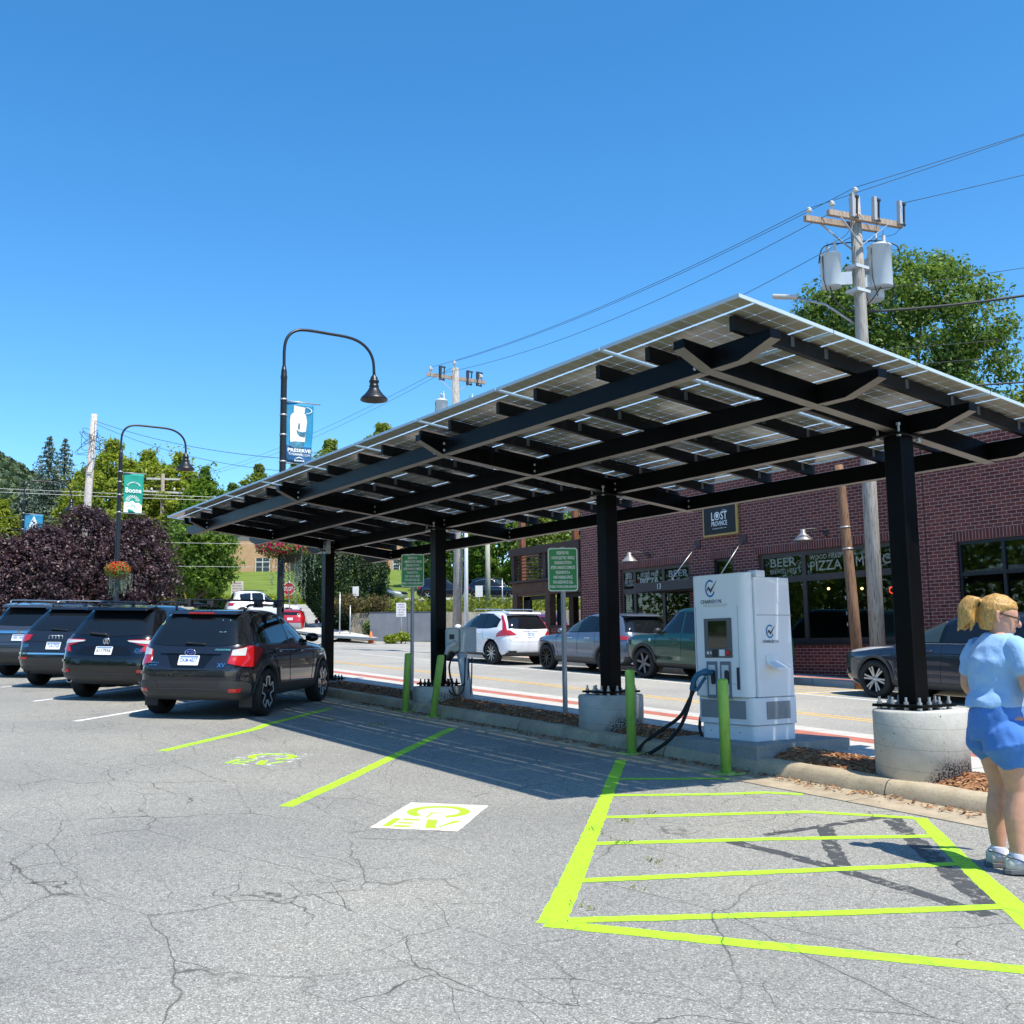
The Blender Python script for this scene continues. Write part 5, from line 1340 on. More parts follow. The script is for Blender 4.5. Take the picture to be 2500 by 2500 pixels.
c.patch('rear_window', [(-.6,1.58),(.6,1.58)], [(-.74,1.18),(.74,1.18)], c.rear(), TINT, .006, 10, 5)
c.plate(.85, 'JDR-2290')

# ------------------------------------------------------------------ small cars far behind
def far_car(label, paint, L, W, H, d, s, dz, head, name='parked_car', grp='cars in the far lots', rim='five', rails=True):
    x, y = xy(d, s); z = tz(x, y) + dz
    c = Car(name, label, paint, lev_suv(L, W, H, .27, 1.08, .55), (-L*.3, L*.3), .37, W-.27, (x, y, z), head, grp, None, rim)
    c.glass((-1,1), [([(-L*.34,H-.22),(-.98,H-.13)], [(-L*.33,1.2),(-.95,1.16)]), ([(-.88,H-.12),(-.16,H-.11)], [(-.86,1.15),(-.12,1.14)]), ([(-.06,H-.11),(.2,H-.22),(.72,1.17)], [(-.04,1.14),(.4,1.13),(.78,1.12)])], None)
    c.patch('rear_window', [(-.60,H-.17),(.60,H-.17)], [(-.70,1.16),(.70,1.16)], c.rear(), TINT, .008, 8, 4)
    c.patch('windscreen', [(-.58,H-.14),(.58,H-.14)], [(-.72,1.16),(.72,1.16)], c.front(), CLEARG, .010, 8, 4)
    for sg in (-1, 1):
        c.patch('tail_light', [(.60,1.06),(1.05,1.06)], [(.62,.86),(1.0,.88)], c.arc(sg), LAMPR, .016, 6, 4)
        c.patch('headlight', [(.52,.92),(1.0,.95)], [(.52,.78),(.98,.80)], c.arc(sg, True), LAMPW, .014, 6, 4)
    c.patch('grille', [(-.45,.90),(.45,.90)], [(-.45,.74),(.45,.74)], c.front(), GLOSSB, .012, 6, 3)
    if rails: c.roof_rails(-L*.3,.1,W/2-.34,BLACK_PLASTIC,.05,.018)
    return c
P_RED = car_paint('red_car_paint', (.42,.012,.018), .2, .25)
P_SILV = car_paint('silver_car_paint', (.36,.37,.38), .6, .3)
P_DK = car_paint('dark_navy_paint', (.010,.013,.024), .4, .22)
c = far_car('white SUV with roof rack at the side street below the lawn', P_WHITE, 4.9, 1.93, 1.86, 70, -16.6, -.12, R(80))
c = far_car('small red wagon seen from behind, beside the stop sign', P_RED, 4.3, 1.73, 1.50, 62, -13.0, -.35, R(155), rails=True)
c.patch('bumper_skirt', [(-.8,.72),(.8,.72)], [(-.8,.30),(.8,.30)], c.rear(), pbr('bumper_grey', (.30,.31,.33), .5), .02, 8, 4); c.plate(.95, 'RWA-4410')
c = far_car('silver SUV facing right behind the clipped oval tree', P_SILV, 4.75, 1.88, 1.78, 90, -11.2, -.35, R(28))
c = far_car('black SUV on the raised lot left of the wooden pole', P_DK, 4.9, 1.92, 1.74, 84, -5.2, .1, R(48))
c = far_car('black SUV with silver window trim on the raised lot behind the thin post', P_DK, 4.85, 1.94, 1.76, 82, -1.2, .1, R(40))
b = MB()
for sg in (-1,1):
    q = c.line([(-1.6,1.16),(-.9,1.13),(.8,1.10)], c.side(sg), .03); b.add(q.v, q.f); q = c.line([(-1.62,1.5),(-1,1.66),(-.1,1.67),(.25,1.56),(.8,1.12)], c.side(sg), .03); b.add(q.v, q.f)
b.build('window_trim', SILVER, c.t)
x, y = xy(51, 1.2)
c = far_car('plum red car glimpsed through the openings under the wooden deck', car_paint('plum_car_paint', (.16,.02,.06), .3, .25), 4.6, 1.82, 1.55, 51, 1.6, gz(x)-terrace(51, 1.6), R(150), rails=False)
# ------------------------------------------------------------------ brick building
BR = brick_mat('dark_red_brick', (.115,.020,.015), (.20,.044,.030), (.40,.30,.27), mw=.0125)
SOLD = brick_mat('soldier_brick', (.115,.020,.015), (.195,.043,.030), (.40,.30,.27), .0665, .2, .0125, 'XZ', off=0)
FRAME = pbr('brown_window_frame', (.060,.038,.030), .45, var=.15, vs=5)
BLKFRAME = pbr('black_window_frame', (.008,.009,.011), .4)
SHOPG = bpy.data.materials.new('shop_window_glass'); nt, bb = nodes(SHOPG)
gl = N(nt, 'ShaderNodeBsdfGlossy'); gl.inputs['Roughness'].default_value = .015; gl.inputs['Color'].default_value = (.9,.95,.92,1)
tp = N(nt, 'ShaderNodeBsdfTransparent'); tp.inputs['Color'].default_value = (.62,.68,.62,1)
fr_ = N(nt, 'ShaderNodeFresnel'); fr_.inputs['IOR'].default_value = 1.7
mx = N(nt, 'ShaderNodeMixShader'); nt.links.new(fr_.outputs[0], mx.inputs[0]); nt.links.new(tp.outputs[0], mx.inputs[1]); nt.links.new(gl.outputs[0], mx.inputs[2])
nt.links.new(mx.outputs[0], nt.nodes['Material Output'].inputs['Surface'])
BY = 12.0; BX0, BX1 = -20.92, 14.0; BZ0, BZ1 = .2, 5.9
BT = thing('brick_building', 'dark red brick brewery with soldier-course lintels and painted transom windows across the street', 'building', (0,0,0))
# openings in the facade: x0,x1,z0,z1
OPEN = [(-18.95,-15.82,.75,3.72), (-14.86,-14.12,.9,3.74), (-13.2,-8.98,1.40,3.73), (-7.40,-4.2,1.1,3.56), (-2.8,.4,1.1,3.56), (2.0,5.2,1.1,3.56)]
xs = sorted({BX0, BX1} | {o[0] for o in OPEN} | {o[1] for o in OPEN}); zs = sorted({BZ0, BZ1} | {o[2] for o in OPEN} | {o[3] for o in OPEN})
b = MB()
for i in range(len(xs)-1):
    for j in range(len(zs)-1):
        cx, czz = (xs[i]+xs[i+1])/2, (zs[j]+zs[j+1])/2
        if any(o[0] < cx < o[1] and o[2] < czz < o[3] for o in OPEN): continue
        b.add([(xs[i],BY,zs[j]),(xs[i+1],BY,zs[j]),(xs[i+1],BY,zs[j+1]),(xs[i],BY,zs[j+1])], [(0,1,2,3)])
for x0, x1, z0, z1 in OPEN:
    for q in ([(x0,BY,z0),(x0,BY,z1),(x0,BY+.22,z1),(x0,BY+.22,z0)], [(x1,BY,z0),(x1,BY+.22,z0),(x1,BY+.22,z1),(x1,BY,z1)], [(x0,BY,z0),(x0,BY+.22,z0),(x1,BY+.22,z0),(x1,BY,z0)], [(x0,BY,z1),(x1,BY,z1),(x1,BY+.22,z1),(x0,BY+.22,z1)]): b.add(q, [(0,1,2,3)])
b.add([(BX1,BY,BZ0),(BX1,BY+18,BZ0),(BX1,BY+18,BZ1),(BX1,BY,BZ1)], [(0,1,2,3)]); b.add([(BX1,BY+18,BZ0),(BX0,BY+18,BZ0),(BX0,BY+18,BZ1),(BX1,BY+18,BZ1)], [(0,1,2,3)])
b.build('front_wall', BR, BT)
b = MB(); b.add([(BX0,BY+18,BZ0),(BX0,BY,BZ0),(BX0,BY,BZ1),(BX0,BY+18,BZ1)], [(0,1,2,3)])
b.build('end_wall', brick_mat('dark_red_brick_end', (.115,.020,.015), (.20,.044,.030), (.40,.30,.27), plane='YZ'), BT)
b = MB(); b.box(BX0+.2, BX1-.2, BY+.2, BY+17.8, BZ1-.5, BZ1-.4); b.build('roof', pbr('flat_roof_felt', (.12,.12,.12), .9), BT)
b = MB()
for (x0, x1, y0, y1) in ((BX0-.05,BX1+.05,BY-.05,BY+.30), (BX0-.05,BX0+.30,BY+.3,BY+18.05), (BX1-.3,BX1+.05,BY+.3,BY+18.05)): b.box(x0,x1,y0,y1,BZ1,BZ1+.08)
b.build('coping', pbr('dark_coping', (.05,.045,.045), .5), BT)
for x0, x1, z, nm in ((-19.1,-15.70,3.722,'') , (-14.97,-14.03,3.742,''), (-13.28,-8.90,3.732,''), (-7.45,-4.1,3.562,''), (-2.85,.5,3.562,''), (1.9,5.3,3.562,'')):
    b = MB(); b.box(0, x1-x0, -.012, .05, 0.006, .206); b.build('soldier_lintel', SOLD, BT, (x0, BY, z))
b = MB(); b.box(-13.28,-8.9,BY-.03,BY+.05,1.34,1.398); b.build('window_sill', pbr('dark_sill', (.02,.017,.016), .5), BT)
b = MB(); b.box(-8.135,-8.122,BY-.006,BY+.01,.3,5.8); b.build('movement_joint', pbr('joint_dark', (.03,.012,.012), .8), BT)
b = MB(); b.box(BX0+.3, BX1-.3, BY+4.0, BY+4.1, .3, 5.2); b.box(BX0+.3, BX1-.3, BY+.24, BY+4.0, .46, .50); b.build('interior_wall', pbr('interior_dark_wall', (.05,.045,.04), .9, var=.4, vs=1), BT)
PAINTLET = pbr('faded_glass_lettering', (.34,.33,.25), .7, var=.3, vs=9)
PAINTLET2 = pbr('faded_white_lettering', (.40,.39,.36), .7, var=.2, vs=9)
def window(x0, x1, z0, z1, cols, trans=None, m=FRAME, fw=.10, label=None, letters=None, nm='window'):
    """frame with mullions at cols, transom at trans; each pane its own glass mesh"""
    yf0, yf1 = BY+.06, BY+.14
    b = MB(); e = .002
    b.box(x0+e, x0+fw, yf0, yf1, z0+e, z1-e); b.box(x1-fw, x1-e, yf0, yf1, z0+e, z1-e)
    b.box(x0+fw, x1-fw, yf0, yf1, z1-fw, z1-e); b.box(x0+fw, x1-fw, yf0, yf1, z0+e, z0+fw)
    for c in cols: b.box(c-fw*.5, c+fw*.5, yf0+.002, yf1-.002, z0+fw, z1-fw)
    seg = [x0+fw] + [v for c in cols for v in (c-fw*.5, c+fw*.5)] + [x1-fw]
    if trans:
        for k in range(0, len(seg), 2): b.box(seg[k], seg[k+1], yf0+.004, yf1-.004, trans[0], trans[1])
    w = b.build(nm, m, BT)
    rows = [(z0+fw, trans[0]), (trans[1], z1-fw)] if trans else [(z0+fw, z1-fw)]
    for k in range(0, len(seg), 2):
        for za, zb in rows:
            g = MB(); g.add([(seg[k],BY+.10,za),(seg[k+1],BY+.10,za),(seg[k+1],BY+.10,zb),(seg[k],BY+.10,zb)], [(0,1,2,3)]); g.build('pane', SHOPG, w)
    if letters:
        b = MB()
        for (txt, x, z, wd, h) in letters: put_text(b, txt, (x, BY+.098, z), (1,0,0), (0,0,1), width=wd, height=h, off=.004, bold=.01)
        b.build('lettering', letters_m, w)
    return w
letters_m = PAINTLET2
window(-18.95,-15.82,.77,3.72,[-18.32,-17.02],(2.95,3.11),FRAME,.11,None,
       [('LIVE',-18.62,3.49,.32,.13),('MUSIC',-18.60,3.29,.44,.20),('WOOD FIRED',-17.67,3.50,.82,.13),('PIZZA',-17.67,3.29,.86,.22),('BEER',-16.40,3.46,.82,.19),('BREWED HERE',-16.40,3.24,.86,.12)])
letters_m = PAINTLET
window(-13.2,-8.98,1.40,3.73,[-11.72,-10.37],(2.95,3.11),FRAME,.12,None,
       [('BEER',-12.42,3.48,.86,.22),('BREWED HERE',-12.42,3.25,.90,.12),('WOOD FIRED',-11.05,3.53,.98,.12),('PIZZA',-11.05,3.31,.98,.24),('LIVE',-9.7,3.56,.40,.09),('MUSIC',-9.65,3.34,.98,.24)])
window(-14.86,-14.12,.92,3.74,[],(2.95,3.11),BLKFRAME,.07,None,None,'door')
for x0 in (-7.40,-2.8,2.0): window(x0,x0+3.2,1.12,3.56,[x0+1.06,x0+2.13],(2.80,2.88),BLKFRAME,.075)
b = MB(); put_text(b, 'OPEN', (-9.05, BY+.20, 2.60), (1,0,0), (0,0,1), width=.55, height=.17, off=.004, bold=.0); b.build('open_sign', pbr('red_neon', (.6,.02,.01), .4, emit=(1,.05,.02), estr=2.2), BT)
# entrance awning with tie rods
b = MB(); b.box(-17.0,-13.55,10.95,11.98,2.90,3.16); aw = b.build('entrance_awning', pbr('awning_brown', (.050,.036,.032), .5), BT, bevel=.01)
b = MB(); put_text(b, '13', (-15.95,10.95,3.03), (1,0,0), (0,0,1), height=.15, off=.006); b.build('house_number', WHITE_LETTER, aw)
for xa, xb in ((-15.45,-15.62),(-13.68,-13.72)):
    b = MB(); b.tube([(xa,11.97,4.19),(xb,11.1,3.18)], .014, 6); b.tube([(xb-.03,11.2,3.17),(xb+.18,11.02,3.2)], .018, 6); o = b.build('tie_rod', pbr('galvanised_rod', (.45,.45,.45), .4, .6), aw)
    b = MB(); b.box(xa-.12,xa+.12,11.965,11.99,4.08,4.32); b.build('anchor_plate', pbr('plate_brown', (.075,.035,.035), .6), aw)
# interior lamps and furniture seen faintly through the glass
WARM = pbr('lamp_glow', (1,.8,.5), .5, emit=(1,.62,.25), estr=4)
for x, z in ((-10.95,2.75),(-12.0,2.8)): b = MB(); b.sphere((x,13.3,z), .035, 8, 6); b.build('interior_lamp', WARM, BT)
# wall lamps
def wall_lamp(x, z, L):
    t = thing('wall_lamp', L, 'wall lamp', (x, BY, z), 0, 'gooseneck lamps on the brick wall')
    m = pbr('lamp_dark_metal', (.05,.045,.045), .4, .3)
    b = MB(); b.lathe([(.07,0),(.07,.03),(0,.03)], 14, Matrix.Rotation(R(90),4,'X')); b.tube(spline([(0,-.02,0),(-.10,-.25,.10),(-.22,-.48,.10),(-.26,-.55,.03)]), .014, 8); b.build('gooseneck_arm', m, t)
    b = MB(); b.lathe([(.0,.10),(.06,.10),(.065,.02),(.09,-.02),(.23,-.16),(.245,-.19),(.22,-.175),(.06,-.03),(0,-.03)], 26, Matrix.Translation((-.26,-.55,0))); b.build('shade', pbr('shade_metal', (.30,.28,.27), .4, .3), t)
wall_lamp(-17.55, 4.05, 'gooseneck wall lamp above the pizza transom left of the entrance')
wall_lamp(-10.9, 4.08, 'gooseneck wall lamp above the right windows beside the hanging sign')
# brewery sign
ST = thing('wall_sign', 'square black brewery sign with gold border on the brick wall', 'sign', (-14.47, BY-.02, 4.76))
b = MB(); b.box(-.66,.66,-.07,0,-.40,.50); fr0 = b.build('sign_frame', pbr('sign_gold', (.50,.33,.09), .45), ST, bevel=.01)
b = MB(); b.box(-.60,.60,-.082,-.071,-.345,.445); bd = b.build('sign_board', pbr('sign_black', (.008,.008,.009), .6), ST)
b = MB(); y = -.083; A=(1,0,0); B_=(0,0,1)
put_text(b, 'L', (-.245,y,.15), A, B_, width=.11, height=.23, bold=.02, off=.003); put_text(b, 'ST', (.18,y,.15), A, B_, width=.25, height=.23, bold=.02, off=.003)
put_text(b, 'PROVINCE', (0,y,-.06), A, B_, width=.60, height=.135, bold=.015, off=.003); put_text(b, 'BREWING COMPANY', (0,y,-.195), A, B_, width=.34, height=.035, off=.003); put_text(b, 'NORTH CAROLINA', (.2,y,.295), A, B_, width=.14, height=.028, off=.003)
b.box(-.27,-.19,y-.004,y-.002,-.20,-.19); b.box(.19,.27,y-.004,y-.002,-.20,-.19)
n = 20; vs = []
for k in range(n):
    a = 2*math.pi*k/n
    for rr in (.088,.115): vs.append((-.08+rr*math.cos(a), y-.003, .15+rr*math.sin(a)))
b.add(vs, [(2*k,2*k+1,(2*k+3)%(2*n),(2*k+2)%(2*n)) for k in range(n)])
b.add([(-.08+px,y-.003,.15+pz) for px, pz in ((-.055,.05),(0,.075),(.055,.05),(.05,-.02),(0,-.07),(-.05,-.02))], [(0,1,2,3,4,5)])
b.build('lettering', WHITE_LETTER, bd)

# ------------------------------------------------------------------ wooden deck at the end of the building
DW = pbr('brown_stained_wood', (.095,.045,.025), .75, var=.25, vs=3, bmp=.2, bs=20); DWD = pbr('dark_stained_wood', (.055,.032,.024), .75, var=.2, vs=3)
DK = thing('wooden_deck', 'two-storey brown wooden deck attached to the end of the brick building', 'deck', (0,0,0))
DX0, DX1, DY0, DY1 = -25.0, -20.97, 12.0, 17.5
for x, y in ((-24.85,DY0+.01),(-22.85,DY0+.01),(-24.85,14.5),(-24.85,17.2)): b = MB(); b.box(x-.14,x+.14,y,y+.25,.7,3.28); b.build('ground_post', DW, DK)
b = MB(); b.box(DX0,DX1,DY0,DY0+.2,3.28,3.60); b.box(DX0,DX0+.2,DY0+.2,DY1,3.28,3.60); b.box(-24.71,-22.99,DY0+.03,DY0+.2,3.16,3.28); b.box(-22.71,DX1,DY0+.03,DY0+.2,3.16,3.28); b.build('edge_beam', DW, DK)
b = MB(); b.box(DX0-.1,DX1,DY0-.1,DY1,3.62,3.70); b.build('deck_floor', DWD, DK)
for y0, x0, x1 in ((DY0+.02,DX0,DX1),):
    b = MB()
    for k in range(7): b.bar((x0+.1,y0+.06,3.82+k*.115),(x1,y0+.06,3.82+k*.115),.03,.035)
    b.build('rail_slats', DWD, DK)
    b = MB(); b.box(x0-.15,x1,y0-.06,y0+.20,4.60,4.86); b.build('top_rail', DWD, DK)
    b = MB()
    for x in (x0+.06,-23.0,-21.1): b.box(x-.08,x+.08,y0-.02,y0+.15,3.70,4.60)
    b.build('rail_post', DWD, DK)
b = MB()
for k in range(7): b.bar((DX0+.06,DY0+.2,3.82+k*.115),(DX0+.06,DY1,3.82+k*.115),.03,.035)
b.box(DX0-.02,DX0+.16,DY0+.2,DY1,4.60,4.80); b.build('side_rail', DWD, DK)
RW = pbr('red_cedar_post', (.20,.07,.035), .7, var=.2, vs=4)
for x in (-24.9,-21.75): b = MB(); b.box(x,x+.18,DY0+.25,DY0+.43,3.7,6.6); b.build('tall_post', RW, DK)
b = MB()
for x0, x1 in ((-24.71,-22.99),(-22.71,-20.98)):
    b.box(x0,x0+.42,DY0+.30,DY0+.38,1.9,3.16); b.box(x1-.10,x1,DY0+.08,DY0+.2,1.9,3.16); b.box(x0,x1,DY0+.30,DY0+.38,3.02,3.16)
    b.box(x1-.4 if x0 > -23 else x1-.12,x1,DY0+.30,DY0+.38,1.9,3.16)
b.build('shutter_frame', pbr('black_opening_frame', (.012,.011,.011), .6), DK)
b = MB(); b.box(-22.7,-20.98,DY0+.03,DY0+.24,.6,2.02); b.build('brick_dwarf_wall', BR, DK)
b = MB(); b.box(-22.75,-20.98,DY0-.01,DY0+.28,2.022,2.09); b.build('wall_cap', DWD, DK)
TEAL = pbr('teal_canvas', (.02,.36,.36), .7)
for x, y, L in ((-22.3,14.3,'teal parasol showing above the deck rail against the brick corner'), (-24.0,15.5,'second teal parasol farther back on the deck')):
    t = thing('parasol', L, 'parasol', (x, y, 3.71), 0, 'teal parasols on the deck')
    b = MB(); b.tube([(0,0,0),(0,0,2.45)], .025, 8); b.build('pole', GALV, t)
    b = MB(); n = 8; vs = [(0,0,2.5)] + [(1.25*math.cos(2*math.pi*k/n), 1.25*math.sin(2*math.pi*k/n), 1.98) for k in range(n)] + [(1.25*math.cos(2*math.pi*k/n), 1.25*math.sin(2*math.pi*k/n), 1.84) for k in range(n)]
    b.add(vs, [(0,1+k,1+(k+1)%n) for k in range(n)] + [(1+k,1+(k+1)%n,1+n+(k+1)%n,1+n+k) for k in range(n)]); b.build('canopy', TEAL, t)
def patio_chair(x, y, rz, m, L):
    t = thing('patio_chair', L, 'chair', (x, y, 3.71), rz, 'chairs on the deck')
    b = MB(); b.box(-.22,.22,-.22,.22,.42,.46); b.build('seat', m, t)
    b = MB(); b.box(-.22,.22,.19,.23,.46,.95); b.build('backrest', m, t)
    for sx in (-1,1):
        for sy in (-1,1): b = MB(); b.box(sx*.19-.02,sx*.19+.02,sy*.19-.02,sy*.19+.02,0,.42); b.build('leg', m, t)
CY_ = pbr('cyan_plastic', (.02,.38,.55), .4); BKC = pbr('dark_chair_metal', (.02,.018,.02), .5)
patio_chair(-22.75, 12.75, R(170), CY_, 'bright cyan chair behind the deck rail'); patio_chair(-22.3, 13.2, R(180), CY_, 'bright cyan chair a little farther back on the deck')
patio_chair(-23.9, 12.8, R(185), BKC, 'dark chair at the left end of the deck'); patio_chair(-23.35, 12.9, R(175), BKC, 'dark chair beside the cyan one on the deck')

# ------------------------------------------------------------------ retaining wall, service box and the brick church behind
WALLM = bpy.data.materials.new('stained_retaining_concrete'); nt, bb = nodes(WALLM)
vec = coords(nt, scale=(1,1,.22))
col = ramp(nt, noise(nt, vec, 2.6, 6, .7), [(.3, (.17,.13,.09)), (.5, (.33,.29,.22)), (.7, (.46,.42,.34))])
nt.links.new(col, bb.inputs['Base Color']); bb.inputs['Roughness'].default_value = .95; bump(nt, bb, noise(nt, vec, 9, 4), .5, .05)
b = MB(); n = 16; vs = []
for k in range(n+1):
    s_ = -8.9 + (36+8.9)*k/n
    for dd, top in ((58.0, 0), (58.0, 1), (58.35, 1), (58.35, 0)):
        x, y = xy(dd, s_); vs.append((x, y, 1.2 if not top else 3.34 + .04*math.sin(k*1.7)))
b.add(vs, [(k*4+j, (k+1)*4+j, (k+1)*4+j+1, k*4+j+1) for k in range(n) for j in range(3)] + [(0,1,2,3), (n*4+3,n*4+2,n*4+1,n*4)])
tag(b.build('retaining_wall', WALLM), 'long stained concrete retaining wall below the raised lot', 'wall')
GB = pbr('grey_service_box', (.16,.17,.19), .5, var=.15, vs=2)
x, y = xy(56.2, -5.6); t = thing('service_box', 'large flat grey service cabinet in front of the retaining wall', 'cabinet', (x, y, gz(x)-.02), R(56.4))
b = MB(); b.box(-2.0,2.0,-.25,.25,0,1.55); b.build('cabinet', GB, t, bevel=.02)
b = MB(); b.box(-.01,.01,-.258,-.25,.05,1.5); b.box(-2.02,2.02,-.27,.27,1.552,1.60); b.build('door_gap', pbr('box_dark', (.06,.06,.07), .6), t)
# church-like tan brick hall
TANB = brick_mat('tan_brick', (.46,.25,.12), (.56,.33,.17), (.55,.45,.35), .25, .09, .012, 'XZ')
RED = pbr('red_metal_roof', (.42,.035,.035), .4, var=.1); WHITE_TRIM = pbr('white_trim', (.75,.74,.70), .6); STUCCO = pbr('grey_gable', (.16,.15,.15), .8)
cx, cy = xy(152, -31.0); HL = thing('brick_hall', 'tan brick hall with red metal roof at the top of the lawn', 'building', (cx, cy, 12.2), R(56.4))
# local: x to the right in the view, y away
def slab(nm, x0, x1, y0, y1, z0, z1, m): b = MB(); b.box(x0,x1,y0,y1,z0,z1); return b.build(nm, m, HL)
slab('wall', -13.0, -1.5, 0, 14, -1, 4.9, TANB); slab('wall', 4.0, 17.5, 2.0, 14, -1, 5.2, TANB)
slab('porch_wall', -1.5, 4.0, 4.0, 14, -1, 4.4, STUCCO)
def gable(nm, x0, x1, y0, y1, z0, zr, m, over=.8):
    """gable facing the viewer, ridge running away"""
    xm = (x0+x1)/2
    b = MB(); b.prism([(x0-over, z0-.25), (xm, zr), (x1+over, z0-.25), (x1+over, z0), (xm, zr+.3), (x0-over, z0)], (0,y0-over,0), (1,0,0), (0,0,1), -(y1-y0+over)); r_ = b.build('roof', m, HL)
    b = MB(); b.prism([(x0, z0-.25), (xm, zr-.05), (x1, z0-.25)], (0,y0+.02,0), (1,0,0), (0,0,1), -.2); b.build('gable', STUCCO, HL)
    b = MB(); b.prism([(x0-over, z0-.45), (xm, zr-.2), (x1+over, z0-.45), (x1+over, z0-.2), (xm, zr+.06), (x0-over, z0-.2)], (0,y0-over-.06,0), (1,0,0), (0,0,1), -.05); b.build('fascia', WHITE_TRIM, r_)
gable('r', -13.0, -1.5, 0, 14, 5.15, 8.2, RED); gable('r', 4.0, 17.5, 2.0, 14, 5.45, 9.0, RED)
b = MB(); b.prism([(0,4.6),(4.2,4.6),(4.2,6.6)], (-1.6,0,0), (0,1,0), (0,0,1), 5.7); b.build('porch_roof', RED, HL)
WG = pbr('far_window_glass', (.02,.025,.025), .1); WF = pbr('far_window_frame', (.62,.60,.55), .6)
def hall_window(x, y, w, h, z):
    b = MB(); b.box(x-w/2,x+w/2,y-.05,y+.02,z,z+h); g = b.build('window', WG, HL)
    b = MB()
    for k in range(3): xx = x - w/2 + w*k/2; b.box(xx-.06,xx+.06,y-.09,y-.05,z,z+h)
    b.box(x-w/2,x+w/2,y-.085,y-.052,z+h*.72,z+h*.78); b.build('frame', WF, g)
hall_window(-5.2,0,2.0,2.3,0.1); hall_window(1.5,4.0,3.0,2.4,0.1); hall_window(7.2,2.0,2.0,2.3,0.1); hall_window(14.4,2.0,1.9,2.3,-.3)
# ------------------------------------------------------------------ street lamps with banners
LAMPM = pbr('lamp_post_black', (.010,.011,.014), .4, var=.2, vs=2)
def street_lamp(x, y, L):
    g = gz(x) + .01; t = thing('street_lamp', L, 'street lamp', (x, y, g), 0, 'black street lamps along the kerb')
    b = MB(); b.lathe([(.17,0),(.17,.08),(.13,.16),(.115,.9),(.10,1.0),(.085,1.05),(.078,4.0),(.072,7.0),(.078,7.02),(.078,7.08),(.070,7.1),(.066,7.2),(.04,7.34)], 20)
    b.build('pole', LAMPM, t)
    b = MB()
    P = [(0,0,7.3),(0,.0,7.7),(0,.04,7.95),(0,.15,8.13),(0,.33,8.24),(0,.60,8.28),(0,1.1,8.28),(0,1.62,8.27),(0,1.95,8.19),(0,2.18,8.02),(0,2.30,7.78),(0,2.33,7.45)]
    b.tube(spline(P, 5), .036, 10); b.build('arm', LAMPM, t)
    b = MB(); M = Matrix.Translation((0,2.33,6.78))
    b.lathe([(.0,.66),(.04,.66),(.05,.62),(.085,.58),(.095,.52),(.12,.50),(.125,.46),(.105,.44),(.105,.38),(.12,.37),(.12,.34),(.11,.33),(.16,.24),(.22,.16),(.31,.07),(.34,.02),(.335,0),(.31,.01),(.10,.22),(0,.22)], 28, M); b.build('bell_shade', LAMPM, t)
    for z in (6.50,5.03): b = MB(); b.tube([(0,.0,z),(0,.92,z-.0)], .016, 8); b.build('banner_rod', GALV, t)
    for z in (6.52,6.15,5.68,5.05): b = MB(); b.lathe([(.080,-.02),(.086,-.02),(.086,.02),(.080,.02)], 16, Matrix.Translation((0,0,z)), 0, True, True); b.build('pole_clamp', GALV, t)
    return t, g
def hanging_flowers(t, L, x, y, z, mats, wide, seed, vine_spots):
    """flower basket strapped to the pole: its own thing, with flowers, foliage and trailing vines"""
    f = thing('flower_basket', L, 'flower basket', (x, y, z), 0, 'flower baskets on the lamp posts')
    r = random.Random(seed)
    b = MB(); b.lathe([(.10,-.30),(.26,-.22),(.34,.0),(.30,.02)], 16, Matrix.Translation((0,wide*.1,0))); b.build('planter', pbr('planter_moss', (.06,.05,.03), .9), f)
    def blob(n, sx, sy, sz, cz_, size, m, nm, top=False):
        b = MB()
        for k in range(n):
            while True:
                p = V((r.uniform(-1,1), r.uniform(-1,1), r.uniform(-1,1)))
                if p.length <= 1: break
            p = p.normalized()*(p.length**.4); c = V((p.x*sx, p.y*sy, cz_ + p.z*sz))
            nn = (V((p.x, p.y, p.z+.3)) + V((r.uniform(-.6,.6), r.uniform(-.6,.6), r.uniform(-.6,.6)))).normalized()
            a = nn.orthogonal().normalized(); q = nn.cross(a); th = r.uniform(0,6.28); a, q = a*math.cos(th)+q*math.sin(th), q*math.cos(th)-a*math.sin(th); s_ = size*r.uniform(.6,1.3)
            b.add([c-a*s_, c-q*s_*.6+nn*s_*.2, c+a*s_, c+q*s_*.6+nn*s_*.2], [(0,1,2,3)], r.randrange(len(m)))
        b.build(nm, m, f)
    blob(900, .42, wide*.52, .27, .04, .042, LEAFS['basket'], 'foliage'); blob(1150 if wide > .9 else 800, .44, wide*.54, .28, .10, .038, mats, 'flowers')
    b = MB()
    for (yy, n, ln) in vine_spots:
        for k in range(n):
            y0 = yy + r.gauss(0,.09); x0 = r.gauss(0,.14)-.02; l = ln*r.uniform(.4,1.0); m = int(l/.022)
            for i in range(m):
                c = V((x0 + r.gauss(0,.012) + .03*math.sin(i*.3), y0 + r.gauss(0,.014), -.05 - i*.022)); a = V((r.uniform(-1,1), r.uniform(-1,1), r.uniform(-1,1))).normalized()*.017; q = a.orthogonal().normalized()*.013
                b.add([c-a, c-q, c+a, c+q], [(0,1,2,3)], r.randrange(2))
    b.build('trailing_vines', LEAFS['vine'], f)
LEAFS = {}
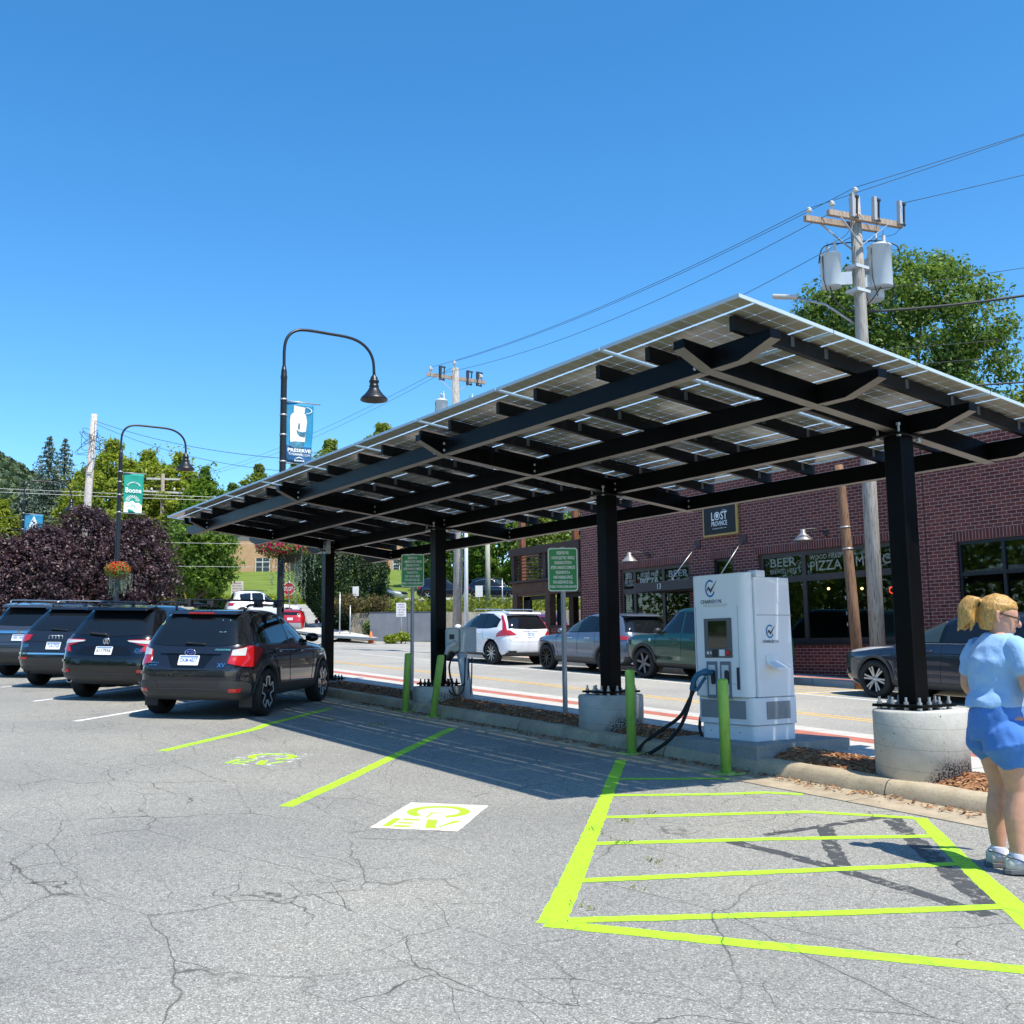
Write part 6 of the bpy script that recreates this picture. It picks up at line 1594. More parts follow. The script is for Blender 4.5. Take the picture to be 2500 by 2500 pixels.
def simple_leaf(name, c, tr=.3):
    m = bpy.data.materials.new(name); nt, b = nodes(m); b.inputs['Base Color'].default_value = rgb(c); b.inputs['Roughness'].default_value = .6; b.inputs['Specular IOR Level'].default_value = .25
    t = N(nt, 'ShaderNodeBsdfTranslucent'); t.inputs['Color'].default_value = rgb(tuple(min(1, v*1.25) for v in c)); mx = N(nt, 'ShaderNodeMixShader'); mx.inputs[0].default_value = tr
    nt.links.new(b.outputs[0], mx.inputs[1]); nt.links.new(t.outputs[0], mx.inputs[2]); nt.links.new(mx.outputs[0], nt.nodes['Material Output'].inputs['Surface'])
    return m
LEAFS['basket'] = [simple_leaf('basket_leaf_a', (.10,.19,.035)), simple_leaf('basket_leaf_b', (.19,.26,.06))]
LEAFS['vine'] = [simple_leaf('vine_leaf_a', (.24,.32,.22)), simple_leaf('vine_leaf_b', (.34,.40,.30))]
PINK = [simple_leaf('petal_pink', (.62,.05,.14)), simple_leaf('petal_magenta', (.55,.03,.20)), simple_leaf('petal_coral', (.70,.12,.12)), simple_leaf('petal_red', (.55,.02,.03))]
REDF = [simple_leaf('petal_scarlet', (.65,.03,.01)), simple_leaf('petal_orange_red', (.70,.09,.02)), LEAFS['basket'][1]]
LX = (-16.6, -32.6, -53.4)
t1, g1 = street_lamp(LX[0], .10, 'tall black street lamp with a bell shade and blue bottle banner rising behind the canopy')
t2, g2 = street_lamp(LX[1], .16, 'black street lamp with a green town banner in front of the purple trees')
t3, g3 = street_lamp(LX[2], .12, 'far black street lamp with a blue tree banner behind the purple trees')
hanging_flowers(t1, 'large pink and red hanging flower basket with long pale vines under the canopy edge', LX[0], .18, gz(LX[0])+3.02, PINK, 1.35, 3, [(.25,34,1.25),(-.28,6,.95),(-.02,10,.9),(.62,2,.75)])
hanging_flowers(t2, 'scarlet flower basket with straw-coloured grass on the lamp in front of the purple trees', LX[1], .18, gz(LX[1])+2.92, REDF, .85, 4, [(.2,26,.8),(-.1,12,.9),(.35,10,.7)])
hanging_flowers(t3, 'small red flower basket on the far left lamp', LX[2], .12, gz(LX[2])+2.92, REDF, .85, 5, [(.1,20,.8)])
# banners hang in the plane across the street (normal -> +x)
def banner(x, y0, w, zt, zb, L, draw, cat='banner'):
    t = thing('street_banner', L, 'banner', (x, y0, zb), 0, 'banners on the street lamps')
    A = V((0,1,0)); Bv = V((0,0,1)); h = zt - zb
    b = MB(); n = 10; k = 18; vs = []
    for j in range(k+1):
        for i in range(n+1):
            u, v = i/n, j/k; vs.append(A*(w*u*(1-.06*(1-v))) + Bv*(h*v) + V((.018*math.sin(u*4+v*5) + .012*math.sin(v*11+u*2), 0, 0)))
    fs = [(j*(n+1)+i, j*(n+1)+i+1, (j+1)*(n+1)+i+1, (j+1)*(n+1)+i) for j in range(k) for i in range(n)]
    cloth, mid = draw['cloth'], draw.get('mid')
    b.add(vs, fs, 0, True)
    b.m = [draw['row'](j/(k), i/n) for j in range(k) for i in range(n)]
    o = b.build('cloth', draw['mats'], t)
    sd = o.modifiers.new('thick', 'SOLIDIFY'); sd.thickness = .004
    P = lambda u, v, d=.024: A*(w*u*(1-.06*(1-v))) + Bv*(h*v) + V((.018*math.sin(u*4+v*5) + .012*math.sin(v*11+u*2) + .016, 0, 0))
    b = MB(); draw['art'](b, P, A, Bv, w, h); b.build('artwork', draw['amats'], t)
TEALB = pbr('banner_teal', (.005,.30,.22), .7, var=.12, vs=1.5); BW = pbr('banner_white', (.78,.80,.78), .7)
SKYB = pbr('banner_sky_blue', (.02,.26,.46), .7, var=.3, vs=1.2); NAVY = pbr('banner_navy', (.012,.10,.24), .7); GLOWW = pbr('banner_pale', (.80,.76,.72), .7, var=.1, vs=3)
def flat_text(b, P, s, u, v, wd, ht, mi=0, A=V((0,1,0)), Bv=V((0,0,1)), **k): put_text(b, s, P(u,v) + V((.006,0,0)), A, Bv, width=wd, height=ht, mi=mi, **k)
def poly_uv(b, P, pts, mi=0, d=.006): b.add([P(u, v) + V((d,0,0)) for u, v in pts], [tuple(range(len(pts)))], mi)
def art_boone(b, P, A, Bv, w, h):
    s = 'DOWNTOWN'
    for i, ch in enumerate(s):
        a = R(150 - 120*i/(len(s)-1)); O = P(.5 + .34*math.cos(a), .64 + .14*math.sin(a)) + V((.008,0,0)); rot = a - R(90)
        put_text(b, ch, O, A*math.cos(rot)+Bv*math.sin(rot), Bv*math.cos(rot)-A*math.sin(rot), height=.055, off=.002, bold=.02)
    flat_text(b, P, 'Boone', .5, .575, w*.80, .19, bold=.025)
    for k in range(11):
        a = R(8 + 16.4*k); poly_uv(b, P, [(.48+.16*math.cos(a-.05), .30+.075*math.sin(a-.05)), (.48+.38*math.cos(a-.06), .30+.15*math.sin(a-.06)), (.48+.38*math.cos(a+.06), .30+.15*math.sin(a+.06)), (.48+.16*math.cos(a+.05), .30+.075*math.sin(a+.05))])
    poly_uv(b, P, [(.02,.01),(.98,.01),(.98,.20),(.80,.27),(.62,.25),(.48,.31),(.28,.27),(.12,.28),(.02,.24)], 0, .004)
    flat_text(b, P, 'LIVE IT', .45, .17, w*.5, .05, 1); poly_uv(b, P, [(.3,.24),(.45,.2),(.8,.05),(.55,.22)], 2, .008)
T_ = {'cloth': None, 'mats': [TEALB], 'row': lambda v, u: 0, 'art': art_boone, 'amats': [BW, pbr('banner_green_text', (.05,.25,.15), .7), pbr('banner_pale_green', (.35,.55,.45), .7)]}
banner(LX[1], .30, .70, g2+6.48, g2+5.05, 'green town banner hanging from the middle street lamp', T_)
def art_bottle(b, P, A, Bv, w, h):
    def body(z0, z1, pts, mi, d): poly_uv(b, P, pts, mi, d)
    poly_uv(b, P, [(.14,.35),(.16,.30),(.66,.30),(.72,.36),(.76,.70),(.72,.80),(.66,.83),(.26,.83),(.16,.78),(.13,.66)], 0, .004)
    poly_uv(b, P, [(.27,.835),(.66,.835),(.68,.93),(.28,.95)], 0, .005)
    n = 14                                           # carrying loop
    vs = [];
    for k in range(n+1):
        a = R(-80 + 160*k/n)
        for rr in (.88, 1.0): vs.append(P(.66 + rr*.28*math.cos(a), .885 + rr*.058*math.sin(a)) + V((.006,0,0)))
    b.add(vs, [(2*k,2*k+1,2*k+3,2*k+2) for k in range(n)], 0)
    poly_uv(b, P, [(.38,.555),(.46,.525),(.62,.515),(.73,.53),(.72,.45),(.52,.44),(.42,.48)], 1, .009)
    poly_uv(b, P, [(.44,.555),(.455,.555),(.465,.60),(.475,.60),(.485,.555),(.50,.555),(.505,.64),(.48,.665),(.45,.655)], 2, .010)
    poly_uv(b, P, [(.14,.35),(.72,.36),(.66,.26),(.3,.24),(.12,.27)], 1, .008)
    flat_text(b, P, 'PRESERVE', .5, .205, w*.84, .085, 3, bold=.03); flat_text(b, P, 'THE', .19, .135, w*.24, .055, 3); flat_text(b, P, 'AWE', .46, .135, w*.28, .055, 3, bold=.03); flat_text(b, P, '.COM', .76, .135, w*.30, .055, 3)
    poly_uv(b, P, [(.32,.065),(.42,.085),(.5,.10),(.6,.08),(.68,.065),(.6,.07),(.5,.085),(.42,.07)], 3, .008); flat_text(b, P, 'boone', .5, .035, w*.36, .05, 3, bold=.03)
U_ = {'cloth': None, 'mats': [SKYB, NAVY], 'row': lambda v, u: 1 if v < .26 else 0, 'art': art_bottle, 'amats': [GLOWW, pbr('banner_rock_blue', (.05,.20,.30), .7, var=.4, vs=6), pbr('banner_figure', (.06,.16,.20), .7), BW]}
banner(LX[0], .17, .68, g1+6.48, g1+5.05, 'blue banner with a white bottle on the tall street lamp behind the canopy', U_)
def art_tree(b, P, A, Bv, w, h):
    pts = [(.5,.95)]
    for k in range(6): pts += [(.5+.10+.06*k, .86-.09*k), (.5+.06+.055*k, .85-.09*k)]
    pts += [(.5,.34)]; pts += [(1-u, v) for u, v in reversed(pts[1:-1])]
    poly_uv(b, P, pts, 0, .005); poly_uv(b, P, [(.03,.2),(.97,.2),(.97,.28),(.6,.34),(.3,.33),(.03,.27)], 1, .004)
    flat_text(b, P, 'PRESERVE', .5, .13, w*.84, .08, 2, bold=.03)
W_ = {'cloth': None, 'mats': [SKYB, NAVY], 'row': lambda v, u: 1 if v < .2 else 0, 'art': art_tree, 'amats': [pbr('banner_frost', (.62,.74,.80), .7, var=.2, vs=8), pbr('banner_meadow', (.12,.25,.18), .7), BW]}
banner(LX[2], .20, .90, g3+6.48, g3+5.05, 'blue banner with a frosted tree on the far left street lamp', W_)

# ------------------------------------------------------------------ utility poles and wires
def wood(name, a, b_, grain=.12):
    m = bpy.data.materials.new(name); nt, bb = nodes(m); vec = coords(nt, scale=(1,1,.07))
    col = ramp(nt, noise(nt, vec, 26, 6, .7), [(.3, a), (.7, b_)])
    dk = ramp(nt, noise(nt, coords(nt, scale=(1,1,.05)), 60, 3), [(.36, (.35,.33,.3)), (.44, (1,1,1))])
    nt.links.new(mixc(nt, 1.0, col, dk, 'MULTIPLY'), bb.inputs['Base Color']); bb.inputs['Roughness'].default_value = .9
    bump(nt, bb, noise(nt, vec, 40, 4), .6, .02)
    return m
GREYW = wood('weathered_pole_wood', (.27,.25,.22), (.45,.42,.38)); BROWNW = wood('brown_pole_wood', (.13,.065,.035), (.30,.17,.10)); ARMW = wood('crossarm_wood', (.30,.22,.16), (.50,.40,.32))
PORC = pbr('porcelain', (.60,.58,.55), .3); TRANS = pbr('transformer_grey', (.50,.56,.60), .4, var=.06, vs=2); DARKM = pbr('dark_hardware', (.05,.05,.055), .5, .4)
def insulator(b, p, s=1.0, mi=0):
    b.lathe([(.015*s,-.10*s),(.015*s,0),(.06*s,.0),(.075*s,.03*s),(.04*s,.05*s),(.065*s,.07*s),(.03*s,.11*s),(0,.12*s)], 12, Matrix.Translation(p), mi)
def bushing(b, p, s=1.0, mi=0):
    pr = [(.03*s,0)]
    for k in range(4): pr += [(.05*s,.03*s+.05*k*s),(.03*s,.05*s+.05*k*s)]
    b.lathe(pr + [(.012*s,.26*s),(.012*s,.32*s),(0,.32*s)], 10, Matrix.Translation(p), mi)
def transformer(parent, p, r_, h, n=2):
    b = MB(); M = Matrix.Translation(p); b.lathe([(0,0),(r_*.96,0),(r_*.985,.02),(r_*.985,h*.04),(r_,h*.05),(r_,h-.06),(r_*1.05,h-.05),(r_*1.05,h-.01),(r_*.6,h+.05),(0,h+.06)], 28, M)
    o = b.build('transformer', TRANS, parent)
    b = MB()
    for k in range(n): bushing(b, (p[0]+.10*(k*2-1), p[1]+.05, p[2]+h+.03), 1.0)
    b.build('bushing', PORC, o)
    b = MB(); b.tube([(p[0]-.02,p[1]-r_-.01,p[2]+h*.9),(p[0]-.02,p[1]-r_-.015,p[2]+h*.2),(p[0]+.05,p[1]-r_*.8,p[2]-.25)], .012, 6); b.build('drop_lead', DARKM, o)
    return o
def cutout(b, p, mi0, mi1):
    b.bar((p[0],p[1],p[2]-.06), (p[0]+.02,p[1],p[2]+.50), .09, .09, (0,1,0), mi0); b.bar((p[0]+.0,p[1]+.16,p[2]-.02),(p[0],p[1]+.20,p[2]+.46),.035,.035,(0,1,0),mi1)
    b.bar((p[0],p[1]-.02,p[2]+.48),(p[0],p[1]+.24,p[2]+.47),.06,.05,(0,0,1),mi1); b.bar((p[0],p[1]-.02,p[2]-.03),(p[0],p[1]+.2,p[2]-.05),.05,.04,(0,0,1),mi1)
# main pole
PX_, PY_ = -8.93, 11.15; ZB = gz(PX_) + .12
U1 = thing('utility_pole', 'tall weathered utility pole with two crossarms and grey transformers above the brick building', 'utility pole', (PX_, PY_, ZB), 0, 'utility poles')
Zt = 11.78 - ZB
b = MB(); b.tube([(0,0,-.3),(.02,0,4.5),(.10,-.05,9.2),(.13,-.10,Zt)], [.175,.16,.135,.125], 20); b.build('pole', GREYW, U1)
AD = V((math.cos(R(77)), math.sin(R(77)), 0)); AN = V((-AD.y, AD.x, 0))              # crossarm direction / street-left normal
arms = MB()
c1 = V((.13,-.10,Zt-.62)); 
b = MB(); b.bar(c1 - AN*.19 - AD*.92 + V((0,0,.04)), c1 - AN*.19 + AD*1.18 + V((0,0,.0)), .11, .13); b.build('crossarm', ARMW, U1)
b = MB(); b.bar(c1 + AN*.19 - AD*1.28, c1 + AN*.19 + AD*.80, .11, .13); b.build('crossarm', ARMW, U1)
b = MB()
for sg, off in ((-1,-.26),): 
    b.bar(c1 - AN*.25 - AD*.62 - V((0,0,.05)), c1 - AN*.16 + V((0,0,-.62)), .045, .02); b.bar(c1 - AN*.25 + AD*.72 - V((0,0,.05)), c1 - AN*.16 + V((0,0,-.62)), .07, .02)
b.bar(c1 + AN*.25 - AD*.80 - V((0,0,.05)), c1 + AN*.13 - AD*.05 + V((0,0,-.62)), .045, .02)
b.build('arm_brace', GALV, U1)
b = MB(); insulator(b, c1 + AN*.19 - AD*1.15 + V((0,0,.17))); insulator(b, c1 - AN*.19 - AD*.80 + V((0,0,.22))); insulator(b, V((.13,-.05,Zt+.14)))
b.build('insulator', PORC, U1)
for a in (-.30,.32,1.05):
    b = MB(); p = c1 - AN*.27 + AD*a + V((0,0,.05)); cutout(b, (p.x, p.y, p.z), 0, 1); b.build('fuse_cutout', [pbr('cutout_grey', (.42,.42,.43), .4), DARKM], U1)
b = MB(); zb_ = Zt - 2.2
b.box(-.10,.24,-.30,.16,zb_+.45,zb_+.52); b.box(-.10,.24,-.30,.16,zb_-.12,zb_-.05); b.bar((.1,-.3,zb_+.2),(-.1,-.5,zb_+.2),.05,.30); b.bar((.1,.1,zb_+.2),(.25,.36,zb_+.2),.05,.30); b.build('mounting_bracket', TRANS, U1)
def pw(q): return (q[0]-PX_, q[1]-PY_, q[2]-ZB)
transformer(U1, pw((-9.22,10.60,9.62)), .235, .80); transformer(U1, pw((-8.62,11.62,9.62)), .265, 1.02); transformer(U1, pw((-8.92,11.70,9.42)), .25, .95)
b = MB(); b.tube(spline([pw(p) for p in ((-9.35,10.35,10.2),(-9.3,10.5,10.62),(-9.0,11.0,10.72),(-8.6,11.6,10.75),(-8.35,11.95,10.6),(-8.35,11.95,10.25))], 6), .016, 6)
b.tube(spline([pw(p) for p in ((-9.2,10.5,9.7),(-9.15,10.6,9.3),(-9.0,10.9,9.05),(-8.8,11.3,9.2),(-8.55,11.6,9.7))], 6), .014, 6)
b.tube(spline([pw(p) for p in ((-8.5,11.6,10.4),(-8.4,11.75,9.8),(-8.4,11.75,9.4),(-8.8,11.3,9.0))], 6), .012, 6)
for a_, p_ in ((-.30,(-9.22,10.66,10.7)),(.32,(-8.92,11.5,10.75)),(1.05,(-8.66,11.7,10.9))):
    q = c1 - AN*.27 + AD*a_ + V((0,.1,.0)); b.tube(spline([q, (q + V(pw(p_)))*.5 + V((.05,.05,-.1)), pw(p_)], 5), .006, 5)
b.build('jumper_cable', DARKM, U1)
b = MB(); b.tube([pw((-8.98,11.05,8.75)), pw((-9.5,10.72,9.30)), pw((-10.0,10.32,9.55))], .028, 8); ao = b.build('light_arm', GALV, U1)
b = MB(); b.bar(pw((-10.0,10.32,9.56)), pw((-10.48,9.98,9.66)), .20, .09); b.build('light_head', pbr('cobra_head', (.55,.54,.52), .4), U1, bevel=.035)
# brown leaning pole
t = thing('wooden_pole', 'shorter leaning brown wooden pole at the kerb beside the grey utility pole', 'utility pole', (-9.17,10.80,gz(-9.17)+.1), 0, 'utility poles')
b = MB(); b.tube([(0,0,-.2),(-.10,.0,2.0),(-.26,.02,4.5),(-.30,.02,5.0)], [.125,.118,.105,.10], 16); b.build('pole', BROWNW, t)
b = MB()
for z, dx in ((3.55,-.20),(3.05,-.16)): b.lathe([(.113,-.015),(.122,-.015),(.122,.015),(.113,.015)], 16, Matrix.Translation((dx,.01,z)), 0, True, True)
for z in (1.3,1.55,1.9,4.3): b.bar((-.20-.05*z*.3,-.05,z),(-.20-.05*z*.3,-.05,z+.08),.03,.02)
b.build('strap', GALV, t)
# second pole down the street
P2 = (-28.35, 11.75); z2 = gz(P2[0]) + .1
t2p = thing('utility_pole', 'utility pole with one crossarm and white transformers rising behind the canopy', 'utility pole', (P2[0],P2[1],z2), 0, 'utility poles')
q2 = lambda p: (p[0]-P2[0], p[1]-P2[1], p[2]-z2)
b = MB(); b.tube([(-.5,.2,-.3),q2((-28.5,11.85,5.0)),q2((-28.11,11.54,12.2))], [.19,.165,.13], 18); b.build('pole', GREYW, t2p)
b = MB(); b.bar(q2((-28.75,10.62,11.98)), q2((-27.52,12.55,11.62)), .10, .13); b.build('crossarm', ARMW, t2p)
b = MB(); b.bar(q2((-28.50,10.95,11.85)),q2((-28.15,11.5,11.25)),.05,.02); b.bar(q2((-27.85,12.1,11.62)),q2((-28.13,11.6,11.25)),.07,.02); b.build('arm_brace', pbr('pale_brace', (.5,.48,.45), .6), t2p)
b = MB(); insulator(b, q2((-28.66,10.75,12.14)), 1.2); insulator(b, q2((-28.12,11.50,12.35)), 1.2); insulator(b, q2((-27.62,12.4,11.82)), 1.2); b.build('insulator', PORC, t2p)
for p in ((-28.45,11.05,11.80),(-27.88,11.95,11.60),(-27.68,12.28,11.55)): b = MB(); cutout(b, q2(p), 0, 0); b.build('fuse_cutout', DARKM, t2p)
transformer(t2p, q2((-28.50,11.13,10.0)), .24, .95); transformer(t2p, q2((-27.95,12.1,9.9)), .24, .95)
t = thing('light_pole', 'slim white steel pole beside the utility pole behind the small charger', 'pole', (-28.10,11.95,gz(-28.1)+.1))
b = MB(); b.tube([(0,0,0),(.02,0,3.5),(.03,0,6.2)], [.085,.075,.06], 12); b.build('pole', pbr('white_steel', (.72,.74,.75), .4), t)
b = MB(); b.box(-.14,.14,-.14,.14,0,.03); b.build('base_plate', GALV, t)
x, y = xy(61, -1.45); t = thing('wooden_post', 'thin pale wooden post on the bank below the black SUV', 'post', (x, y, terrace(61,-1.45)-.2)); b = MB(); b.tube([(0,0,0),(0,0,5.2)], [.16,.13], 12); b.build('pole', wood('pale_post_wood', (.32,.31,.25), (.45,.44,.36)), t)
# pole at the left
P3 = (-57.6, 4.1); z3 = gz(P3[0])
t3p = thing('utility_pole', 'bare weathered utility pole with loose cables behind the purple trees', 'utility pole', (P3[0],P3[1],z3), 0, 'utility poles')
ZT3 = 15.15
b = MB(); b.tube([(-.3,.02,-.2),(-.1,.0,6.2),(.55,.1,ZT3-z3)], [.27,.24,.17], 16); b.build('pole', wood('pale_pole_wood', (.40,.36,.32), (.60,.56,.51)), t3p)
b = MB(); r = random.Random(8)
for k in range(7):
    z = ZT3-z3-.9-r.uniform(0,2.0); a = r.uniform(0,6.28); P = [V((.46,.1,z))]
    for i in range(5): P.append(V((.46 + r.uniform(-.6,.6), .1 + r.uniform(-.9,.9), z + r.uniform(-.7,.5))))
    P.append(V((.42,.1,z-.7))); b.tube(spline(P, 5), .014, 5)
b.build('loose_cable', DARKM, t3p)
P4 = (-75.0, 13.1); z4 = tz(*P4)
t4p = thing('utility_pole', 'distant utility pole with two crossarms in front of the green trees', 'utility pole', (P4[0],P4[1],z4), 0, 'utility poles')
b = MB(); b.tube([(0,0,-.3),(.2,-.1,14.9-z4)], [.19,.13], 12); b.build('pole', wood('dark_pole_wood', (.22,.18,.14), (.36,.30,.25)), t4p)
b = MB(); b.bar((-.55,-1.15,14.55-z4),(.85,1.0,14.45-z4),.12,.14); b.bar((-.75,-1.6,13.6-z4),(.95,1.5,13.4-z4),.12,.14); b.build('crossarm', pbr('pale_arm', (.5,.48,.44), .8), t4p)
b = MB()
for a in (-.9,-.5,.5,.9): insulator(b, (.1+a*.8, -.05+a*1.5, 13.65-z4), 1.6)
b.build('insulator', PORC, t4p)

WIREM = pbr('dark_wire', (.035,.037,.04), .5); WIREL = pbr('bare_aluminium_wire', (.40,.41,.40), .45, .4)
def wire(p, q, sag, L, m=WIREM, r_=.007, grp='overhead wires', n=24, name='overhead_wire'):
    p = V(p); q = V(q); P = [p.lerp(q, k/n) - V((0,0,sag*4*(k/n)*(1-k/n))) for k in range(n+1)]
    o = thing(name, L, 'wire', tuple(p), 0, grp); b = MB(); b.tube([x - p for x in P], r_, 6); b.build('strand', m, o)
wA = V((PX_,PY_,ZB)) + c1
iL = wA + AN*.19 - AD*1.15 + V((0,0,.26)); iC = V((PX_+.13,PY_-.05,ZB+Zt+.25)); iM = wA - AN*.19 - AD*.80 + V((0,0,.31)); iR = wA - AN*.27 + AD*1.1 + V((0,0,.5))
wire(iL, (-28.66,10.75,12.25), .35, 'upper wire running left from the near pole to the second pole'); wire(iC, (-28.12,11.50,12.46), .35, 'topmost wire running from the pole tip to the second pole')
wire(iM + V((0,0,-.25)), (-28.60,10.85,11.95), .55, 'slack wire slung just below the upper pair between the poles')
wire((-8.95,11.05,9.95+.9), (-28.3,11.5,10.6), .5, 'low single wire between the poles below the crossarms')
R_ = [((-3.9,16.2,13.9),'upper wire leaving the pole top to the right edge', iC), ((-3.8,16.2,13.72),'wire just under the topmost one leaving to the right', iL), ((-3.9,16.0,12.75),'wire leaving the right end of the crossarm', iR), ((-3.9,15.8,10.15),'thin wire crossing the tree crown to the right', V((-8.8,11.3,9.55))), ((-3.9,15.8,8.35),'wire crossing low in the tree crown to the right', V((-8.9,11.2,8.1))), ((-3.9,15.8,7.95),'lowest of the three thin wires crossing the tree', V((-8.9,11.2,7.7)))]
for q, L, p in R_: wire(p, (q[0]+5,q[1]+4.5,q[2]+ (q[2]-p[2])*.9), .12, L)
wire((-8.85,11.3,9.05), (-2,17.5,10.1), .35, 'thick twisted cable running right through the tree crown', WIREM, .030); wire((-8.85,11.3,7.2), (-2,17.5,7.5), .2, 'thick cable skimming the canopy corner to the right', WIREM, .022)
wire((-57.0,4.2,14.75), (-27.9,11.6,8.6), .9, 'drooping cable from the bare left pole toward the street', WIREM, .014); wire((-57.0,4.2,14.6), (-27.9,11.6,8.2), 1.2, 'second drooping cable below it from the bare left pole', WIREM, .012)
wire((-28.7,10.7,11.9), (-75.2,11.9,14.0), .8, 'long wire from the second pole to the distant pole'); wire((-28.2,11.4,12.2), (-74.6,13.0,14.2), .9, 'long upper wire from the second pole to the distant pole')
E3 = V((-62,-22,9.2))
for dz, L in ((0,'pale horizontal cable crossing behind the green banner'),(-.22,'second pale cable just under the first, crossing at the left')):
    wire((-68,-20,11.75+dz), (-58,22,11.3+dz), .25, L, WIREL, .018)
for z, L, m_ in ((8.3,'pale cable crossing the purple trees at the left', WIREL),(9.6,'thin cable behind the left spruces', WIREM),(8.9,'second thin cable behind the left spruces', WIREM),(6.8,'low cable crossing the green tree at the left', WIREL)):
    wire((-70,-20,z+.5), (-57,24,z), .25, L, m_, .014)

# ------------------------------------------------------------------ small street things
t = thing('stop_sign', 'red octagonal stop sign behind the lamp post', 'stop sign', (-56.6,16.2,3.1-.1)); zc = 5.19-3.0
A = V((.62,.785,0)); Bz = V((0,0,1)); Nn = A.cross(Bz)
b = MB(); b.tube([(0,0,0),(.02,-.1,zc+.5)], .035, 8); b.build('post', GALV, t)
oc = lambda r_: [(r_*math.cos(R(22.5+45*k)), r_*math.sin(R(22.5+45*k))) for k in range(8)]
O = V((.02,-.1,zc)) + Nn*.05
b = MB(); b.prism(oc(.42), O, A, Bz, .01); pl = b.build('sign_plate', WHITE_LETTER, t); b = MB(); b.prism(oc(.385), O+Nn*.012, A, Bz, .006); b.build('sign_face', pbr('stop_red', (.52,.008,.015), .4), pl)
b = MB(); put_text(b, 'STOP', O+Nn*.02, A, Bz, width=.60, height=.25, off=.006, bold=.02); b.build('lettering', WHITE_LETTER, pl)
b = MB(); b.prism([(-.2,-.55),(.2,-.55),(.2,-.45),(-.2,-.45)], O, A, Bz, .01); b.build('sub_plate', pbr('stop_red', (.52,.008,.015), .4), t)
t = thing('traffic_cone', 'small orange traffic cone beside the bush', 'traffic cone', (-41.15,14.3,1.67)); ORN = pbr('cone_orange', (.75,.16,.02), .5)
b = MB(); b.lathe([(.15,.03),(.035,.56),(.0,.56)], 16); b.build('cone', ORN, t); b = MB(); b.box(-.19,.19,-.19,.19,0,.035); b.build('base', ORN, t)
def board(name, L, x, y, z, h, w, hh, ang, body, m, posts=1, lm=None, fr_=None, lines=None, cat='sign'):
    t = thing(name, L, cat, (x, y, z), ang)
    b = MB()
    for k in range(posts): xx = 0 if posts == 1 else (-w*.42 + w*.84*k); b.tube([(xx,.03,0),(xx,.03,h)], .03, 8)
    b.build('post', GALV if posts == 1 else pbr('pale_sign_post', (.5,.47,.42), .7), t)
    b = MB(); b.box(-w/2,w/2,-.015,.0,h-hh,h); p = b.build('sign_plate', m, t)
    if body:
        b = MB(); n = len(body)
        for i, (s, wd) in enumerate(body): put_text(b, s, (0,-.016,h-hh*(i+.75)/(n+.5)), (1,0,0), (0,0,1), width=w*wd, height=hh*.55/(n+.5), off=.006, bold=.01)
        b.build('lettering', lm, p)
va = R(56.4)
PW_ = pbr('sign_pale', (.68,.66,.62), .6)
board('notice_board', 'white notice board on two posts standing on the lawn', -73.9, 18.7, tz(-73.9,18.7)-.1, 1.85, .95, 1.15, va, [('PARKING',.62),('FOR CHURCH',.8),('OFFICE USE',.8),('ALL OTHERS',.8),('TOWED',.6)], PW_, 2, pbr('dull_red_lettering', (.30,.08,.10), .6))
board('notice_sign', 'white parking notice with purple text on a post beside the yellow plant', -41.1, 15.95, 1.62, 2.05, .50, .70, va, [('PARKING',.6),('AT NIGHT',.8),('6 PM - 6 AM',.7),('ALL DAY',.6),('SUNDAY',.7)], PW_, 1, pbr('purple_lettering', (.14,.08,.30), .6))
x, y = xy(57, -9.4+1.4); board('lot_sign', 'small blank white sign on a tall post left of the notice', x-1.2, y, 1.9, 2.9, .34, .52, va, None, PW_, 1)
for (d, s_, h, L) in ((60.5,-1.95,1.6,'small white sign back at the left edge of the black SUV'), (60.5,1.6,1.9,'small white sign on a blue post beside the deck')):
    x, y = xy(d, s_); board('lot_sign', L, x, y, terrace(d, s_)-.1, h, .42, .65, va, None, PW_, 1)
for d, s_, h, L in ((56,-9.2,2.6,'taller thin steel post beside the oval tree'),(56,-9.0+.35,1.9,'shorter thin steel post beside the oval tree'),(59,-2.6+2.0,1.9,'thin steel fence post on the bank')):
    x, y = xy(d, s_); t = thing('steel_post', L, 'post', (x, y, (gz(x) if d < 58 else terrace(d, s_))-.05)); b = MB(); b.tube([(0,0,0),(0,0,h)], .035, 8); b.build('post', GALV, t)
    b = MB(); b.lathe([(.045,h-.02),(.045,h+.02),(0,h+.03)], 8); b.build('cap', GALV, t)
# hydrant, guy-wire marker, parking meter
t = thing('fire_hydrant', 'red fire hydrant behind the far canopy column', 'hydrant', (-55.0,17.3,2.5)); HR = pbr('hydrant_red', (.45,.02,.03), .5)
b = MB(); b.lathe([(.14,0),(.14,.05),(.10,.07),(.10,.55),(.13,.57),(.12,.66),(.05,.74),(0,.75)], 14); b.build('barrel', HR, t)
b = MB(); b.tube([(-.2,0,.42),(.2,0,.42)], .05, 8); b.build('outlet', HR, t)
t = thing('pole_guard', 'yellow guy-wire guard leaning against the distant pole', 'pole guard', (-64.5,12.1,4.35)); b = MB(); b.tube([(0,0,0),(-.45,-.6,3.4)], .06, 8); b.build('guard', pbr('guard_yellow', (.65,.50,.05), .5), t)
b = MB(); b.tube([(-.45,-.6,3.4),(-1.6,-2.2,9.0)], .012, 5); b.build('guy_wire', WIREM, t)
t = thing('parking_meter', 'silver-domed parking meter between the grey pole and the near column', 'parking meter', (-8.15,11.15,gz(-8.15)+.15))
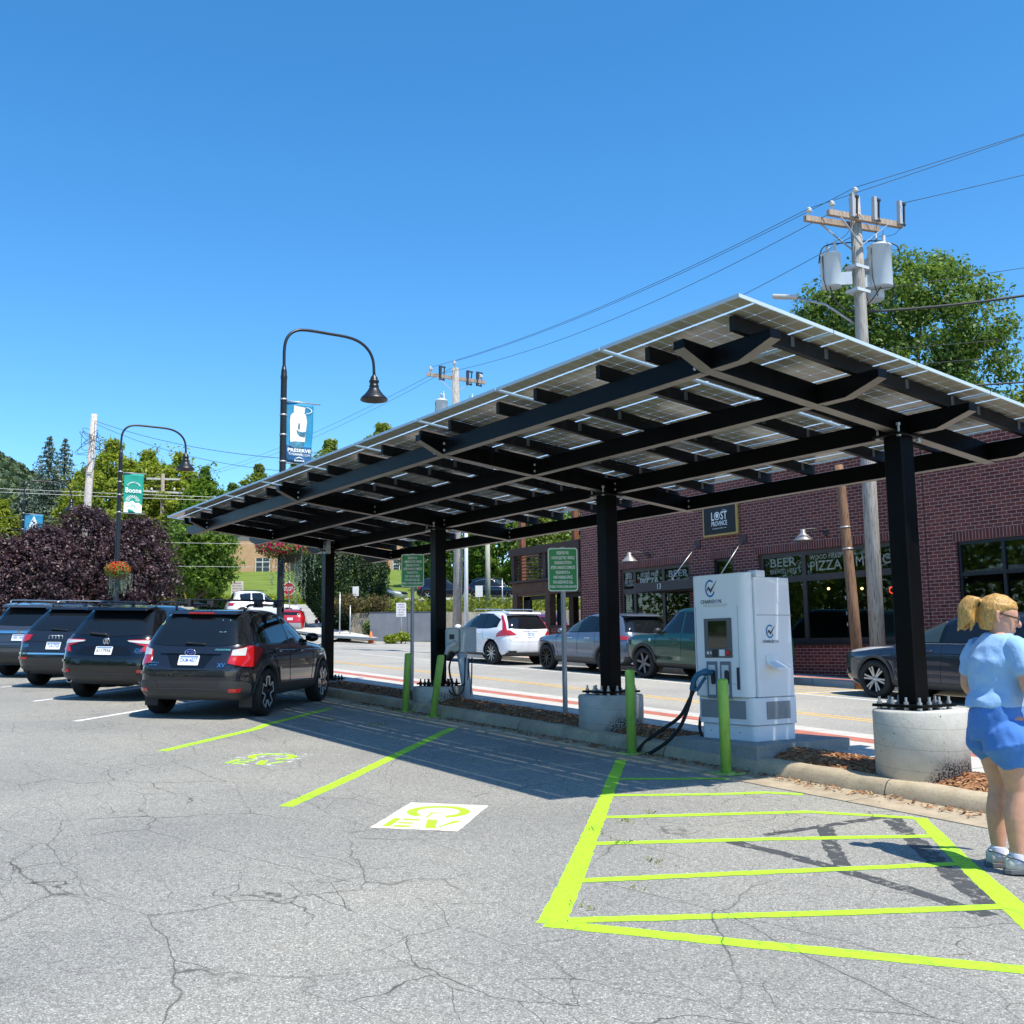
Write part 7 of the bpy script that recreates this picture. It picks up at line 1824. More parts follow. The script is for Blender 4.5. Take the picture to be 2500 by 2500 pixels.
b = MB(); b.tube([(0,0,0),(0,0,1.05)], .03, 10); b.build('post', GALV, t); b = MB(); b.lathe([(.03,1.02),(.085,1.06),(.085,1.18),(.075,1.20)], 16); b.build('meter_body', pbr('meter_dark', (.03,.03,.035), .4), t)
b = MB(); b.lathe([(.09,1.20),(.10,1.23),(.10,1.32),(.085,1.39),(.05,1.43),(0,1.44)], 18); b.build('meter_dome', CHROME, t)
# ------------------------------------------------------------------ vegetation
def leaf_mat(name, dark, light, tr=.35, clump=.5, extra=None, spec=.25):
    m = bpy.data.materials.new(name); nt, b = nodes(m)
    g = N(nt, 'ShaderNodeNewGeometry')
    vec = coords(nt)
    mid = tuple((a+c)/2 for a, c in zip(dark, light))
    stops = [(0, dark), (.55, mid), (1, light)]
    if extra: stops = [(0, dark), (.5, mid), (.9, light), (1, extra)]
    col = ramp(nt, g.outputs['Random Per Island'], stops)
    cl = ramp(nt, noise(nt, vec, clump, 3), [(.34, (.62,.66,.66)), (.66, (1.3,1.25,1.1))])
    col = mixc(nt, 1.0, col, cl, 'MULTIPLY')
    nt.links.new(col, b.inputs['Base Color']); b.inputs['Roughness'].default_value = .5; b.inputs['Specular IOR Level'].default_value = spec
    t = N(nt, 'ShaderNodeBsdfTranslucent'); nt.links.new(mixc(nt, 1.0, col, (1.35,1.3,.8), 'MULTIPLY'), t.inputs['Color'])
    mx = N(nt, 'ShaderNodeMixShader'); mx.inputs[0].default_value = tr
    nt.links.new(b.outputs[0], mx.inputs[1]); nt.links.new(t.outputs[0], mx.inputs[2]); nt.links.new(mx.outputs[0], nt.nodes['Material Output'].inputs['Surface'])
    return m
def leaf_object(name, C_, size, rs, m, parent, up=.35, aspect=.55, nrm=None):
    n = len(C_); sz = size*rs.uniform(.55, 1.3, n)[:,None]
    nn = rs.normal(size=(n,3)); nn[:,2] += up
    if nrm is not None: nn = nn*.8 + nrm*1.1
    nn /= np.linalg.norm(nn, axis=1)[:,None]
    h = rs.normal(size=(n,3)); a = np.cross(nn, h); a /= np.linalg.norm(a, axis=1)[:,None]; q = np.cross(nn, a)
    vs = np.empty((n,4,3)); vs[:,0] = C_ - a*sz*.5; vs[:,1] = C_ - q*sz*.5*aspect + nn*sz*.10; vs[:,2] = C_ + a*sz*.5 - nn*sz*.08; vs[:,3] = C_ + q*sz*.5*aspect + nn*sz*.10
    me = bpy.data.meshes.new(name); me.vertices.add(4*n); me.vertices.foreach_set('co', vs.reshape(-1))
    me.loops.add(4*n); me.loops.foreach_set('vertex_index', np.arange(4*n, dtype=np.int32))
    me.polygons.add(n); me.polygons.foreach_set('loop_start', np.arange(0, 4*n, 4, dtype=np.int32)); me.polygons.foreach_set('loop_total', np.full(n, 4, dtype=np.int32))
    me.materials.append(m); me.update(calc_edges=True); me.validate()
    return mesh_object(name, me, parent)
def blob_points(blobs, n, rs, shell=.62):
    w = np.array([b[1][0]*b[1][1] + b[1][1]*b[1][2] + b[1][0]*b[1][2] for b in blobs]); w /= w.sum()
    idx = rs.choice(len(blobs), n, p=w); c = np.array([b[0] for b in blobs])[idx]; r_ = np.array([b[1] for b in blobs])[idx]
    d = rs.normal(size=(n,3)); d /= np.linalg.norm(d, axis=1)[:,None]
    k = (shell + (1.06-shell)*rs.uniform(0,1,n)**.8)[:,None]
    return c + d*r_*k, d
BARK = pbr('tree_bark', (.10,.075,.055), .95, var=.35, vs=6, bmp=.7, bs=20, bd=.03); BARKG = pbr('grey_bark', (.16,.14,.12), .95, var=.3, vs=6, bmp=.6, bs=20, bd=.03)
def tree(L, x, y, z, h, rx, base, nb, nl, leaf, m, seed, grp, trunk=.22, prof=None, ry=None, bark=BARK, cat='tree', lean=(0,0), blob=.27, stems=1, shoots=1.0):
    """trunk with limbs reaching the leaf clumps; base = height of the crown's underside"""
    rs = np.random.RandomState(seed); r = random.Random(seed); ry = ry or rx
    t = thing('tree', L, cat, (x, y, z), 0, grp)
    prof = prof or (lambda v: math.sqrt(max(0.02, 1-(2*v-.85)**2 if v > .42 else 1-(2*v-.85)**2)))
    blobs = []
    nb = int(nb*2.6); blob *= .62
    for k in range(nb):
        v = (k+.5)/nb; v = min(.985, max(.02, v + r.uniform(-.5/nb, .5/nb))); a = 2.399963*k + r.uniform(-.5,.5); q = prof(v)*(r.uniform(.12,1.0)**.55)
        br = rx*blob*r.uniform(.7,1.25)*(.75 if v > .85 else 1)
        c = (lean[0]*v + q*(rx-br*.4)*math.cos(a), lean[1]*v + q*(ry-br*.4)*math.sin(a), base + (h-base-br*.6)*v + br*.2)
        blobs.append((c, (br, br, br*r.uniform(.6,.85))))
    P, d = blob_points(blobs, int(nl*.72), rs, .30)
    n2 = nl - len(P); v_ = rs.uniform(.02, 1, n2); a_ = rs.uniform(0, 6.283, n2); q_ = np.array([prof(u) for u in v_])*rs.uniform(.2, 1.0, n2)**.5*(1 + .10*np.sin(a_*4 + v_*11) + .07*np.sin(a_*9 - v_*23))
    P2 = np.stack([lean[0]*v_ + q_*rx*np.cos(a_), lean[1]*v_ + q_*ry*np.sin(a_), base + (h-base)*v_ + rs.normal(size=n2)*.12], 1)
    # young shoots standing out of the crown
    ns = max(10, int(nb*.35)); SP = []
    for k in range(ns):
        v = r.uniform(.45, 1.0); a = r.uniform(0, 6.28); q = prof(v)*rx*r.uniform(.3, .95); o = V((lean[0]*v + q*math.cos(a), lean[1]*v + q*math.sin(a), base + (h-base)*v*.96)); dv = V((math.cos(a)*.6, math.sin(a)*.6, 1.0)).normalized()
        for i in range(int(9*shoots)): SP.append(tuple(o + dv*(i*leaf*.55) + V((r.gauss(0,leaf*.35), r.gauss(0,leaf*.35), 0))))
    if SP: P2 = np.concatenate([P2, np.array(SP)])
    d2 = P2 - np.array([0, 0, base + (h-base)*.4]); d2 /= np.linalg.norm(d2, axis=1)[:,None] + 1e-6
    leaf_object('crown', np.concatenate([P, P2]), leaf, rs, m, t, nrm=np.concatenate([d, d2]))
    b = MB()
    for s_ in range(stems):
        ox = 0 if stems == 1 else r.uniform(-.15,.15)*rx; oy = 0 if stems == 1 else r.uniform(-.15,.15)*rx
        top = V((lean[0]*.7 + ox*2.2, lean[1]*.7 + oy*2.2, base + (h-base)*.72))
        pts = [V((ox*.3,oy*.3,-.3)), V((ox*.5 + r.uniform(-.1,.1), oy*.5 + r.uniform(-.1,.1), base*.6)), V((ox + lean[0]*.3, oy + lean[1]*.3, base + (h-base)*.3)), top]
        b.tube(spline(pts, 5), [trunk*(1-.8*i/15)*(1 if stems == 1 else .75) for i in range(16)], 10)
        for k in range(s_, nb, max(1, nb//16)*stems):
            c = V(blobs[k][0]); st = pts[1].lerp(top, min(.95, max(.1, (c.z-base*.6)/(h-base*.6) - .22)))
            b.tube(spline([st, st.lerp(c, .5) + V((r.uniform(-.1,.1)*rx*.3, r.uniform(-.1,.1)*rx*.3, -.05*rx)), c], 4), [trunk*.42*(1-.8*i/8) for i in range(9)], 6)
    b.build('trunk', bark, t)
    return t
M_YG = leaf_mat('yellow_green_leaves', (.13,.20,.02), (.34,.40,.06), .45, .30, (.45,.42,.09))
M_G = leaf_mat('mid_green_leaves', (.075,.16,.022), (.21,.32,.05), .42, .4)
M_DG = leaf_mat('deep_green_leaves', (.018,.055,.012), (.06,.12,.025), .3, .8)
M_OV = leaf_mat('clipped_dark_leaves', (.010,.030,.010), (.040,.080,.024), .2, 1.2)
M_PL = leaf_mat('purple_leaves', (.026,.013,.020), (.105,.055,.072), .2, .7, (.20,.135,.145), .5)
M_BS = leaf_mat('blue_spruce_needles', (.07,.115,.085), (.22,.28,.235), .15, .5)
M_OL = leaf_mat('olive_green_leaves', (.09,.155,.028), (.27,.34,.065), .42, .35, (.38,.38,.10))
def bg(px, d): return (px-1250)/2567.5*d
def ztop(py, d, px=700): return 1.4 + (1579 - .0126*(px-1250) - py)/2567.5*d
def put_tree(L, px, d, top, half, base_h, nb, nl, leaf, m, seed, grp, **k):
    s_ = bg(px, d); x, y = xy(d, s_); z = tz(x, y) - .1; h = ztop(top, d, px) - z; w = half/2567.5*d
    return tree(L, x, y, z, h, w, base_h, nb, nl, leaf, m, seed, grp, **k)
GT = 'green trees beyond the street'
put_tree('green tree filling the gap behind the green town banner', 300, 92, 1120, 95, .6, 44, 14000, .33, M_G, 36, GT)
put_tree('green tree filling the gap behind the distant pole', 395, 94, 1135, 90, .6, 44, 14000, .33, M_G, 37, GT)
put_tree('green tree filling the gap left of the far tip of the canopy', 448, 96, 1150, 80, .6, 44, 14000, .33, M_YG, 38, GT)
put_tree('tall yellow-green tree behind the bare left pole', 262, 80, 1072, 104, .8, 60, 21000, .30, M_YG, 21, GT)
put_tree('broad yellow-green tree behind the green town banner', 352, 84, 1098, 104, .8, 60, 21000, .30, M_YG, 22, GT)
put_tree('yellow-green tree behind the distant pole', 430, 82, 1105, 96, .8, 54, 19000, .30, M_YG, 23, GT)
put_tree('green tree reaching to the far tip of the canopy', 492, 80, 1140, 70, .8, 44, 15000, .30, M_G, 24, GT)
put_tree('yellow-green tree between the two spruces and the bare pole', 182, 84, 1150, 66, .8, 36, 12000, .30, M_YG, 25, GT)
put_tree('yellow-green tree at the left edge below the mountain', -5, 84, 1225, 60, .8, 30, 10000, .30, M_YG, 26, GT)
put_tree('bright green tree on the lawn with its dark trunk showing, left of the brick hall', 484, 71, 1232, 98, 1.7, 50, 22000, .26, M_G, 27, GT, trunk=.2)
put_tree('rounded green tree far behind the lamp post', 625, 180, 1132, 70, 1, 36, 11000, .62, M_OL, 28, GT, shoots=.2)
put_tree('green tree far behind the far tip of the canopy', 560, 185, 1180, 66, 1, 32, 9000, .62, M_G, 34, GT, shoots=.2)
put_tree('yellowish tree showing above the canopy edge right of the lamp', 800, 184, 1070, 96, 3, 44, 15000, .62, M_OL, 29, GT, shoots=.2)
put_tree('tall tree showing above the canopy edge under the lamp shade', 930, 188, 1027, 104, 3, 48, 17000, .62, M_OL, 30, GT, shoots=.2)
put_tree('green tree just above the canopy left of the second pole', 1035, 188, 1040, 80, 3, 34, 11000, .62, M_OL, 32, GT, shoots=.2)
put_tree('olive tree behind the blue bottle banner', 718, 182, 1118, 70, 3, 32, 10000, .62, M_OL, 33, GT, shoots=.2)
BT_ = 'trees behind the raised lot'
put_tree('leafy green tree behind the utility pole and slim white pole', 1120, 98, 1225, 92, .4, 40, 15000, .32, M_G, 41, BT_)
put_tree('leafy green tree behind the thin wooden post', 1225, 96, 1215, 86, .4, 40, 15000, .32, M_G, 42, BT_)
put_tree('green tree behind the left end of the deck', 1320, 94, 1220, 84, .4, 40, 15000, .32, M_OL, 43, BT_)
put_tree('green tree behind the deck against the brick corner', 1410, 98, 1230, 80, .4, 34, 12000, .32, M_G, 44, BT_)
put_tree('dark green tree behind the green sign by the third column', 1030, 104, 1290, 60, .4, 28, 9000, .32, M_DG, 45, BT_)
M_RT = leaf_mat('big_tree_leaves', (.045,.105,.022), (.16,.25,.05), .4, .3, (.26,.31,.09))
RT = 'trees behind the brick building'
x, y = xy(60, bg(2228, 60)); z = 3.0
tree('large spreading tree with visible limbs behind the brick building and the transformers', x, y, z, 20.6, 6.2, 6.4, 96, 70000, .29, M_RT, 51, RT, trunk=.34, blob=.24, stems=3, bark=BARKG, prof=lambda v: (.8+.25*v/.68 if v < .68 else 1.05*math.sqrt(max(.04, 1-((v-.68)/.33)**2.4))))
x, y = xy(52, bg(2570, 52)); tree('tree crown at the right edge behind the canopy', x, y, 3.0, 11.8, 3.0, 4.0, 30, 9000, .26, M_OL, 52, RT, bark=BARKG)
# clipped oval tree
x, y = xy(62, bg(838, 62)); z = gz(x) + .1; rs = np.random.RandomState(61); t = thing('tree', 'dense dark clipped oval tree behind the far canopy column', 'tree', (x, y, z)); n = 26000
v = rs.uniform(0,1,n)**.8; pr_ = np.interp(v, [0,.12,.35,.65,.85,.95,1.0], [.30,.55,.88,1.0,.86,.55,.12])*2.75; a = rs.uniform(0,6.283,n); k = rs.uniform(.80,1.0,n)*(1+.05*np.sin(a*5+v*9)+.04*np.sin(a*11-v*17))
P = np.stack([pr_*k*np.cos(a), pr_*k*np.sin(a), .35+5.2*v], 1); d = np.stack([np.cos(a), np.sin(a), (v-.5)*1.2], 1); leaf_object('crown', P, .17, rs, M_OV, t, nrm=d)
b = MB(); b.tube([(0,0,-.3),(.05,0,.6),(0,0,2.5)], [.22,.17,.12], 10); b.tube([(.05,0,.6),(.5,.3,1.6)], [.1,.06], 7); b.tube([(.05,0,.6),(-.5,-.2,1.6)], [.1,.06], 7); b.build('trunk', BARK, t)
# purple-leaved trees
GP = 'purple-leaved trees'
def plum(L, px, d, top, half, seed, nl):
    s_ = bg(px, d); x, y = xy(d, s_); z = gz(x); h = ztop(top, d, px) - z; w = half/2567.5*d
    return tree(L, x, y, z, h, w, .55, 60, nl, .155, M_PL, seed, GP, trunk=.2, blob=.30, prof=lambda v: (.72+.42*v/.35 if v < .35 else 1.14*math.sqrt(max(.02, 1-((v-.35)/.66)**2))))
plum('broad purple-leaved tree at the left behind the parked cars', 98, 52, 1290, 100, 71, 34000)
plum('tallest purple-leaved tree, in front of the bare left pole', 205, 55, 1240, 100, 72, 32000)
plum('purple-leaved tree right of the lamp with scarlet flowers', 332, 54, 1268, 98, 73, 32000)
plum('low purple-leaved tree running off the left edge', -20, 50, 1315, 80, 74, 22000)
# blue spruces
def spruce(L, px, d, top, base_half, seed, nl):
    s_ = bg(px, d); x, y = xy(d, s_); z = tz(x, y); h = ztop(top, d, px) - z; w = base_half/2567.5*d; rs = np.random.RandomState(seed); r = random.Random(seed)
    t = thing('spruce_tree', L, 'tree', (x, y, z), 0, 'blue spruces'); b = MB(); b.tube([(0,0,-.3),(0,0,h*.6),(0,0,h-.2)], [.28,.14,.03], 8); C_ = []; D_ = []
    lv = 34
    for k in range(lv):
        v = k/(lv-1); zz = .8 + (h-.9)*v; R_ = w*(1-v)**.85*r.uniform(.88,1.1) + .12; nb = max(4, int(9*(1-v)+5))
        for j in range(nb):
            a = 2*math.pi*(j + r.uniform(-.25,.25))/nb + k*1.3; rr = R_*r.uniform(.8,1.12); tip = V((rr*math.cos(a), rr*math.sin(a), zz - rr*.20 + .12*rr)); st = V((0,0,zz+.1))
            if k % 2 == 0: b.tube([st, tip], [.05,.015], 5)
            m = max(4, int(nl/(lv*8)*(rr/w+.15)))
            for i in range(m):
                u = r.uniform(.15,1.05); p = st.lerp(tip, u); wdt = .13*rr*(1.1-u*.6)+.06
                C_.append((p.x + r.gauss(0,wdt), p.y + r.gauss(0,wdt), p.z - abs(r.gauss(0,.12)) + r.gauss(0,.05))); D_.append((math.cos(a)*.6, math.sin(a)*.6, .8))
    leaf_object('crown', np.array(C_), .30, rs, M_BS, t, nrm=np.array(D_), aspect=.4); b.build('trunk', BARK, t)
spruce('left blue spruce with the pointed top', 104, 92, 1062, 130, 81, 22000); spruce('right blue spruce just beside the first', 143, 95, 1068, 110, 82, 17000); spruce('lower broad blue spruce in front of the two tall ones', 48, 86, 1170, 110, 83, 18000)
# shrubs
GS = 'shrubs near the lawn'
def shrub(L, px, d, w, h, n, leaf, m, seed, zz=None, dp=None, name='shrub'):
    x, y = xy(d, bg(px, d)); z = (gz(x) if d < 58 else tz(x, y)) if zz is None else zz; rs = np.random.RandomState(seed); r = random.Random(seed); t = thing(name, L, 'shrub', (x, y, z), R(56.4), GS)
    bl = []
    for k in range(max(5, int(w*5))): bl.append(((r.uniform(-.5,.5)*w*.85, r.uniform(-.5,.5)*(dp or w*.5), h*r.uniform(.3,.62)), (w*.13+.12, w*.13+.12, h*.36)))
    P, d_ = blob_points(bl, n, rs, .4); P[:,2] = np.maximum(P[:,2], .02); leaf_object('foliage', P, leaf, rs, m, t, nrm=d_)
    b = MB()
    for k in range(6): c = bl[k % len(bl)][0]; b.tube([(c[0]*.6,c[1]*.6,-.1),(c[0],c[1],h*.5)], [.03,.012], 5)
    b.build('stems', BARK, t)
M_BR = leaf_mat('dry_brown_leaves', (.07,.06,.025), (.20,.17,.07), .25, 1.2); M_LY = leaf_mat('lime_yellow_leaves', (.16,.24,.02), (.36,.40,.05), .4, 1.0)
shrub('straggly brown-green bush beside the traffic cone', 880, 58.0, 2.9, 1.25, 5000, .13, M_BR, 91, None, 1.6)
shrub('green part of the bush against the grey cabinet', 915, 56.8, 1.5, 1.3, 2600, .13, M_G, 92, None, 1.0)
shrub('clump of yellow plants at the foot of the notice sign', 972, 52.6, 1.25, .62, 1500, .13, M_LY, 93, None, .7)
shrub('low brown hedge below the lawn behind the parked cars', 355, 63, 4.6, 1.0, 5200, .16, M_BR, 94, None, 1.0)
shrub('low green shrub at the end of the brown hedge', 455, 65, 2.3, 1.1, 2600, .16, M_LY, 95, None, 1.0)
shrub('dark low shrub under the bright green lawn tree', 512, 73, 3.0, 1.3, 3000, .18, M_DG, 96, None, 1.5)
# ground cover that nobody could count
M_LY2 = leaf_mat('bank_weed_leaves', (.11,.15,.02), (.27,.30,.05), .4, .8)
rs = np.random.RandomState(5); n = 9000; s_ = rs.uniform(-28,-12,n); dd = 79.3 + rs.uniform(0,1,n)*3.2
P = np.array([(*xy(a, c), terrain(a, c)) for a, c in zip(dd, s_)]); P[:,2] += rs.uniform(0,.75,n)*rs.uniform(.5,1,n)
tag(leaf_object('bed_plants', P, .24, rs, M_LY, None), 'bed of yellow-green plants along the foot of the lawn', 'plants', None, 'stuff')
n = 15000; s_ = rs.uniform(-9,14,n); dd = 58.4 + rs.uniform(0,1,n)**1.4*15
P = np.array([(*xy(a, c), terrace(a, c)) for a, c in zip(dd, s_)]); P[:,2] += rs.uniform(0,.95,n)*rs.uniform(.3,1,n)*np.where(dd < 66, 1, .7)
tag(leaf_object('bank_plants', P, .22, rs, M_LY2, None), 'tangle of weeds covering the bank above the retaining wall', 'plants', None, 'stuff')
# wood on the slope behind the photographer (seen in the glass)
n = 42000; X_ = rs.uniform(-90,60,n); Y_ = rs.uniform(-58,-47,n); Z_ = -.04*X_ + rs.uniform(0,1,n)**.8*(8.5 + 3*np.sin(X_*.21) + 2*np.sin(X_*.57+1))
tag(leaf_object('tree_belt', np.stack([X_,Y_,Z_],1), .75, rs, M_G, None), 'wooded belt along the back of the parking lot', 'woodland', None, 'stuff')

# forest on the mountain
n = 60000; r_ = rs.uniform(0,1,n)**.6; s_ = rs.uniform(-640,-200,n); sl = [-700,-520,-440,-420,-395,-360,-320,-200]; zl = [232,208,164,152,134,112,92,60]
zt = np.interp(s_, sl, zl); dd = 500 + 400*r_; P = np.array([(*xy(a, c*a/900), 20 + (b_-20)*q**.9) for a, c, b_, q in zip(dd, s_, zt, r_)]); P[:,2] += rs.uniform(1,9,n)
tag(leaf_object('mountain_forest', P, 5.0, rs, leaf_mat('hazed_forest_leaves', (.05,.085,.045), (.13,.175,.085), .15, .02), None, aspect=.9), 'dense forest covering the distant mountain', 'forest', None, 'stuff')  # distance haze is put into these lighter, bluer leaf colours
# ------------------------------------------------------------------ people
def loft(mb, rings, n=20, cap=True):
    """rings: (centre, A, B) with ellipse axes A and B as vectors"""
    vs = []; k = len(rings)
    for c, A, Bv in rings:
        c, A, Bv = V(c), V(A), V(Bv)
        for j in range(n):
            t = 2*math.pi*j/n; vs.append(c + A*math.cos(t) + Bv*math.sin(t))
    fs = [(i*n+j, i*n+(j+1)%n, (i+1)*n+(j+1)%n, (i+1)*n+j) for i in range(k-1) for j in range(n)]
    if cap: fs += [tuple(reversed(range(n))), tuple((k-1)*n+j for j in range(n))]
    mb.add(vs, fs, 0, True)
def limb(mb, pts, rad, n=16, flat=1.0, side=(0,1,0)):
    """tapered tube through pts with end caps; flat squeezes across `side`"""
    P = spline(pts, 5); k = len(P); m = len(rad)-1; rings = []
    for i, p in enumerate(P):
        u = i/(k-1)*m; a = min(int(u), m-1); r_ = rad[a] + (rad[a+1]-rad[a])*(u-a)
        d = (P[min(i+1,k-1)] - P[max(i-1,0)]).normalized(); s_ = V(side); A = (s_ - d*s_.dot(d)).normalized(); Bv = d.cross(A)
        rings.append((p, A*r_*flat, Bv*r_))
    d0 = (P[0]-P[1]).normalized(); d1 = (P[-1]-P[-2]).normalized()
    r0, r1 = rings[0], rings[-1]
    rings = [(P[0]+d0*rad[0]*.8, r0[1]*.45, r0[2]*.45)] + rings + [(P[-1]+d1*rad[-1]*.8, r1[1]*.45, r1[2]*.45)]
    loft(mb, rings, n)
def remeshed(mb, vox, m, name, smooth=6, disp=None):
    def a(o):
        md = o.modifiers.new('r', 'REMESH'); md.mode = 'VOXEL'; md.voxel_size = vox; md.use_smooth_shade = True
        s_ = o.modifiers.new('s', 'SMOOTH'); s_.iterations = smooth; s_.factor = .5
    me = evaluated(mb, [a], name, [m])
    if disp:
        for v in me.vertices: v.co += v.normal*disp(v.co)
        me.update()
    for p in me.polygons: p.use_smooth = True
    return me
def skin_mat(name, c):
    m = bpy.data.materials.new(name); nt, b = nodes(m); vec = coords(nt)
    nt.links.new(ramp(nt, noise(nt, vec, 14, 4), [(.3, tuple(x*.86 for x in c)), (.7, tuple(min(1, x*1.08) for x in c))]), b.inputs['Base Color'])
    b.inputs['Roughness'].default_value = .48; b.inputs['Subsurface Weight'].default_value = .12; b.inputs['Subsurface Radius'].default_value = (.012,.005,.003); b.inputs['Subsurface Scale'].default_value = .6
    bump(nt, b, noise(nt, vec, 120, 3), .08, .004); return m
def cloth_mat(name, c, var=.1):
    m = bpy.data.materials.new(name); nt, b = nodes(m); vec = coords(nt)
    nt.links.new(ramp(nt, noise(nt, vec, 5, 4), [(.3, tuple(x*(1-var) for x in c)), (.7, tuple(min(1, x*(1+var)) for x in c))]), b.inputs['Base Color'])
    b.inputs['Roughness'].default_value = .85; b.inputs['Sheen Weight'].default_value = .15; b.inputs['Specular IOR Level'].default_value = .2
    bump(nt, b, noise(nt, vec, 9, 4, .6), .35, .03); return m
from mathutils import noise as mn
# body frame: x = facing direction, y = the person's left, z up.  Height about 1.74 m in this scene's scale.
def hand(mb, w, d, palm_n, sgn):
    """w wrist point, d direction of the hand, palm_n normal of the palm; relaxed curled fingers"""
    w, d, nn = V(w), V(d).normalized(), V(palm_n).normalized(); s_ = d.cross(nn).normalized()*sgn
    pl = w + d*.045
    limb(mb, [w, w+d*.05, w+d*.088], [.027,.036,.036], 12, .42, tuple(nn))
    for k, ln in enumerate((.072,.080,.075,.060)):
        b0 = w + d*.085 + s_*(.027-.018*k); p1 = b0 + d*ln*.45 + nn*.006; p2 = p1 + (d*.75+nn*.66)*ln*.32; p3 = p2 + (d*.35+nn*.94)*ln*.26
        limb(mb, [b0 - d*.02, b0, p1, p2, p3], [.0092,.0092,.0088,.008,.0068], 8)
    t0 = w + d*.025 + s_*.026; limb(mb, [t0, t0 + (d*.6+s_*.75+nn*.25)*.035, t0 + (d*.9+s_*.55+nn*.5)*.062], [.013,.0105,.0085], 8)
def person(L, loc, ang, skin, shirt_c, shorts_c, hair_c, scale=1.0, twist=24, turn=-12):
    t = thing('person', L, 'person', loc, ang); t.scale = (scale,)*3
    SK = skin_mat('skin', skin)
    def tw(p):
        """turn of the upper body about the spine"""
        p = V(p); k = min(1, max(0, (p.z-.82)/.34)); k = k*k*(3-2*k); a = R(twist)*k
        return V((p.x*math.cos(a) - p.y*math.sin(a), p.x*math.sin(a) + p.y*math.cos(a), p.z))
    b = MB()
    LL = [(-.03,.100,.92),(-.02,.112,.70),(-.01,.108,.50),(-.035,.104,.33),(-.04,.102,.12),(-.035,.10,.06)]
    RL = [(.0,-.100,.92),(.02,-.112,.70),(.04,-.108,.50),(.02,-.106,.33),(.02,-.105,.12),(.025,-.105,.06)]
    for P in (LL, RL): limb(b, P, [.115,.098,.062,.067,.041,.040], 18)
    for sy, ox in ((1,-.035),(-1,.025)): limb(b, [(ox-.03,sy*.10,.045),(ox+.06,sy*.105,.04),(ox+.15,sy*.11,.03)], [.036,.040,.030], 12, 1.0)
    u = MB()
    T = [(-.02,.80,.120,.168),(-.030,.90,.140,.180),(-.015,1.00,.132,.168),(.0,1.10,.130,.168),(.005,1.20,.130,.178),(.010,1.30,.124,.188),(.012,1.38,.102,.174),(.014,1.425,.076,.128),(.022,1.455,.060,.075)]
    loft(u, [((x,0,z), (dp,0,0), (0,wd,0)) for x, z, dp, wd in T], 26)
    limb(u, [(.02,0,1.40),(.035,0,1.46),(.05,0,1.53)], [.064,.058,.058], 16)
    arm = {1: [(.0,.178,1.365),(-.01,.228,1.25),(-.02,.250,1.10),(.12,.235,1.05),(.27,.19,1.06)], -1: [(.01,-.178,1.365),(.01,-.238,1.25),(.02,-.275,1.12),(.16,-.265,1.06),(.31,-.22,1.07)]}
    for sy in (1,-1):
        limb(u, arm[sy], [.064,.062,.051,.047,.030], 14); w = arm[sy][-1]; hand(u, w, V(w) - V(arm[sy][-2]), (0,-.3*sy,-.95), sy)
    b.add([tw(p) for p in u.v], u.f, 0, True)
    hc = tw((.045,0,1.565)); ha = R(turn)
    hd = Matrix.Translation(hc) @ Matrix.Rotation(ha, 4, 'Z') @ Matrix.Rotation(R(14), 4, 'Y') @ Matrix.Diagonal((1.10,1.10,1.12,1))
    hr = [(-.01,-.115,.030,.028),(.022,-.105,.046,.040),(.022,-.075,.070,.058),(.012,-.04,.082,.068),(.004,.0,.092,.074),(-.004,.04,.097,.077),(-.012,.075,.088,.069),(-.018,.10,.062,.05),(-.02,.115,.025,.02)]
    hb = MB(); loft(hb, [((x,0,z), (a,0,0), (0,c,0)) for x, z, a, c in hr], 22)
    limb(hb, [(.088,0,.012),(.108,0,-.018),(.112,0,-.030)], [.010,.014,.012], 10)              # nose
    limb(hb, [(.098,-.02,-.028),(.098,.02,-.028)], [.008,.008], 8)
    limb(hb, [(.082,-.022,-.062),(.092,0,-.060),(.082,.022,-.062)], [.006,.0085,.006], 8); limb(hb, [(.080,-.018,-.072),(.089,0,-.072),(.080,.018,-.072)], [.006,.008,.006], 8)
    limb(hb, [(.062,0,-.098),(.078,0,-.096)], [.020,.018], 10)                                   # chin
    for sy in (-1,1):
        limb(hb, [(.074,sy*.040,.022),(.088,sy*.02,.020)], [.009,.008], 8)                       # brow
        limb(hb, [(-.005,sy*.073,.026),(-.018,sy*.083,.024),(-.018,sy*.081,-.006),(-.004,sy*.074,-.030)], [.008,.012,.011,.008], 8)  # ear
    b.add([hd @ V(p) for p in hb.v], hb.f, 0, True)
    bo = mesh_object('body', remeshed(b, .0058, SK, 'body', 5), t)
    em = pbr('eye_white', (.6,.6,.58), .2); im = pbr('iris_blue', (.03,.07,.10), .2)
    for sy in (-1,1):
        b = MB(); b.sphere(hd @ V((.082,sy*.031,.004)), (.009,.011,.008), 10, 7); o = b.build('eye', em, bo)
        b = MB(); b.sphere(hd @ V((.0895,sy*.031,.004)), (.003,.005,.005), 8, 6); b.build('iris', im, o)
    HM = bpy.data.materials.new('blonde_hair'); nt, hb_ = nodes(HM); vec = coords(nt, scale=(3,3,1))
    nt.links.new(ramp(nt, noise(nt, vec, 30, 4, .7), [(.3, tuple(x*.42 for x in hair_c)), (.5, hair_c), (.72, tuple(min(1, x*1.45) for x in hair_c))]), hb_.inputs['Base Color']); hb_.inputs['Roughness'].default_value = .42; bump(nt, hb_, noise(nt, vec, 45, 4), .5, .01)
    h = MB(); q = MB()
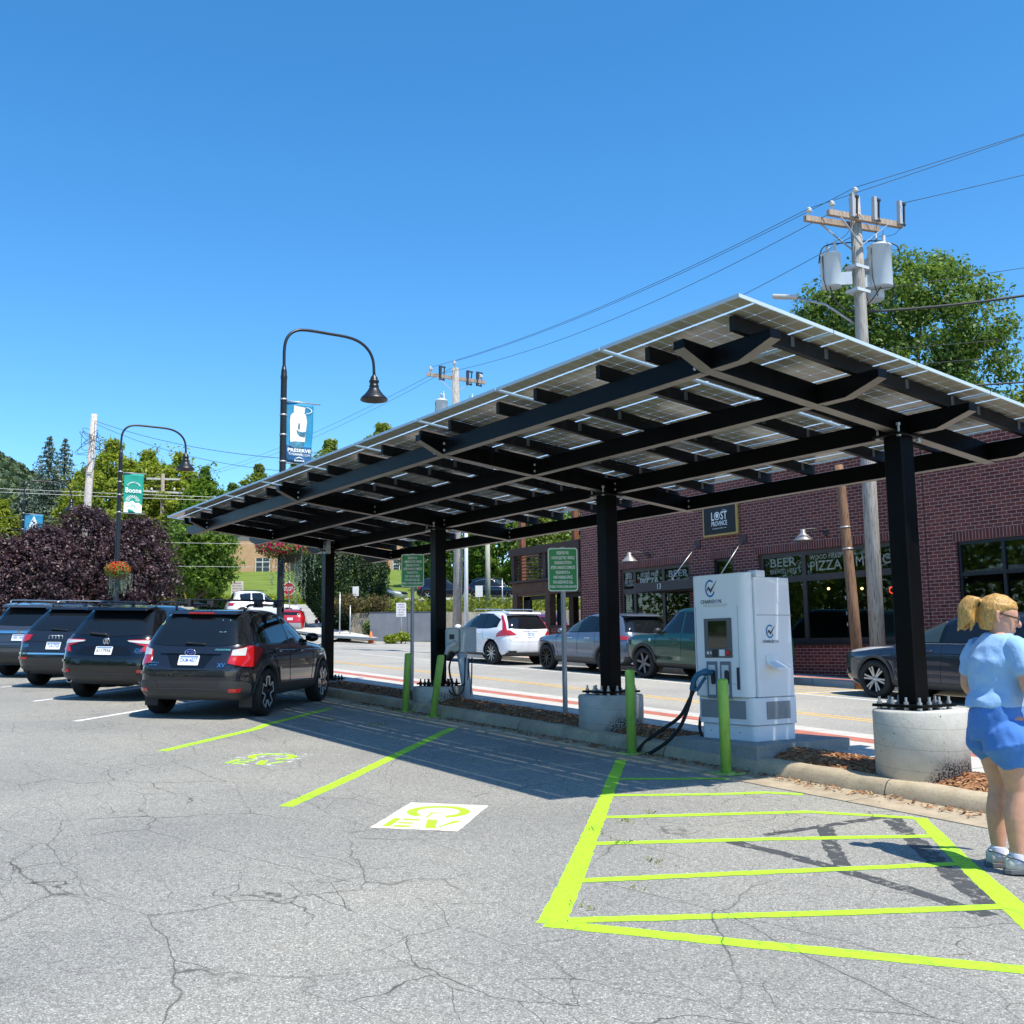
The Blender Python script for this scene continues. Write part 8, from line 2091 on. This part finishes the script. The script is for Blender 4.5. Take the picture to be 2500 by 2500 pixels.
    loft(q, [((x,0,z), (a,0,0), (0,c,0)) for x, z, a, c in [(-.050,-.088,.038,.052),(-.052,-.055,.056,.068),(-.050,-.01,.066,.080),(-.030,.03,.090,.088),(-.016,.065,.104,.086),(-.014,.100,.084,.068),(-.018,.128,.034,.030)]], 22)
    h.add([hd @ V(p) for p in q.v], q.f, 0, True)
    tie = V((-.125,0,.058)); limb(h, [hd @ V((-.07,0,.050)), hd @ tie], [.060,.030], 12)
    r = random.Random(5)
    for k in range(16):
        a = 2*math.pi*k/16; o = V((.028*math.cos(a), .036*math.sin(a), 0))
        limb(h, [hd @ (tie+o*.5), hd @ (tie + V((-.030,0,.012)) + o), hd @ (tie + V((-.050 + r.uniform(-.008,.008),0,-.045)) + o*1.15), hd @ (tie + V((-.042 + r.uniform(-.012,.012), 0, -.110)) + o*1.1), hd @ (tie + V((-.046 + r.uniform(-.025,.02), r.uniform(-.015,.015), -.165 + r.uniform(-.02,.02))) + o*.9)], [.014,.020,.021,.017,.005], 8)
    ho = mesh_object('hair', remeshed(h, .0055, HM, 'hair', 3, lambda c: .0026*mn.noise(V((c.x*60,c.y*160,c.z*30)))), bo)
    b = MB(); b.lathe([(.028,-.008),(.034,-.008),(.034,.008),(.028,.008)], 16, hd @ Matrix.Translation((-.118,0,.056)) @ Matrix.Rotation(R(90),4,'Y'), 0, True, True); b.build('hair_tie', BLACK_PLASTIC, ho)
    b = MB()
    for sy in (-1,1):
        n = 14; P = [hd @ V((.100, sy*.032 + .023*math.cos(2*math.pi*k/n), .004 + .019*math.sin(2*math.pi*k/n))) for k in range(n+1)]; b.tube(P, .0028, 6)
        b.bar(hd @ V((.098,sy*.056,.010)), hd @ V((-.005,sy*.085,.018)), .004, .011)
    b.tube([hd @ V((.101,-.010,.008)), hd @ V((.101,.010,.008))], .0028, 6); b.build('glasses', pbr('tortoise_frame', (.05,.03,.02), .25, var=.8, vs=90), bo)
    def folds(k, f): return lambda c: k*(mn.noise(V((c.x*6+3, c.y*6, c.z*f))) + .55*mn.noise(V((c.x*13+c.z*9, c.y*13+5, c.z*f*1.7))))
    s_ = MB(); e = .026
    TS = [(-.035,1.0,.164,.198),(-.03,1.04,.160,.196)] + [(x, z, dp+e, wd+e) for x, z, dp, wd in T[3:6]] + [(.013,1.385,.116,.200),(.016,1.432,.086,.146),(.024,1.462,.070,.088)]
    loft(s_, [((x,0,z), (dp,0,0), (0,wd,0)) for x, z, dp, wd in TS], 30)
    for sy in (1,-1):
        A_ = [V(p) for p in arm[sy]]; limb(s_, [V((.005, A_[0].y*.5, 1.355)), A_[0] + V((0,0,.0)), A_[1] + V((0,0,.0)), A_[1].lerp(A_[2], .22)], [.075,.078,.080,.080], 16)
    s_.v = [tuple(tw(p)) for p in s_.v]
    mesh_object('shirt', remeshed(s_, .0075, cloth_mat('shirt_cloth', shirt_c), 'shirt', 4, folds(.014, 9)), bo)
    h = MB(); loft(h, [((-.02,0,.80),(.155,0,0),(0,.205,0)), ((-.030,0,.88),(.166,0,0),(0,.214,0)), ((-.026,0,.97),(.158,0,0),(0,.206,0)), ((-.02,0,1.02),(.150,0,0),(0,.198,0))], 26)
    for sy, P in ((1, LL), (-1, RL)): limb(h, [V(P[0])+V((-.01,0,-.06)), V(P[1]).lerp(V(P[0]), .5)+V((-.005,sy*.010,.0)), V(P[1])+V((-.005,sy*.014,.060))], [.142,.150,.156], 18)
    mesh_object('shorts', remeshed(h, .0075, cloth_mat('shorts_cloth', shorts_c, .12), 'shorts', 4, lambda c: .004+.014*mn.noise(V((c.x*9+7, c.y*9, c.z*4)))+.007*mn.noise(V((c.x*22, c.y*22, c.z*12)))), bo)
    SH = pbr('shoe_cream', (.55,.52,.47), .7, var=.1, vs=20); SO = pbr('shoe_sole_grey', (.12,.125,.13), .7); SKs = pbr('sock_lilac', (.62,.60,.74), .9); DK_ = pbr('shoe_trim_dark', (.05,.06,.065), .7)
    for sy, ox in ((1,-.035),(-1,.025)):
        y0 = sy*.102; h = MB()
        loft(h, [((ox-.082,y0,.062),(0,.020,0),(0,0,.034)), ((ox-.062,y0,.068),(0,.036,0),(0,0,.052)), ((ox-.02,y0,.066),(0,.042,0),(0,0,.056)), ((ox+.05,y0+sy*.003,.062),(0,.046,0),(0,0,.048)), ((ox+.12,y0+sy*.006,.052),(0,.050,0),(0,0,.036)), ((ox+.19,y0+sy*.006,.046),(0,.044,0),(0,0,.028)), ((ox+.225,y0+sy*.004,.040),(0,.024,0),(0,0,.014))], 18)
        o = mesh_object('shoe', remeshed(h, .005, SH, 'shoe', 3), bo)
        h = MB(); P = [(-.095,-.020),(-.095,.020),(-.06,.042),(.03,.045),(.12,.054),(.20,.047),(.238,.022),(.238,-.022),(.20,-.047),(.12,-.050),(.03,-.041),(-.06,-.040)]
        h.prism(P[::-1], (ox, y0, .030), (1,0,0), (0,1,0), -.028); h.build('sole', SO, o, bevel=.005)
        h = MB()
        for k in range(4): xx = ox + .050 + .022*k; h.tube([(xx, y0-.030, .096-.010*k), (xx+.008, y0, .114-.011*k), (xx, y0+.030, .096-.010*k)], .004, 5)
        h.tube([(ox-.075,y0-.028,.105),(ox-.02,y0-.046,.095),(ox+.04,y0-.05,.07),(ox+.10,y0-.053,.05)], .004, 5); h.build('laces', DK_, o)
        h = MB(); limb(h, [(ox-.012,y0,.07),(ox-.010,y0,.105),(ox-.010,y0,.125)], [.047,.047,.046], 14); h.build('sock', SKs, bo)
    return t
person('woman in light blue T-shirt and blue shorts with a blonde ponytail and glasses', (2.225,-2.165,gz(2.225)+.003), R(46), (.58,.30,.20), (.27,.45,.70), (.065,.19,.52), (.48,.27,.075), 1.05)
# ------------------------------------------------------------------ camera, sun, sky
cam = bpy.data.cameras.new('camera'); co = bpy.data.objects.new('camera', cam); COL.objects.link(co)
Rv, Uv, Fv = V((.551665,.833972,-.012491)), V((.112813,-.059769,.991817)), V((-.826401,.54856,.127056))
Mx = Matrix(((Rv.x,Uv.x,-Fv.x,6.352746),(Rv.y,Uv.y,-Fv.y,-8.770779),(Rv.z,Uv.z,-Fv.z,1.4),(0,0,0,1)))
co.matrix_world = Mx
cam.sensor_fit = 'HORIZONTAL'; cam.sensor_width = 36; cam.lens = 36.97226; cam.clip_start = .1; cam.clip_end = 4000
SC.camera = co
sun = bpy.data.lights.new('sun', 'SUN'); so_ = bpy.data.objects.new('sun', sun); COL.objects.link(so_)
sd = V((2.21,.34,4.08)).normalized()
so_.rotation_euler = sd.to_track_quat('Z', 'Y').to_euler(); so_.location = (20,5,60)
sun.energy = 4.1; sun.angle = R(.53); sun.color = (1,.945,.84)
w = bpy.data.worlds.new('World'); SC.world = w; w.use_nodes = True
nt = w.node_tree; bgn = nt.nodes['Background']
sky = nt.nodes.new('ShaderNodeTexSky'); sky.sky_type = 'NISHITA'; sky.sun_disc = False
sky.sun_elevation = math.asin(sd.z); sky.sun_rotation = math.atan2(sd.x, sd.y)
sky.altitude = 1000; sky.air_density = 1.0; sky.dust_density = .4; sky.ozone_density = 4.0
hs = nt.nodes.new('ShaderNodeHueSaturation'); hs.inputs['Saturation'].default_value = 1.27; hs.inputs['Hue'].default_value = .495; hs.inputs['Value'].default_value = 1.0
nt.links.new(sky.outputs[0], hs.inputs['Color']); nt.links.new(hs.outputs[0], bgn.inputs['Color']); bgn.inputs['Strength'].default_value = .15
SC.view_settings.view_transform = 'Standard'; SC.view_settings.look = 'None'; SC.view_settings.exposure = 0.72; SC.view_settings.gamma = 1
SC.render.engine = 'CYCLES'; SC.cycles.max_bounces = 8; SC.cycles.transparent_max_bounces = 16
